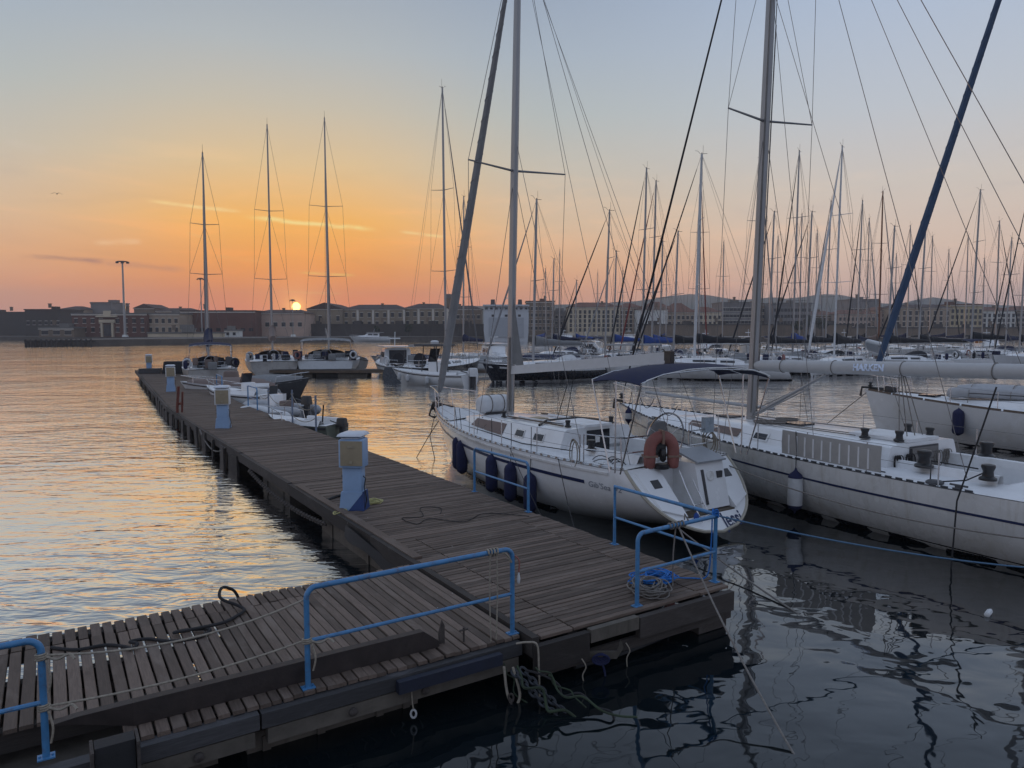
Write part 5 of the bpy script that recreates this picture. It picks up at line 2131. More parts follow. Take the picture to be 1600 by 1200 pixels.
    for k in (-.1, -.03, .04, .11):
        b.tube([(k, 3.6, 3.2), (k * 4, 3.35, cab.roof(3.4, 0) + .08)], .012, 4)
    obj('mainsheet', b, M_greyrope, root)
    for q, z_ in (((-1.7, 1.2, 1.5), 18.2), ((1.7, 1.2, 1.5), 18.2), ((-1.75, 4.4, 1.4), 13.0), ((0, .2, 3.6), 18.3), ((1.7, 4.4, 1.4), 13.0)):
        b = MB()
        b.tube([q, (0, 7.5, z_)], .008, 4, cap=False)
        obj('running_stay', b, M_wire, root)
    pulpit(H, root, .016, .66)
    lifelines(H, root, 1.6, H.L - 2.2, 8, .64, .013)
    pushpit(H, root, .016, .66, y0=-1.4)
    for s in (-1, 1):
        winch(root, Vector((s * 1.12, 2.35, H.deck(2.3).z + .17)), 1.75)
        winch(root, Vector((s * 1.2, 1.1, H.deck(1.1).z + .15)), 1.5)
        winch(root, Vector((s * .55, 3.25, cab.roof(3.3, .55) + .03)), 1.15)
        winch(root, Vector((s * .78, 3.9, cab.roof(3.9, .78) + .03)), 1.15)
    # bundles of halyard tails
    for x in (-.95, -.55, .45, .8):
        b = MB()
        for k in range(6):
            w_ = .05 + .03 * (k % 3)
            b.tube([Vector((x + (k - 3) * .03 + w_ * math.sin(a_), 3.0 - .02 * (k % 2), zc + .28 - .2 - (.24 + .05 * (k % 3)) * (1 - math.cos(a_)) / 2 + .2)) for a_ in [2 * PI * j / 12 for j in range(12)]], .011, 5, closed=True)
        obj('coiled_line', b, (M_greyrope, M_blackrope)[int(abs(x) * 10) % 2], root)
    for k, sx in enumerate((-.62, -.42, .5)):
        b = MB()
        b.tube([(sx * .2, ym - .1, zm + .1), (sx, 6.3, cab.roof(6.3, abs(sx)) + .03), (sx * 1.1, 4.2, cab.roof(4.2, abs(sx)) + .04)], .012, 4)
        obj('deck_line', b, M_greyrope, root)
    for x, y, r0 in ((-.4, 6.7, .25), (-.6, 6.9, .2), (.3, 6.9, .25)):
        b = MB()
        for q in range(3):
            b.tube([Vector((x + (r0 + .02 * q) * math.cos(a_), y + (r0 + .02 * q) * math.sin(a_), cab.roof(y, abs(x)) + .03 + .02 * q)) for a_ in [2 * PI * k / 16 for k in range(16)]], .013, 4, closed=True)
        obj('flaked_line', b, M_greyrope, root)
    # weathercloth laced to the port lifelines, with pale lacing slots
    y0, y1 = 5.1, 2.7
    b = MB()
    rows = []
    for i in range(13):
        y = y0 + (y1 - y0) * i / 12
        p = H.deck(y, .96, -1)
        rows.append([p + Vector((-.012, 0, .07)), p + Vector((-.03, 0, .33)), p + Vector((-.012, 0, .60))])
    b.grid(rows)
    b.grid([[q + Vector((.008, 0, 0)) for q in reversed(r_)] for r_ in rows])
    wc = obj('weathercloth', b, mat('pale_weathercloth', (.40, .39, .375), .85, var=.08), root, angle=70)
    for i in range(10):
        y = y0 - .2 - i * .215
        p = H.deck(y, .96, -1)
        b = MB()
        b.hexa([p + Vector((-.03, -.018, .10)), p + Vector((-.03, .018, .10)), p + Vector((-.02, .018, .10)), p + Vector((-.02, -.018, .10)), p + Vector((-.034, -.018, .52)), p + Vector((-.034, .018, .52)), p + Vector((-.024, .018, .52)), p + Vector((-.024, -.018, .52))])
        obj('lacing_tape', b, M_gel, wc, smooth=False)
    # genoa tracks, cleats and deck blocks
    for s in (-1, 1):
        b = MB()
        b.tube([H.deck(y, .82, s) + Vector((0, 0, .03)) for y in (2.8, 3.8, 4.8)], .02, 4)
        obj('genoa_track', b, M_dkgrey, root)
        for y in (1.3, 10.5):
            p = H.deck(y, .9, s)
            b = MB()
            b.tube([p + Vector((0, -.16, .07)), p + Vector((0, .16, .07))], .02, 6)
            b.box(p + Vector((0, 0, .03)), (.05, .12, .07))
            obj('cleat', b, M_dkgrey, root)
    p = H.deck(1.75, .88, -1)
    b = MB()
    b.lathe([(.02, 0), (.15, .01), (.16, .05), (.12, .08), (.02, .085)], 14, Matrix.Translation(p + Vector((0, 0, .0))))
    obj('turning_block', b, M_dkgrey, root)
    b = MB()
    b.tube([p + Vector((0, 0, .05)), p + Vector((.3, -.4, .12)), Vector((-1.12, 1.15, H.deck(1.1).z + .3))], .014, 5)
    b.tube([p + Vector((.02, .1, .05)), p + Vector((.2, .2, .4)), Vector((-1.15, 1.3, H.deck(1.1).z + .32))], .014, 5)
    obj('jib_sheet', b, M_blackrope, root)
    # anchor pole / spinnaker pole on the foredeck and hanging loops
    b = MB()
    b.tube([H.deck(8.2, .75, 1) + Vector((0, 0, .5)), H.deck(12.6, .6, 1) + Vector((0, 0, .5))], .05, 8)
    obj('spinnaker_pole', b, M_alu, root)
    for y in (11.6, 10.2):
        b = MB()
        b.tube(sag(H.deck(y, .96, -1) + Vector((0, 0, .62)), H.deck(y - 1.1, .96, -1) + Vector((0, 0, .62)), .35, 10), .010, 5)
        obj('hanging_line', b, M_blackrope, root)
    b = MB()
    b.tube([(-.0, 13.7 - .2, H.F(1) + .08), (0, 13.9, H.F(1) + .1), (0, 13.95, H.F(1) - .2)], .05, 6)
    obj('bow_roller', b, M_rust, root)
    return root, H


BOAT2, H2 = sloop_two()
e = H2.deck(4.72, .96, -1)
t = H2.t_at(4.7, .7)
fender('white fender with navy ends hanging on the side of the long sloop', on_boat(BOAT2, e + Vector((-.02, 0, .62))), .92, .16, M_whitefend, rope_up=on_boat(BOAT2, (-(H2.x(t, .7) + .17), 4.6, 1.12)), endm=M_navyfend)
e = H2.deck(12.2, .96, -1)
fender('small pale fender at the bow of the long sloop', on_boat(BOAT2, e + Vector((-.02, 0, .60))), .5, .11, M_whitefend, rope_up=on_boat(BOAT2, e + Vector((-.14, 0, .10))), endm=M_navyfend)


# ================================================================== third sloop with blue furled jib, bow into view at the right
def sloop_three():
    hx, hy = -.66, .751
    L = 14.0
    bow = Vector((14.45, 29.7, 0))
    loc = bow - Vector((hx, hy, 0)) * L
    root = thing('sailboat', 'white sloop with blue furled jib and teak rail whose bow enters from the right', 'sailboat', loc, hdg(hx, hy), 'large sloops in the basin')
    H = Hull(L, 4.2, 1.32, 1.74, rake=.55, scoop=.8, wt=.75, D=.5)
    hull_parts(H, root, M_gel, M_deck, (1.2, 3.2, .8, .5))
    band(H, root, 'boot_stripe', M_navyhull, lambda t: -.12, lambda t: .1, .0, .98, .005)
    for s in (-1, 1):
        for y0 in [2 + 1.35 * k for k in range(9)]:
            b = MB()
            b.grid([[q + Vector((0, 0, 0)), q + Vector((0, 0, .075)), q + Vector((-s * .05, 0, .075)), q + Vector((-s * .05, 0, 0))] for q in [H.deck(min(y0 + f, H.L - .12), 1, s, .015) for f in (0, .4, .85, 1.27)]])
            obj('teak_rail', b, M_teakr, root, smooth=False)
    cab = Cabin(H, [(3.2, 1.3, 1.1, .45), (5.5, 1.3, 1.05, .42), (8.4, 1.1, .8, .30), (10.4, .7, .45, .10), (11.2, .5, .3, .02)])
    cab.build(root, M_gel)
    cab.window(root, 5.5, 8.2, .25, .75, M_glass)
    ym = 8.3
    rigging(H, root, ym, cab.roof(ym, 0), 23.0, .13, boom=5.5, boomz=1.3, spreaders=(.36, .68), spw=1.5, genoa=M_bluesail, genoa_r=.12, rake=.4, genoa_end=.99, cover=M_bluecan, cover_r=.2)
    pulpit(H, root, .018, .66)
    lifelines(H, root, 2.6, H.L - 2.0, 7, .64, .014)
    pushpit(H, root)
    b = MB()
    b.box((0, 11.6, H.deck(11.6).z + .09), (.6, .6, .08))
    obj('fore_hatch', b, M_glass, root, smooth=False)
    b = MB()
    b.rbox((.0, 13.0, H.F(.95) + .15), (.3, .45, .24), .06)
    b.tube([(0, 13.3, H.F(1) + .1), (0, 14.15, H.F(1) + .12), (0, 14.2, H.F(1) - .25)], .05, 6)
    obj('windlass', b, M_black, root)
    return root, H


BOAT3, H3 = sloop_three()
e = H3.deck(10.15, .96, -1)
t = H3.t_at(10.1, 1.0)
fender('dark navy fender hanging beside the bow of the sloop with the blue jib', on_boat(BOAT3, e + Vector((-.02, 0, .05))), .98, .19, M_navyfend, rope_up=on_boat(BOAT3, (-(H3.x(t, .8) + .2), 10.1, 1.42)))


def inflatable_parts(root, L, B, r, m, floor_m, z=0.0, flip=1):
    """U-shaped tube, floor and transom; bow towards +y"""
    b = MB()
    pts, rs = [], []
    w_ = B / 2 - r
    for y, rr in ((-L / 2, .35), (-L / 2 + .18, .9), (-L / 2 + .4, 1), (0, 1), (L * .18, 1)):
        pts.append((-w_, y, z))
        rs.append(r * rr)
    for k in range(1, 8):
        a_ = PI - PI * k / 8
        pts.append((w_ * math.cos(a_), L * .18 + (L * .32 - r) * math.sin(a_) ** .8, z + flip * .10 * math.sin(a_)))
        rs.append(r)
    for y, rr in ((L * .18, 1), (0, 1), (-L / 2 + .4, 1), (-L / 2 + .18, .9), (-L / 2, .35)):
        pts.append((w_, y, z))
        rs.append(r * rr)
    b.tube(pts, rs, 10)
    obj('tube', b, m, root, angle=80)
    b = MB()
    b.slab([(-w_, -L / 2 + .35, z - r * .5 * flip), (w_, -L / 2 + .35, z - r * .5 * flip), (w_, L * .2, z - r * .5 * flip), (w_ * .5, L * .38, z - r * .3 * flip), (-w_ * .5, L * .38, z - r * .3 * flip), (-w_, L * .2, z - r * .5 * flip)], (0, 0, -.05 * flip))
    obj('floor', b, floor_m, root, smooth=False)
    b = MB()
    b.box((0, -L / 2 + .38, z - r * .1), (w_ * 2, .05, r * 2.1))
    obj('transom', b, floor_m, root, smooth=False)


def deck_dinghy():
    p = on_boat(BOAT3, (.15, 9.6, H3.deck(9.6).z + .44))
    root = thing('dinghy', 'upturned grey inflatable dinghy lashed on the foredeck behind the teak rail', 'dinghy', p, BOAT3.rotation_euler.z)
    inflatable_parts(root, 2.9, 1.5, .2, M_greypvc, M_greypvc, 0, -1)
    b = MB()
    rows = []
    for i in range(7):
        y = -1.25 + 2.3 * i / 6
        k = 1 if i < 5 else (.8 if i == 5 else .45)
        rows.append([(x * k, y, .14 + .16 * (1 - (x / .55) ** 2) * k) for x in (-.55, -.3, 0, .3, .55)])
    b.grid(rows)
    obj('bottom', b, M_greypvc, root, angle=60)
    b = MB()
    for s in (-1, 1):
        b.tube([(s * .745, y, -.02) for y in (-1.2, -.4, .5)], .018, 4)
    obj('rubbing_strip', b, M_dkgrey, root)
    b = MB()
    for s in (-.8, .5):
        b.tube([(-.85, s, -.42), (-.72, s, .1), (-.3, s, .3), (.3, s, .3), (.72, s, .1), (.85, s, -.42)], .012, 4)
    obj('lashing', b, M_greyrope, root)
deck_dinghy()

# ================================================================== moored yachts in the background
def yacht(label, ub, vt, y, L, head_deg, hullm=None, cover=None, jib=None, bw=None, sp=(.36, .68), F=1.15, mastm=None, hood=None, bim=None, wheels=False, stripe=None, mast_f=.60, extra=True, group='sailing yachts moored behind the basin',
          jib_r=.065, mr=.125, boom_rise=0.0, wire=.013, cover_r=.28, front_only=False, boom_len=None, clutter=0, trans=None):
    """mast base seen at column ub, masthead at row vt, y metres ahead; head_deg 0 = bow away, 90 = bow to the left, 180 = bow towards the viewer"""
    a = math.radians(head_deg)
    h = Vector((-math.sin(a), math.cos(a), 0))
    X = (ub - 800) / FPX * y
    top = CAM_H + (515 - vt) / FPX * y
    B = bw or L * .31
    loc = Vector((X, y, 0)) - h * (L * mast_f)
    root = thing('sailing_yacht', label, 'sailing yacht', loc, a, group)
    H = Hull(L, B, F, F * 1.32, rake=L * .07, scoop=.7, wt=.78)
    hullm = hullm or M_gel
    hull_parts(H, root, hullm, M_deck, None, 6)
    if stripe:
        band(H, root, 'hull_stripe', stripe, lambda t: H.F(t) - .32, lambda t: H.F(t) - .17, .02, .97, .008, 10)
    band(H, root, 'boot_stripe', M_navyhull if hullm is not M_navyhull else M_whitecan, lambda t: -.1, lambda t: .12, .0, .97, .008, 10)
    cab = Cabin(H, [(L * .30, B * .33, B * .27, .5), (L * .5, B * .32, B * .25, .46), (L * .68, B * .22, B * .15, .3), (L * .78, B * .12, B * .07, .03)])
    cab.build(root, M_gel)
    cab.window(root, L * .36, L * .45, .3, .72, M_glass, off=.02, n=2)
    cab.window(root, L * .48, L * .62, .3, .74, M_glass, off=.02, n=2)
    ym = L * mast_f
    zm = cab.roof(ym, 0)
    Pm = rigging(H, root, ym, zm, top, mr, boom=boom_len or L * .42, boomz=1.25, boomrise=boom_rise, spreaders=sp, spw=B * .30, wire=wire, mastm=mastm, genoa=jib, genoa_r=jib_r, rake=.3, cover=cover, cover_r=cover_r, boomr=.085, topping=True)
    pulpit(H, root, .02, .62)
    lifelines(H, root, L * .14, L * .84, 6, .62, .017, parts=False, wire=.010)
    pushpit(H, root, .02, .6)
    if hood:
        sprayhood(H, root, L * .285, L * .40, B * .30, H.deck(L * .3).z + .25, .72, hood)
    if bim:
        bimini(root, L * .06, L * .24, B * .36, H.deck(L * .1).z + 1.95, H.deck(L * .1).z, bim, .16, r=.022)
    if wheels:
        for s in (-1, 1):
            b = MB()
            b.lathe([(.02, -.03), (.62, -.03), (.64, 0), (.62, .03), (.02, .03)], 20, Matrix.Translation((s * B * .24, L * .13, H.deck(L * .13).z + .55)) @ Matrix.Rotation(PI / 2, 4, 'X'))
            obj('wheel_cover', b, M_blackcan, root)
    elif extra:
        b = MB()
        wc = Vector((0, L * .13, H.deck(L * .13).z + .55))
        b.tube([wc + Vector((.5 * math.cos(q), 0, .5 * math.sin(q))) for q in [2 * PI * k / 16 for k in range(16)]], .022, 5, closed=True)
        b.box(wc - Vector((0, -.15, .2)), (.25, .2, .7))
        obj('steering_wheel', b, M_steel, root)
    rnd = random.Random(int(ub * 7 + vt))
    for k in range(clutter):
        b = MB()
        q = Vector((rnd.uniform(-.42, .42) * B, rnd.uniform(.01, .3) * L, 0))
        q.z = H.deck(max(q.y, .9)).z
        kind = rnd.randrange(3)
        if kind == 0:
            b.rbox(q + Vector((0, 0, rnd.uniform(.2, .7))), (rnd.uniform(.3, .7), rnd.uniform(.3, .5), rnd.uniform(.3, .7)), .06)
            obj('stowed_bag', b, rnd.choice([M_navycan, M_dkgrey, M_browncov, M_greycan, M_blackcan]), root)
        elif kind == 1:
            b.lathe([(.03, 0), (.13, .06), (.15, .2), (.15, .5), (.12, .6), (.03, .66)], 8, Matrix.Translation(Vector((math.copysign(B * .43, q.x), q.y, q.z + .1))))
            obj('stowed_fender', b, rnd.choice([M_navyfend, M_whitefend, M_blackcan]), root)
        else:
            c_ = Vector((math.copysign(B * .40, q.x), max(.3, q.y * .3), q.z + .55))
            b.tube([c_ + Vector((.26 * math.cos(w_), 0, .3 * math.sin(w_))) for w_ in [2 * PI * k_ / 12 for k_ in range(12)]], .075, 6, closed=True)
            obj('ring_buoy', b, rnd.choice([M_orange, M_whitecan, M_dkgrey]), root)
    return root, H, cab


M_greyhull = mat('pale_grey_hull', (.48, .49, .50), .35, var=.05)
YP = 'yachts on the far pontoon left of the nearest sloop'
# three stern-on yachts at the left, backlit shade painted into their grey hulls
r, H, c = yacht('yacht with blue bundled sail at the outer end of the pier, leftmost mast', 326, 247, 62, 13, 24, M_oldshade, M_navycan, M_sail, 4.2, sp=(.42, .66), bim=M_navycan, hood=M_navycan, clutter=34, group=YP, cover_r=.5, jib_r=.11, boom_len=3.2)
r, H, c = yacht('yacht with brown bundled mainsail, stern-on just left of the sun', 426, 205, 74, 15, 19, M_oldshade, M_browncov, M_alud, 5.2, sp=(.33, .63), hood=M_browncov, clutter=42, group=YP, F=1.3, cover_r=.55, boom_len=3.4, jib_r=.06)
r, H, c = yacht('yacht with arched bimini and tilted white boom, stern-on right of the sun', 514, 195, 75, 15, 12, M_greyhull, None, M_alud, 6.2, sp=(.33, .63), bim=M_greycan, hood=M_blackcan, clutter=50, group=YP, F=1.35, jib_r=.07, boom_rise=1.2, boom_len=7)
# twin-wheel black yacht and navy yacht behind the nearest sloop's bow
r, H, c = yacht('black-hulled racing yacht with two round black wheel covers', 697, 150, 64, 13, -28, M_navyhull, None, M_alud, 4.4, sp=(.33, .63), wheels=True, clutter=3, group=YP, mast_f=.55)
r, H, c = yacht('navy-hulled yacht with white deck lying behind the first mast', 833, 315, 60, 11.5, 118, M_navyhull, M_greycan, M_alud, 3.6, sp=(.5,), hood=M_whitecan, clutter=4, group=YP, stripe=M_whitecan)
yacht('slim-masted yacht hidden behind the furled jib of the nearest sloop', 724, 312, 82, 11, 30, M_gel, M_navycan, None, group=YP)

# the crowd of masts at the right
yacht('white yacht with plain white hull lying under the boom of the nearest sloop', 945, 332, 64, 12.5, 100, M_gel, None, M_blackcan, 3.9, hood=M_blackcan, clutter=5, stripe=None, mr=.09)
yacht('yacht with bright blue cover low behind the bimini, left of two close masts', 1003, 268, 70, 12, 128, M_gel, M_bluecan, M_blackcan, hood=M_blackcan, clutter=4)
yacht('yacht with dark blue bundled sail, right one of the two close masts', 1018, 287, 76, 12, 125, M_gel, M_bluecan, M_redsail, hood=M_navycan, clutter=3)
yacht('white racing yacht with bare deck right behind the dark bimini', 1085, 247, 62, 13, 84, M_gel, M_blackcan, M_blackcan, hood=M_greycan, clutter=6, mastm=M_whitecan, F=1.3)
yacht('yacht with a red furled jib just right of the tall white racing mast', 1091, 278, 84, 13, 176, M_gel, M_navycan, M_redsail, clutter=3)
yacht('yacht with black bundled sail hidden behind the second mast', 1181, 250, 74, 13, 184, M_gel, M_blackcan, M_alud, clutter=3)
yacht('blunt white yacht whose blue covered boom shows right of the second mast', 1238, 242, 72, 13.5, 138, M_gel, M_bluecan, M_blackcan, hood=M_navycan, clutter=5, cover_r=.36)
yacht('far yacht with thin mast right of the blue covered boom', 1248, 337, 98, 12, 180, M_gel, M_navycan, None)
yacht('far yacht with thick pale jib before the row houses', 1289, 318, 92, 12, 130, M_cream, M_blackcan, M_sail, jib_r=.09)
yacht('white-masted yacht with black mast-length sail cover and white furled jib', 1303, 235, 68, 13.5, 132, M_gel, M_blackcan, M_whitecan, clutter=5, mastm=M_whitecan, jib_r=.11, cover_r=.36, mr=.12)
yacht('yacht with grey mast before the apartment tower', 1338, 317, 84, 12, 140, M_gel, M_navycan, M_blackcan, clutter=3)
yacht('yacht with slanting pale jib between grey and varnished masts', 1352, 344, 104, 12, 176, M_gel, M_blackcan, M_sail, jib_r=.09)
yacht('old yacht with a varnished reddish mast', 1372, 303, 86, 12, 180, M_cream, M_browncov, M_alud, mastm=M_woodmast, clutter=2)
yacht('far yacht partly hidden behind the blue furled jib', 1416, 355, 108, 12, 178, M_gel, M_navycan, M_blackcan)
yacht('far yacht with lone slender mast before the long tan palazzo', 1451, 371, 118, 12, 182, M_gel, M_blackcan, None)
yacht('white yacht with navy hull band lying broadside at the right', 1516, 301, 88, 15, 92, M_gel, M_blackcan, M_blackcan, 4.2, hood=M_navycan, stripe=M_navy, clutter=3, F=1.3, cover_r=.3)
yacht('far yacht with short mast close left of the broadside yacht mast', 1506, 370, 112, 12, 178, M_gel, M_navycan, None)
yacht('yacht with leaning mast before the pale houses', 1554, 348, 98, 12, 186, M_gel, M_blackcan, M_blackcan)
yacht('yacht whose mast stands at the right edge of the view', 1592, 302, 80, 12.5, 118, M_gel, M_blackcan, M_blackcan, clutter=2)
yacht('tiny far yacht with thin mast left of the cream palazzo', 874, 394, 118, 10, 180, M_gel, M_navycan, None)
yacht('tiny far yacht with short mast before the cream palazzo', 933, 425, 165, 11, 180, M_gel, None, None)
yacht('tiny far yacht with pale hull right of the ferry', 853, 421, 130, 10, 200, M_gel, M_bluecan, None)
yacht('low dark-covered yacht right of the red furled jib', 1128, 380, 100, 11, 178, M_gel, M_blackcan, None, hood=M_blackcan)
yacht('low yacht with navy cover between the second mast and the blue covered boom', 1212, 372, 112, 11, 182, M_cream, M_navycan, None)
yacht('far yacht with black cover under the modern block', 1272, 362, 110, 11, 175, M_gel, M_blackcan, M_alud)
yacht('far yacht with short mast left of the yellow house', 1477, 392, 128, 11, 180, M_gel, M_navycan, M_blackcan)
yacht('far yacht with grey mast before the yellow house', 1533, 405, 130, 11, 183, M_cream, M_blackcan, None)
yacht('far yacht with thin mast left of the twin close masts', 972, 420, 135, 11, 180, M_gel, M_navycan, None)
yacht('far yacht with stubby mast before the pale scaffolding', 1040, 402, 125, 11, 186, M_gel, M_bluecan, None)
yacht('far yacht with low mast before the narrow terracotta-topped house', 1396, 398, 126, 11, 180, M_gel, M_navycan, None)

# the packed second row, hulls almost touching
MORE = [
 (862, 406, 88, 11, 128, 'gel', 'navy', None, 'pale yacht with navy cover just right of the first mast, low behind the white boom'),
 (898, 439, 96, 11, 140, 'gel', 'blue', 'black', 'yacht with bright blue cover before the left end of the cream palazzo'),
 (958, 394, 80, 11.5, 122, 'gel', 'blue', 'sail', 'yacht with blue covered boom under the right end of the cream palazzo'),
 (1030, 379, 78, 12, 130, 'gel', 'navy', 'black', 'yacht with navy cover before the pale scaffolding sheets'),
 (1052, 364, 70, 12, 108, 'gel', 'black', 'black', 'yacht with long black boom cover before the terracotta hip roof'),
 (1200, 334, 70, 12.5, 112, 'gel', 'black', 'black', 'broadside yacht with black cover just right of the second mast'),
 (1258, 334, 74, 12.5, 106, 'gel', 'black', 'black', 'broadside yacht with black cover below the broad dark tree'),
 (1386, 356, 72, 12, 104, 'gel', 'black', None, 'broadside yacht right of the varnished mast, behind the hoisted dinghy'),
 (1434, 352, 76, 13, 96, 'gel', 'black', 'black', 'broadside yacht with black cover before the left part of the tan palazzo'),
 (1570, 374, 86, 12, 126, 'gel', 'navy', 'black', 'yacht with navy cover under the right end of the waterfront row'),
]
HM = {'gel': M_gel, 'cream': M_cream, 'grey': M_greyhull}
CM = {'navy': M_navycan, 'blue': M_bluecan, 'black': M_blackcan, 'sail': M_sail, None: None}
for ub, vt, y, L, hd_, hm, cm, jm, lab in MORE:
    yacht(lab, ub, vt, y, L, hd_, HM[hm], CM[cm], CM[jm], hood=random.choice([M_navycan, M_blackcan, M_greycan, None]), clutter=5, bim=random.choice([None, None, M_navycan, M_blackcan]), sp=random.choice([(.36, .68), (.5,), (.34, .66)]), wire=.010, mr=.11)


# ------------------------------------------------------------------ motor boats
def outboard(root, y, z, s=1.0, m=None, x=0.0):
    b = MB()
    b.rbox((x, y, z + .38 * s), (.36 * s, .5 * s, .42 * s), .08 * s, taper=.85)
    ob = obj('outboard', b, m or M_black, root)
    b = MB()
    b.box((x, y - .02, z - .15 * s), (.16 * s, .24 * s, .8 * s))
    b.box((x, y - .1 * s, z - .5 * s), (.3 * s, .35 * s, .05 * s))
    b.tube([(x, y + .2 * s, z + .3 * s), (x, y + .7 * s, z + .42 * s)], .03 * s, 5)
    obj('outboard_leg', b, M_dkgrey, ob)
    return ob


def motorboat(label, X, y, L, B, head_deg, F=.8, hullm=None, kind='open', cat='motorboat', ob=True, coverm=None, group=None, obm=None, obs=1.0, screen=True):
    a = math.radians(head_deg)
    h = Vector((-math.sin(a), math.cos(a), 0))
    root = thing('motorboat', label, cat, Vector((X, y, 0)) - h * L / 2, a, group)
    H = Hull(L, B, F, F * 1.4, rake=L * .12, scoop=.0, wt=.88, bp=2.4)
    hull_parts(H, root, hullm or M_gel, M_deck, (L * .06, L * .55, B * .34, F * .6) if kind != 'cabin' else (L * .04, L * .24, B * .36, F * .5), 6)
    band(H, root, 'rubbing_strake', M_dkgrey, lambda t: H.F(t) - .14, lambda t: H.F(t) - .06, .01, .985, .03, 12)
    zc = H.deck(L * .4).z
    if kind == 'open' and screen:
        b = MB()
        b.rbox((0, L * .36, zc + .1), (B * .32, .5, 1.0), .08)
        obj('console', b, M_gel, root)
        b = MB()
        b.hexa([(-B * .17, L * .39, zc + .6), (B * .17, L * .39, zc + .6), (B * .17, L * .41, zc + .6), (-B * .17, L * .41, zc + .6), (-B * .16, L * .36, zc + 1.1), (B * .16, L * .36, zc + 1.1), (B * .16, L * .38, zc + 1.1), (-B * .16, L * .38, zc + 1.1)])
        obj('windscreen', b, M_glass, root, smooth=False)
    if kind == 'ttop':
        b = MB()
        b.rbox((0, L * .42, zc + .3), (B * .42, .8, 1.2), .08)
        obj('console', b, M_gel, root)
        b = MB()
        for sx in (-1, 1):
            for yy in (.34, .54):
                b.tube([(sx * B * .28, L * yy, zc), (sx * B * .28, L * (yy * .8 + .08), zc + 2.1)], .04, 6)
        b.tube([(-B * .28, L * .36, zc + 1.4), (B * .28, L * .36, zc + 1.4)], .03, 5)
        obj('top_frame', b, M_dkgrey, root)
        b = MB()
        b.rbox((0, L * .44, zc + 2.18), (B * .72, L * .36, .16), .06)
        tp = obj('hard_top', b, M_dkgrey, root)
        b = MB()
        b.lathe([(.05, 0), (.3, .02), (.32, .18), (.22, .26), (.03, .28)], 12, Matrix.Translation((0, L * .44, zc + 2.25)))
        obj('radar_dome', b, M_whitecan, tp)
        b = MB()
        b.hexa([(-B * .2, L * .46, zc + .9), (B * .2, L * .46, zc + .9), (B * .2, L * .48, zc + .9), (-B * .2, L * .48, zc + .9), (-B * .22, L * .42, zc + 1.9), (B * .22, L * .42, zc + 1.9), (B * .22, L * .44, zc + 1.9), (-B * .22, L * .44, zc + 1.9)])
        obj('windscreen', b, M_glass, root, smooth=False)
        b = MB()
        for k in range(4):
            b.tube([(B * (-.3 + .2 * k), L * .3, zc + 1.1), (B * (-.3 + .2 * k), L * .28, zc + 2.3)], .02, 4)
        obj('rod_holder', b, M_dkgrey, root)
    if kind == 'cabin':
        cab = Cabin(H, [(L * .25, B * .40, B * .36, 1.5), (L * .55, B * .38, B * .30, 1.35), (L * .62, B * .34, B * .22, .55), (L * .82, B * .2, B * .1, .05)])
        cab.build(root, M_gel)
        cab.window(root, L * .29, L * .40, .5, .86, M_glass, off=.02, n=2)
        cab.window(root, L * .42, L * .53, .5, .86, M_glass, off=.02, n=2)
        b = MB()
        z = H.deck(L * .25).z
        b.box((0, L * .248, z + .75), (B * .5, .05, 1.2))
        obj('door', b, M_glass, root, smooth=False)
        b = MB()
        b.box((0, L * .36, z + 1.68), (B * .86, L * .42, .09))
        rf = obj('roof', b, M_gel, root, smooth=False)
        b = MB()
        b.tube([(0, L * .4, z + 1.7), (0, L * .38, z + 3.0)], .04, 5)
        b.box((0, L * .39, z + 2.4), (1.0, .1, .12))
        obj('antenna', b, M_whitecan, rf)
    if coverm:
        b = MB()
        rows = []
        for i in range(8):
            yy = L * (.02 + .9 * i / 7)
            p = H.deck(min(yy, L * .93))
            w_ = p.x * 1.03
            pk = .42 * math.sin(PI * (.12 + .85 * i / 7)) + .05
            rows.append([(w_ * s, yy, p.z + (.05 if abs(s) < 1 else -.12) + pk * (1 - abs(s)) ** .8 + .02 * math.sin(i * 3 + s * 5)) for s in (-1, -.8, -.4, 0, .4, .8, 1)])
        b.grid(rows)
        obj('boat_cover', b, coverm, root, angle=70)
    b = MB()
    for s in (-1, 1):
        p0, p1, p2 = H.deck(L * .62, .93, s), H.deck(L * .85, .92, s), Vector((s * .05, L * .99, H.F(1) + .35))
        b.tube([p0, p0 + Vector((0, .1, .35)), p1 + Vector((0, 0, .38)), p2], .018, 5)
        b.tube([p1, p1 + Vector((0, 0, .38))], .018, 5)
    obj('bow_rail', b, M_steel, root)
    if ob:
        outboard(root, -.22, F * .55, obs, obm)
    return root, H


DG = 'small boats tied along the right side of the pier'
r6, h6 = motorboat('white open boat with fenders and dark T-top, right of the far left pontoon', (672 - 800) / FPX * 56, 56, 7.2, 2.6, 62, .85, M_gel, 'ttop', ob=True, obm=M_whitecan, obs=1.5)
for k, (lab, f) in enumerate((('white fender on the T-top boat, nearest its bow', .80), ('white fender on the T-top boat, the middle one', .66), ('white fender on the T-top boat, nearest its engine', .40))):
    e = h6.deck(7.2 * f, 1.0, 1)
    e2 = h6.deck(7.2 * f, 1.0, -1)
    w1, w2 = on_boat(r6, e2), on_boat(r6, e)
    pick, sd = (e2, -1) if w1.y < w2.y else (e, 1)
    fender(lab, on_boat(r6, pick + Vector((0, 0, .05))), .62, .16, M_whitefend, group='white fenders on the T-top boat', rope_up=on_boat(r6, pick + Vector((sd * .2, 0, -.12))))
motorboat('cabin cruiser with a dull yellow canvas top beside the T-top boat', (614 - 800) / FPX * 69, 69, 9.5, 3.2, 20, 1.0, M_gel, 'cabin', ob=False, coverm=None)
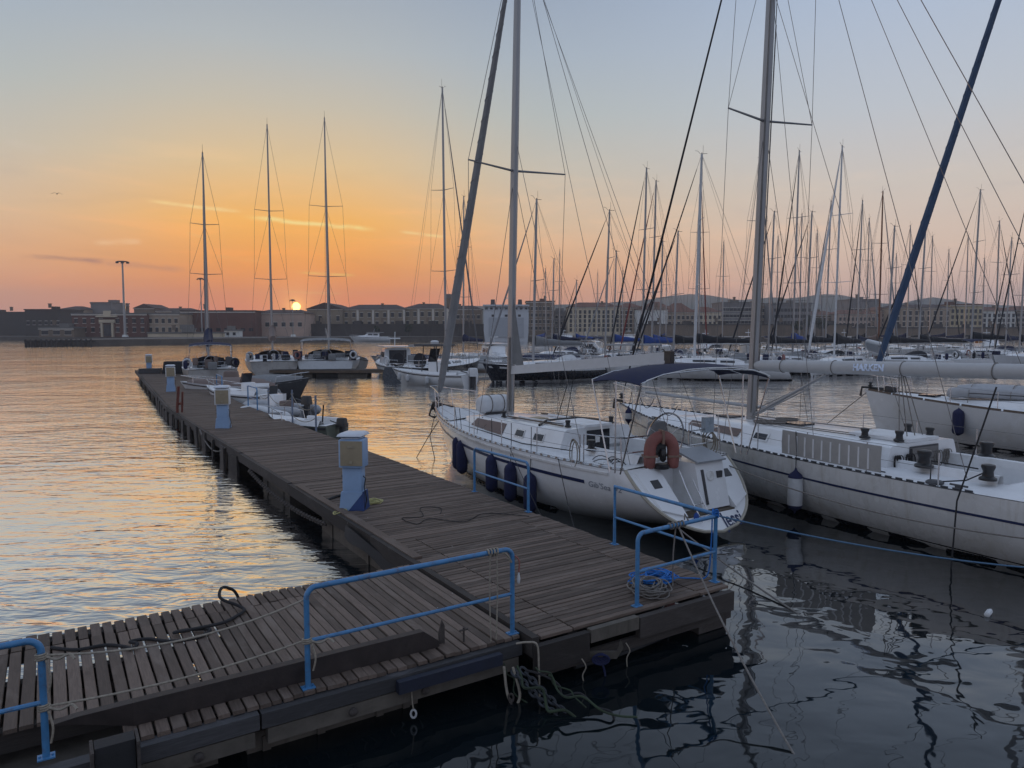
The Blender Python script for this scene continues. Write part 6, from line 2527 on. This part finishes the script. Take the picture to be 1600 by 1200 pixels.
motorboat('small white launch at the far quay below the ochre warehouses', (578 - 800) / FPX * 255, 255, 14, 4, 95, 1.5, M_gel, 'cabin', ob=False)
motorboat('white motor yacht with big windows behind the nearest sloop boom, left', (884 - 800) / FPX * 150, 150, 12, 4, 200, 1.6, M_gel, 'cabin', ob=False)
motorboat('white motor yacht under the pale scaffolding, half hidden by masts', (982 - 800) / FPX * 150, 150, 11, 3.8, 170, 1.5, M_gel, 'cabin', ob=False)
motorboat('white motor cruiser low behind the second mast', (1168 - 800) / FPX * 125, 125, 11, 3.6, 160, 1.3, M_gel, 'cabin', ob=False)
motorboat('white motor cruiser low right of the white-masted yacht', (1325 - 800) / FPX * 122, 122, 10, 3.4, 195, 1.3, M_gel, 'cabin', ob=False)
motorboat('white cruiser right of the broadside yacht mast', (1545 - 800) / FPX * 118, 118, 10, 3.4, 170, 1.3, M_gel, 'cabin', ob=False)
motorboat('small white cruiser beside the low dark-covered yacht', (1105 - 800) / FPX * 112, 112, 9, 3.2, 185, 1.2, M_gel, 'cabin', ob=False)
motorboat('small open white boat lying behind the mast of the navy-hulled yacht', (862 - 800) / FPX * 92, 92, 7, 2.4, 80, .9, M_gel, 'open', ob=True)
motorboat('small white fishing boat far behind, under the cream palazzo', (925 - 800) / FPX * 105, 105, 8, 2.8, 260, 1.0, M_gel, 'cabin', ob=False)
for u, y, L, hd, hm, cm, kd, lab in (
    (556, 76, 7.5, 190, M_oldshade, M_blackcan, 'open', 'low boat under a black cover just right of the arched bimini yacht'),
    (640, 80, 8.5, 100, M_greyhull, M_navycan, 'open', 'low grey boat under a navy cover behind the cabin cruiser'),
    (736, 74, 8.0, 80, M_gel, M_greycan, 'open', 'white boat under a grey cover right of the two black wheel covers'),
    (776, 80, 8.5, 200, M_gel, None, 'cabin', 'white cabin boat just left of the first mast, in front of the ferry'),
    (856, 78, 8.0, 95, M_oldshade, M_navycan, 'open', 'dark boat under a navy cover right of the first mast'),
    (915, 82, 8.0, 110, M_gel, M_blackcan, 'open', 'white boat under a black cover behind the white boom of the nearest sloop'),
    (1060, 84, 8.0, 80, M_gel, M_bluecan, 'open', 'white boat under a blue cover behind the dark bimini'),
    (1225, 84, 8.5, 100, M_gel, M_greycan, 'open', 'white boat under a grey cover right of the second mast foot')):
    motorboat(lab, (u - 800) / FPX * y, y, L, L * .33, hd, 1.0, hm, kd, ob=False, coverm=cm, screen=False)
# a dinghy standing on its edge and a silver panel between the far masts
def leaning_dinghy():
    y = 70
    root = thing('dinghy', 'pale dinghy hoisted up on edge beside the blue furled jib', 'dinghy', D(1366, 543, y), 0)
    root.rotation_euler = (math.radians(18), math.radians(68), math.radians(20))
    inflatable_parts(root, 3.2, 1.5, .2, M_whitecan, M_greypvc, 0, 1)
leaning_dinghy()

# small boats along the pier
motorboat('pale skiff with rust coloured inside and white rim, farthest of the small pier boats', (368 - 800) / FPX * 46, 45, 5.8, 2.3, 100, .75, M_gel, 'open', group=DG, ob=False, coverm=M_browncov, screen=False)
motorboat('white cuddy boat with small screen beside the third pedestal', (372 - 800) / FPX * 40, 40, 5.4, 2.0, 60, .75, M_gel, 'open', group=DG, ob=False)
motorboat('launch under a dark grey cover with a brown hooded engine', (424 - 800) / FPX * 46, 46, 4.9, 2.1, -95, .85, M_dkgrey, 'open', group=DG, ob=True, obm=M_browncov, obs=1.9, coverm=M_greycan, screen=False)


def rib(label, X, y, L, B, head, m, r=.24, screen=True, ob=True, floor=None, obs=1.0):
    root = thing('inflatable_boat', label, 'inflatable boat', (X, y, .22), math.radians(head), DG)
    inflatable_parts(root, L, B, r, m, floor or M_greypvc, .1, 1)
    if screen:
        b = MB()
        b.rbox((0, .1, .42), (.55, .45, .85), .06)
        obj('console', b, M_gel, root)
        b = MB()
        b.hexa([(-.3, .3, .8), (.3, .3, .8), (.3, .33, .8), (-.3, .33, .8), (-.26, .2, 1.25), (.26, .2, 1.25), (.26, .23, 1.25), (-.26, .23, 1.25)])
        obj('windscreen', b, M_glass, root, smooth=False)
        b = MB()
        b.rbox((0, -.6, .3), (.6, .45, .5), .08)
        obj('seat', b, M_browncov, root)
    if ob:
        outboard(root, -L / 2 + .2, .25, obs, M_black)
    b = MB()
    for s in (-1, 1):
        b.tube(sag((s * (B / 2 - .02), -L * .3, .2), (s * (B / 2 - .02), L * .1, .2), .06, 6), .015, 4)
    obj('grab_line', b, M_rope, root)
    return root
rib('grey inflatable with small windscreen and brown seat beside the blue pier rail', (432 - 800) / FPX * 35.5, 35.5, 4.2, 1.9, 62, M_greypvc, .26)
rib('white-bowed inflatable lying tight under the pier edge, second from nearest', (412 - 800) / FPX * 33.5, 33.0, 3.4, 1.6, 40, M_whitecan, .24, screen=False, ob=False)
def skiff():
    X, y = (470 - 800) / FPX * 29.2, 29.2
    root, H = motorboat('grey-green rowing dinghy with black outboard, nearest of the small pier boats', X, y, 3.7, 1.45, 62, .5, mat('faded_green_hull', (.16, .175, .14), .6, var=.2), 'open', 'dinghy', ob=True, group=DG, screen=False, obs=.85)
    for yy in (1.3, 2.2):
        b = MB()
        b.box((0, yy, .42), (1.1, .24, .04))
        obj('thwart', b, M_teakr, root, smooth=False)
    b = MB()
    b.tube([(-.3, .5, .6), (-.55, .2, 1.3)], .03, 5)
    obj('tiller_pole', b, M_blackrope, root)
skiff()

# ------------------------------------------------------------------ pontoons in the background
def pontoon(label, x0, x1, y, w_=2.4, z=.62, m=None):
    root = thing('pontoon', label, 'pontoon', (x0, y, 0))
    b = MB()
    b.box(((x1 - x0) / 2, w_ / 2, z - .04), (x1 - x0, w_, .08))
    obj('deck', b, M_beam, root, smooth=False)
    b = MB()
    b.box(((x1 - x0) / 2, -.04, z - .14), (x1 - x0, .08, .22))
    obj('edge_beam', b, M_teakr, root, smooth=False)
    n = int((x1 - x0) / 4)
    fm = MB()
    fm.box((0, w_ / 2, 0), (2.6, w_ - .3, .9))
    me = fm.mesh('float', M_conc, smooth=False)
    for k in range(n):
        link('float', me, root, ((k + .5) * (x1 - x0) / n, 0, .12))
    return root
pontoon('low floating pontoon under the sterns of the three left yachts', -21.5, -2, 64.6)
pontoon('long pontoon deep behind the right-hand yachts', 3, 66, 92, z=.7)

# ------------------------------------------------------------------ mooring posts on the pier edge
for lab, aa, h_ in (('thin grey mooring post by the nearest dinghy, right one', 17.3, 1.25), ('thin grey mooring post behind the nearest dinghy engine', 20.0, 1.25), ('thin grey mooring post left of the nearest dinghy', 23.3, 1.1)):
    p = pier_pt(aa, 3.06)
    root = thing('mooring_post', lab, 'post', (p.x, p.y, DECK - .3), 0, 'thin mooring posts on the pier edge')
    b = MB()
    b.tube([(0, 0, 0), (0, 0, h_ + .3)], .036, 8)
    obj('pole', b, mat('galvanised_blue', (.18, .22, .30), .5, metal=.3, var=.15) if 'galvanised_blue' not in MATS else MATS['galvanised_blue'], root)
    b = MB()
    b.tube([(.045 * math.cos(q), .045 * math.sin(q), h_ + .15 + .02 * math.sin(q)) for q in [2 * PI * k / 10 for k in range(10)]], .014, 5, closed=True)
    obj('rope_turns', b, M_rope, root)
railing('far blue railing by the grey inflatable', tuple(pier_pt(24.6, 2.93)), tuple(pier_pt(26.2, 2.93)))
railing('farthest blue railing beside the white cuddy boat', tuple(pier_pt(33.6, 2.93)), tuple(pier_pt(35.6, 2.93)))
def red_pole():
    p = pier_pt(25.2, -.05)
    root = thing('steel_pile', 'thin leaning red rusty pile at the left edge of the pier', 'pile', (p.x, p.y, 0))
    b = MB()
    b.tube([(0, 0, -1), (.05, 0, .9), (.12, .03, 1.75)], .06, 8)
    obj('pole', b, M_redpaint, root)
    b = MB()
    b.tube([(.02, .3, -1), (.16, .3, 1.5)], .045, 8)
    b.box((.1, .15, 1.0), (.1, .3, .1))
    obj('brace', b, M_redpaint, root)
red_pole()
def end_box():
    p = pier_pt(54.0, 2.3)
    root = thing('equipment_box', 'dark covered box standing at the outer end of the pier', 'box', (p.x, p.y, DECK), .2)
    b = MB()
    b.rbox((0, 0, .5), (1.6, 1.2, 1.0), .1, taper=.85)
    obj('cover', b, M_blackcan, root)
    b = MB()
    b.box((-1.9, .4, .22), (1.6, .8, .4))
    obj('crate', b, M_dkgrey, root, smooth=False)
end_box()

# ------------------------------------------------------------------ a gull in the sky
def gull():
    root = thing('gull', 'small dark gull gliding high over the water at the left', 'bird', D(89, 303, 90), .4)
    b = MB()
    b.tube([(0, -.22, 0), (0, -.12, 0), (0, .05, .01), (0, .18, .02), (0, .26, .01)], [.015, .06, .075, .05, .012], 8)
    obj('body', b, M_dkgrey, root)
    for s in (-1, 1):
        b = MB()
        rows = []
        for f, ch, zz, yy in ((0, .2, .02, 0), (.3, .2, .14, .03), (.6, .16, .10, 0), (.85, .1, 0, -.06), (1.0, .02, -.05, -.14)):
            rows.append([(s * f * .62, yy + ch / 2, zz), (s * f * .62, yy, zz + .02), (s * f * .62, yy - ch / 2, zz)])
        b.grid(rows)
        obj('wing', b, M_dkgrey, root, angle=80)
gull()

# ================================================================== ropes, chains and clutter on the pier
def rope(name, label, pts, r, m, cat='rope', group=None, n=6):
    b = MB()
    o0 = Vector(pts[0])
    b.tube([Vector(p) - o0 for p in pts], r, n)
    o = obj(name, b, m, None, loc=o0)
    return tag(o, label, cat, group)


def smooth_path(pts, k=6):
    """Catmull-Rom through the points"""
    pts = [Vector(p) for p in pts]
    P = [pts[0]] + pts + [pts[-1]]
    out = []
    for i in range(1, len(P) - 2):
        for j in range(k):
            t = j / k
            a, b, c, d = P[i - 1], P[i], P[i + 1], P[i + 2]
            out.append(.5 * ((2 * b) + (c - a) * t + (2 * a - 5 * b + 4 * c - d) * t * t + (3 * b - a - 3 * c + d) * t ** 3))
    out.append(pts[-1])
    return out


corner_top = pier_pt(.22, 2.93) + Vector((0, 0, .97))
rail_e = lambda f: pier_pt(.14 + .06 * f, 1.5 + 1.4 * f) + Vector((0, 0, .965))
# mooring lines of the nearest sloop and others
rope('mooring_line', 'thin bluish mooring line running from the corner railing post far to the right', sag(corner_top, G(1640, 890, .55), .10, 14), .013, mat('blue_grey_rope', (.08, .16, .26), .9, var=.2, nscale=30), 'mooring line')
rope('mooring_line', 'pale mooring line from the stern of the nearest sloop slanting down to the right edge', sag(on_boat(BOAT1, (1.35, 1.45, 1.25)), G(1640, 846, .9), .25, 14), .014, M_greyrope, 'mooring line')
rope('mooring_line', 'grey mooring line from the pier end railing sinking into the water at bottom centre', sag(rail_e(.5) + Vector((0, -.03, -.03)), G(1262, 1215, -.1), .12, 14), .013, M_greyrope, 'mooring line')
rope('mooring_line', 'long grey mooring line from the pier corner down to the water at the bottom right', sag(on_boat(BOAT1, (-1.1, .4, .35)), G(1640, 1190, -.05), .16, 16), .015, M_greyrope, 'mooring line')
rope('mooring_line', 'vertical dark line hanging at the right edge of the view beside the long sloop', [on_boat(BOAT2, (-1.75, .75, 3.2)), on_boat(BOAT2, (-2.35, 1.0, 1.2)), on_boat(BOAT2, (-2.45, 1.0, -.2))], .016, M_blackrope, 'mooring line')
rope('mooring_line', 'slack dark line drooping from the nearest sloop gunwale to the pier', sag(H1 and on_boat(BOAT1, H1.deck(3.2, 1, -1) + Vector((0, 0, .02))), pier_pt(3.2, 2.98) + Vector((0, 0, -.2)), .1, 10), .009, M_blackrope, 'mooring line')
rope('mooring_line', 'thin dark line from the middle of the nearest sloop down to the pier edge', sag(on_boat(BOAT1, H1.deck(5.0, 1, -1)), pier_pt(4.0, 3.0) + Vector((0, 0, -.3)), .06, 8), .008, M_blackrope, 'mooring line')
for lab, x in (('left one of the pair of lines hanging from the nearest bow into the water', -.12), ('right one of the pair of lines hanging from the nearest bow into the water', .2)):
    p = on_boat(BOAT1, (x, 11.9, 1.4))
    rope('bow_line', lab, [p, p + Vector((-.25 - x, -.35, -.7)), p + Vector((-.30 - x * 3, -.5, -1.5))], .012, M_blackrope, 'mooring line')
rope('bow_line', 'taut dark pair line from the right-hand bow with teak rail to the water', [on_boat(BOAT3, (0, 13.9, 1.7)), on_boat(BOAT3, (-.9, 15.6, -.1))], .014, M_blackrope, 'mooring line')

# ropes tied over the short end railing
def tied_rope():
    root = thing('tied_rope', 'grey rope wound round the short end railing with its tails hanging to the deck', 'rope', rail_e(.48))
    b = MB()
    u = (rail_e(1) - rail_e(0)).normalized()
    pts = []
    for k in range(40):
        a_ = k * 2 * PI / 8
        pts.append(u * (-.16 + .32 * k / 40) + Vector((u.y, -u.x, 0)) * .042 * math.cos(a_) + Vector((0, 0, .042 * math.sin(a_))))
    b.tube(pts, .011, 5)
    obj('turns', b, M_greyrope, root)
    b = MB()
    b.tube(smooth_path([u * -.02 + Vector((0, 0, -.04)), u * -.06 + Vector((0, 0, -.4)), u * -.07 + Vector((.02, .05, -.85))]), .010, 5)
    b.tube([u * .15 + Vector((0, 0, .04)), u * .16 + Vector((.0, .02, .12)), u * .2 + Vector((.02, 0, .03))], .01, 5)
    obj('tail', b, M_greyrope, root)
    b = MB()
    v0 = rail_e(1) - rail_e(.48)
    b.tube([v0 + Vector((.04 * math.cos(a_), .04 * math.sin(a_), -.02 + .05 * math.sin(a_ * 3) * .5 + .004 * i_)) for i_, a_ in enumerate([2 * PI * k / 10 for k in range(30)])], .013, 5)
    obj('knot', b, M_bluerope, root)
tied_rope()


def coil_thing(label, p, r0, m, n=9, tail=None, seed=1, th=.011, flat=.75, name='rope_coil'):
    rnd = random.Random(seed)
    root = thing(name, label, 'rope', p, rnd.uniform(0, 2))
    b = MB()
    for k in range(n):
        r = r0 * rnd.uniform(.55, 1.0)
        ox, oy = rnd.gauss(0, r0 * .13), rnd.gauss(0, r0 * .1)
        z0 = .012 + .012 * k * .7
        pts = []
        for j in range(22):
            a_ = 2 * PI * j / 22
            rr = r * (1 + .13 * math.sin(a_ * 2 + k) + .06 * math.sin(a_ * 5 + k * 2))
            pts.append((ox + rr * math.cos(a_), oy + rr * flat * math.sin(a_), z0 + .012 * math.sin(a_ * 3 + k * 1.3) + .006))
        b.tube(pts, th, 5, closed=True)
    obj('loops', b, m, root)
    if tail:
        b = MB()
        M = Matrix.Rotation(-root.rotation_euler.z, 4, 'Z')
        b.tube(smooth_path([M @ (Vector(q) - Vector(p)) for q in tail]), th, 5)
        obj('tail', b, m, root)
    return root
q = pier_pt(.62, 2.25)
coil_thing('bright blue coiled rope lying on the pier corner inside the railings', q, .30, M_bluerope, 14, [q + Vector((.2, .1, .05)), pier_pt(.45, 2.75, .02), pier_pt(.3, 2.88, .08), corner_top + Vector((-.05, .03, -.45)), corner_top + Vector((-.05, 0, -.05))], 3)
coil_thing('grey tangled rope heap beside the bright blue coil', pier_pt(.40, 1.95), .30, M_greyrope, 16, None, 5, .010)
q = pier_pt(6.1, .95)
coil_thing('yellow hose loops behind the nearest pedestal', pier_pt(6.75, .75), .24, M_yellowhose, 5, None, 8, .013)
coil_thing('single yellow hose loop in front of the nearest pedestal on the pier edge', pier_pt(6.35, .03), .2, M_yellowhose, 2, None, 9, .013)
rope('loose_rope', 'thin dark cord looped on the planks near the blue railing', smooth_path([pier_pt(4.3, 2.75, .012), pier_pt(4.9, 2.2, .012), pier_pt(4.6, 1.6, .012), pier_pt(5.1, 1.2, .012), pier_pt(4.9, .85, .012), pier_pt(5.4, .8, .012), pier_pt(5.3, 1.15, .012), pier_pt(5.9, 1.4, .012), pier_pt(5.7, 1.7, .012), pier_pt(5.3, 1.5, .012)]), .007, M_blackrope)
rope('rope_scrap', 'short black rubber scrap lying on the planks left of the nearest pedestal', smooth_path([pier_pt(7.4, .12, .02), pier_pt(7.6, .5, .03), pier_pt(7.1, .62, .02), pier_pt(7.0, .3, .03)]), .03, M_rubber, 'rubber scrap')

# thick dark hawser thrown over the gangway
gz = lambda c_, a_, z=.02: Vector((*(O + A * a_ + C * c_).to_2d(), DECK - .012 + z))
hw = [gz(-4.42, 2.55), gz(-4.2, 2.35), gz(-3.95, 2.32), gz(-3.78, 2.17), gz(-3.72, 2.05, .03), gz(-3.66, 2.1, .05), gz(-3.72, 2.2, .05), gz(-3.55, 2.22, .03), gz(-3.35, 2.05), gz(-3.1, 2.0), gz(-2.95, 2.1, .04),
      gz(-3.15, 2.25, .03), gz(-3.3, 2.2, .05), gz(-3.05, 2.14, .07), gz(-2.8, 2.2, .05), gz(-2.62, 2.38), gz(-2.5, 2.5, .03), gz(-2.55, 2.62, .06), gz(-2.72, 2.72, .16), gz(-2.66, 2.92, .22), gz(-2.5, 3.05, .10), gz(-2.42, 3.08, -.1)]
rope('hawser', 'thick dark hawser snaking across the gangway planks', smooth_path(hw), .020, M_blackrope, n=8)

# two barrier ropes between the front railings
pa, pb = Vector(gp(-4.47)), Vector(gp(-2.42))
for lab, h0, h1, dr in (('upper barrier rope slung between the two front railings', .88, .91, .13), ('lower barrier rope slung between the two front railings', .44, .49, .06)):
    rope('barrier_rope', lab, [pa + Vector((0, 0, h0))] + sag(pa + Vector((.05, .03, h0)), pb + Vector((-.03, 0, h1)), dr, 14), .010, M_rope)
def tie(label, p, ax=1):
    root = thing('rope_knot', label, 'rope knot', p)
    b = MB()
    b.tube([(.042 * math.cos(a_), .042 * math.sin(a_), -.03 + .06 * i / 24) for i, a_ in enumerate([2 * PI * k / 8 for k in range(25)])], .010, 5)
    obj('turns', b, M_rope, root)
    b = MB()
    b.tube(smooth_path([(.04, 0, 0), (.12, .02, -.03), (.2, .05, .0), (.26, .03, -.03)]), .012, 5)
    b.tube(smooth_path([(.05, -.02, -.02), (.09, -.03, -.16), (.06, -.02, -.3)]), .010, 5)
    obj('tail', b, M_rope, root)
tie('pale rope knot on the top bend of the lower left railing', pa + Vector((0, 0, .88)))
tie('pale rope knot where the mid bar of the lower left railing meets its post', pa + Vector((0, 0, .44)))
tie('pale rope knot halfway up the left post of the long front railing', pb + Vector((0, 0, .49)))

# rope tied round the right end of the long front railing, tails down to the beam
def long_tail():
    p = Vector(gp(-.42)) + Vector((0, 0, 1.035))
    root = thing('tied_rope', 'pale rope tied round the right end of the long front railing, hanging down', 'rope', p)
    b = MB()
    u = C
    pts = []
    for k in range(30):
        a_ = k * 2 * PI / 8
        pts.append(u * (-.07 + .14 * k / 30) + Vector((u.y, -u.x, 0)) * .042 * math.cos(a_) + Vector((0, 0, .042 * math.sin(a_))))
    b.tube(pts, .012, 5)
    b.tube(smooth_path([u * .06 + Vector((0, 0, -.02)), u * .16 + Vector((0, -.02, -.04)), u * .24 + Vector((0, -.02, -.16)), u * .19 + Vector((0, -.02, -.1))]), .012, 5)
    obj('turns', b, M_rope, root)
    for dx, l in ((-.03, 1.15), (.05, 1.45)):
        b = MB()
        b.tube(smooth_path([u * dx + Vector((0, -.04, 0)), u * (dx * 1.2) + Vector((0, -.05, -.5)), u * (dx * .6) + Vector((0.0, -.06, -l))]), .009, 5)
        obj('tail', b, M_rope, root)
long_tail()
def tag_cord():
    p = Vector(gp(-.17)) + Vector((.03, -.01, .95))
    root = thing('tassel', 'frayed white and orange cord end on the right post of the long front railing', 'cord', p)
    b = MB()
    b.tube(smooth_path([(0, 0, 0), (.05, 0, -.06), (.045, 0, -.2)]), .010, 5)
    obj('cord', b, M_orange, root)
    b = MB()
    b.lathe([(.008, -.2), (.02, -.28), (.014, -.33), (.004, -.34)], 6, Matrix.Translation((.045, 0, 0)))
    obj('frayed_end', b, M_whitecan, root)
tag_cord()


# ------------------------------------------------------------------ chains
LINK = None
def chain(label, pts, size=.05, r=.011, m=None, cat='chain', name='chain', single=True):
    """interlocked oval links along a polyline; each link a mesh of its own"""
    pts = [Vector(p) for p in pts]
    root = thing(name, label, cat, pts[0])
    b = MB()
    L_ = size
    oval = [(L_ * (.62 * math.cos(a_)), L_ * .36 * math.sin(a_), 0) for a_ in [2 * PI * k / 12 for k in range(12)]]
    b.tube(oval, r, 5, closed=True)
    me = b.mesh('link', m or M_rust)
    total = sum((b_ - a_).length for a_, b_ in zip(pts[:-1], pts[1:]))
    stepl = L_ * .86
    n = int(total / stepl)
    d = 0.0
    i = 0
    acc = 0.0
    for k in range(n):
        s = (k + .5) * stepl
        while i < len(pts) - 2 and s > acc + (pts[i + 1] - pts[i]).length:
            acc += (pts[i + 1] - pts[i]).length
            i += 1
        u = (pts[i + 1] - pts[i]).normalized()
        p = pts[i] + u * (s - acc)
        o = link('link', me, root, p - pts[0])
        q = u.to_track_quat('X', 'Z')
        o.rotation_mode = 'QUATERNION'
        from mathutils import Quaternion
        o.rotation_quaternion = q @ Quaternion((1, 0, 0), PI / 4 + (PI / 2 if k % 2 else 0))
    return root
# heavy mooring chain from the gangway hinge into the water
p0 = O + A * -.05 + C * -.28
p0 = Vector((p0.x, p0.y, DECK - .26))
for lab, dx, dy in (('heavy galvanised chain running from the hinge down into the dark water, upper strand', 0, 0), ('heavy galvanised chain running from the hinge down into the dark water, lower strand', -.10, -.05)):
    chain(lab, sag(p0 + Vector((dx, dy, 0)), p0 + Vector((.95 + dx, -.62 + dy, -.62)), .05, 10), .085, .0145, mat('galvanised_chain', (.05, .055, .065), .6, metal=.4, var=.3) if 'galvanised_chain' not in MATS else MATS['galvanised_chain'])
p1 = p0 + Vector((-.12, -.12, -.25))
chain('rusty chain hanging straight down from the gangway corner', [p1, p1 + Vector((.02, -.02, -.4)), p1 + Vector((.03, -.03, -.8))], .075, .013)
rope('hanging_rope', 'pale doubled rope loop hanging below the gangway corner', smooth_path([p0 + Vector((-.2, -.05, .05)), p0 + Vector((-.16, -.1, -.25)), p0 + Vector((-.08, -.12, -.38)), p0 + Vector((-.02, -.1, -.25)), p0 + Vector((-.1, -.05, .04))]), .016, M_rope)
# thin chain slung along the outer left face of the pier
pts = sag(pier_pt(6.7, -.15, -.28), pier_pt(12.6, -.15, -.24), .18, 16)
chain('rusty chain slung along the left face of the pier', pts, .11, .018)
rope('hanging_rope', 'pale rope drooping along the far left face of the pier', sag(pier_pt(15.5, -.14, -.05), pier_pt(19.5, -.14, 0), .38, 12), .022, M_greyrope)
# bits hanging from the pier front: bracket, blue knot, short tails
def front_bits():
    p = pier_pt(-.09, .75) + Vector((0, 0, -.36))
    root = thing('hanging_knot', 'dull blue rope knot with tail hanging on a bracket under the pier front', 'rope', p)
    b = MB()
    for k in range(4):
        rr = .05 + .018 * k
        b.tube([(rr * math.cos(a_), -.03 - .01 * k, .6 * rr * math.sin(a_) - .01 * k) for a_ in [2 * PI * j / 12 for j in range(12)]], .013, 5, closed=True)
    b.tube(smooth_path([(0, -.05, -.03), (.05, -.05, -.2), (.07, -.05, -.45)]), .014, 5)
    obj('knot', b, M_navyfend, root)
    b = MB()
    b.hexa([(-.22, -.02, -.04), (.2, -.02, -.04), (.2, .01, -.04), (-.22, .01, -.04), (-.22, -.02, .05), (.2, -.02, .05), (.2, .01, .05), (-.22, .01, .05)])
    b.hexa([(.2, -.02, -.04), (.28, -.02, .1), (.28, .01, .1), (.2, .01, -.04), (.2, -.02, .05), (.25, -.02, .2), (.25, .01, .2), (.2, .01, .05)])
    obj('bracket', b, M_conc, root, smooth=False)
    for lab, c_, z0, l in (('thin pale cord dangling left of the bracket under the pier front', .48, -.33, .3), ('thin pale cord dangling right of the blue knot under the pier front', 1.12, -.3, .4)):
        q = pier_pt(-.1, c_) + Vector((0, 0, z0))
        rope('hanging_rope', lab, smooth_path([q, q + Vector((.05, 0, -.1)), q + Vector((.01, -.01, -.2)), q + Vector((.03, 0, -l))]), .008, M_rope)
    q0, q1 = pier_pt(.05, .5) + Vector((0, 0, -.5)), pier_pt(.1, 2.95) + Vector((0, 0, -.3))
    rope('slung_hose', 'black hose slung in a long curve under the pier front', sag(q0, q1, .10, 14), .028, M_rubber, 'hose')
    q = pier_pt(-.05, -.15) + Vector((0, 0, -.02))
    rope('hinge_rope', 'pale rope lashed round the hinge between gangway and pier', smooth_path([q + Vector((-.18, 0, .02)), q + Vector((-.05, -.03, .05)), q + Vector((.06, -.04, .02)), q + Vector((.08, -.05, -.25)), q + Vector((.09, -.05, -.6))]), .012, M_rope)
front_bits()
for lab, a0, a1, h0, h1, dr in (('slack pale rope between the two right mooring posts', 17.3, 20.0, .95, 1.1, .35), ('slack pale rope between the two left mooring posts', 20.0, 23.3, 1.05, .9, .4),
                              ('lower slack rope between the two right mooring posts', 17.3, 20.0, .5, .3, .2), ('pale rope from the left mooring post to the far blue railing', 23.3, 24.6, .8, .7, .15)):
    rope('post_rope', lab, sag(pier_pt(a0, 3.06, h0 - .05), pier_pt(a1, 3.06, h1 - .05), dr, 10), .014, M_rope)
rndt = random.Random(4)
for lab, dx, dy in (('thin dark rope tangled round the mooring chain, innermost', -.05, .02), ('thin dark rope tangled round the mooring chain, middle one', .05, -.08), ('weedy grey rope trailing beside the mooring chain, outermost', .16, -.02),
                    ('short frayed rope crossing over the mooring chain', .3, -.2), ('dark weedy strand hanging behind the mooring chain', -.2, .1)):
    q = p0 + Vector((dx, dy, .02))
    pts = [q]
    for k in range(7):
        q = q + Vector((rndt.uniform(.0, .2), rndt.uniform(-.14, .05), rndt.uniform(-.13, .03)))
        pts.append(q)
    rope('tangled_rope', lab, smooth_path(pts), rndt.choice((.009, .013, .016)), rndt.choice((M_blackrope, M_greyrope, M_green)))
def floating_bottle():
    p = G(1545, 957, .03)
    root = thing('floating_bottle', 'pale plastic bottle floating in the dark water at the right', 'bottle', p, .8)
    b = MB()
    b.tube([(-.13, 0, 0), (-.12, 0, 0), (.05, 0, 0), (.1, 0, 0), (.12, 0, .0), (.15, 0, 0)], [.02, .04, .042, .03, .014, .014], 8)
    obj('bottle_body', b, M_whitecan, root)
floating_bottle()
def anchor_tag():
    q = O + A * .14 + C * -1.45
    root = thing('hanging_shackle', 'small pale shackle hanging by a cord from the gangway front', 'shackle', (q.x, q.y, DECK - .32))
    b = MB()
    b.tube([(0, 0, .05), (.01, -.01, -.08), (.02, -.01, -.14)], .008, 5)
    obj('cord', b, M_rope, root)
    b = MB()
    b.tube([(.02 + .03 * math.cos(a_), -.01, -.19 + .045 * math.sin(a_)) for a_ in [2 * PI * k / 10 for k in range(10)]], .012, 5, closed=True)
    obj('shackle', b, M_whitefend, root)
anchor_tag()
if HAZE:
    haze()
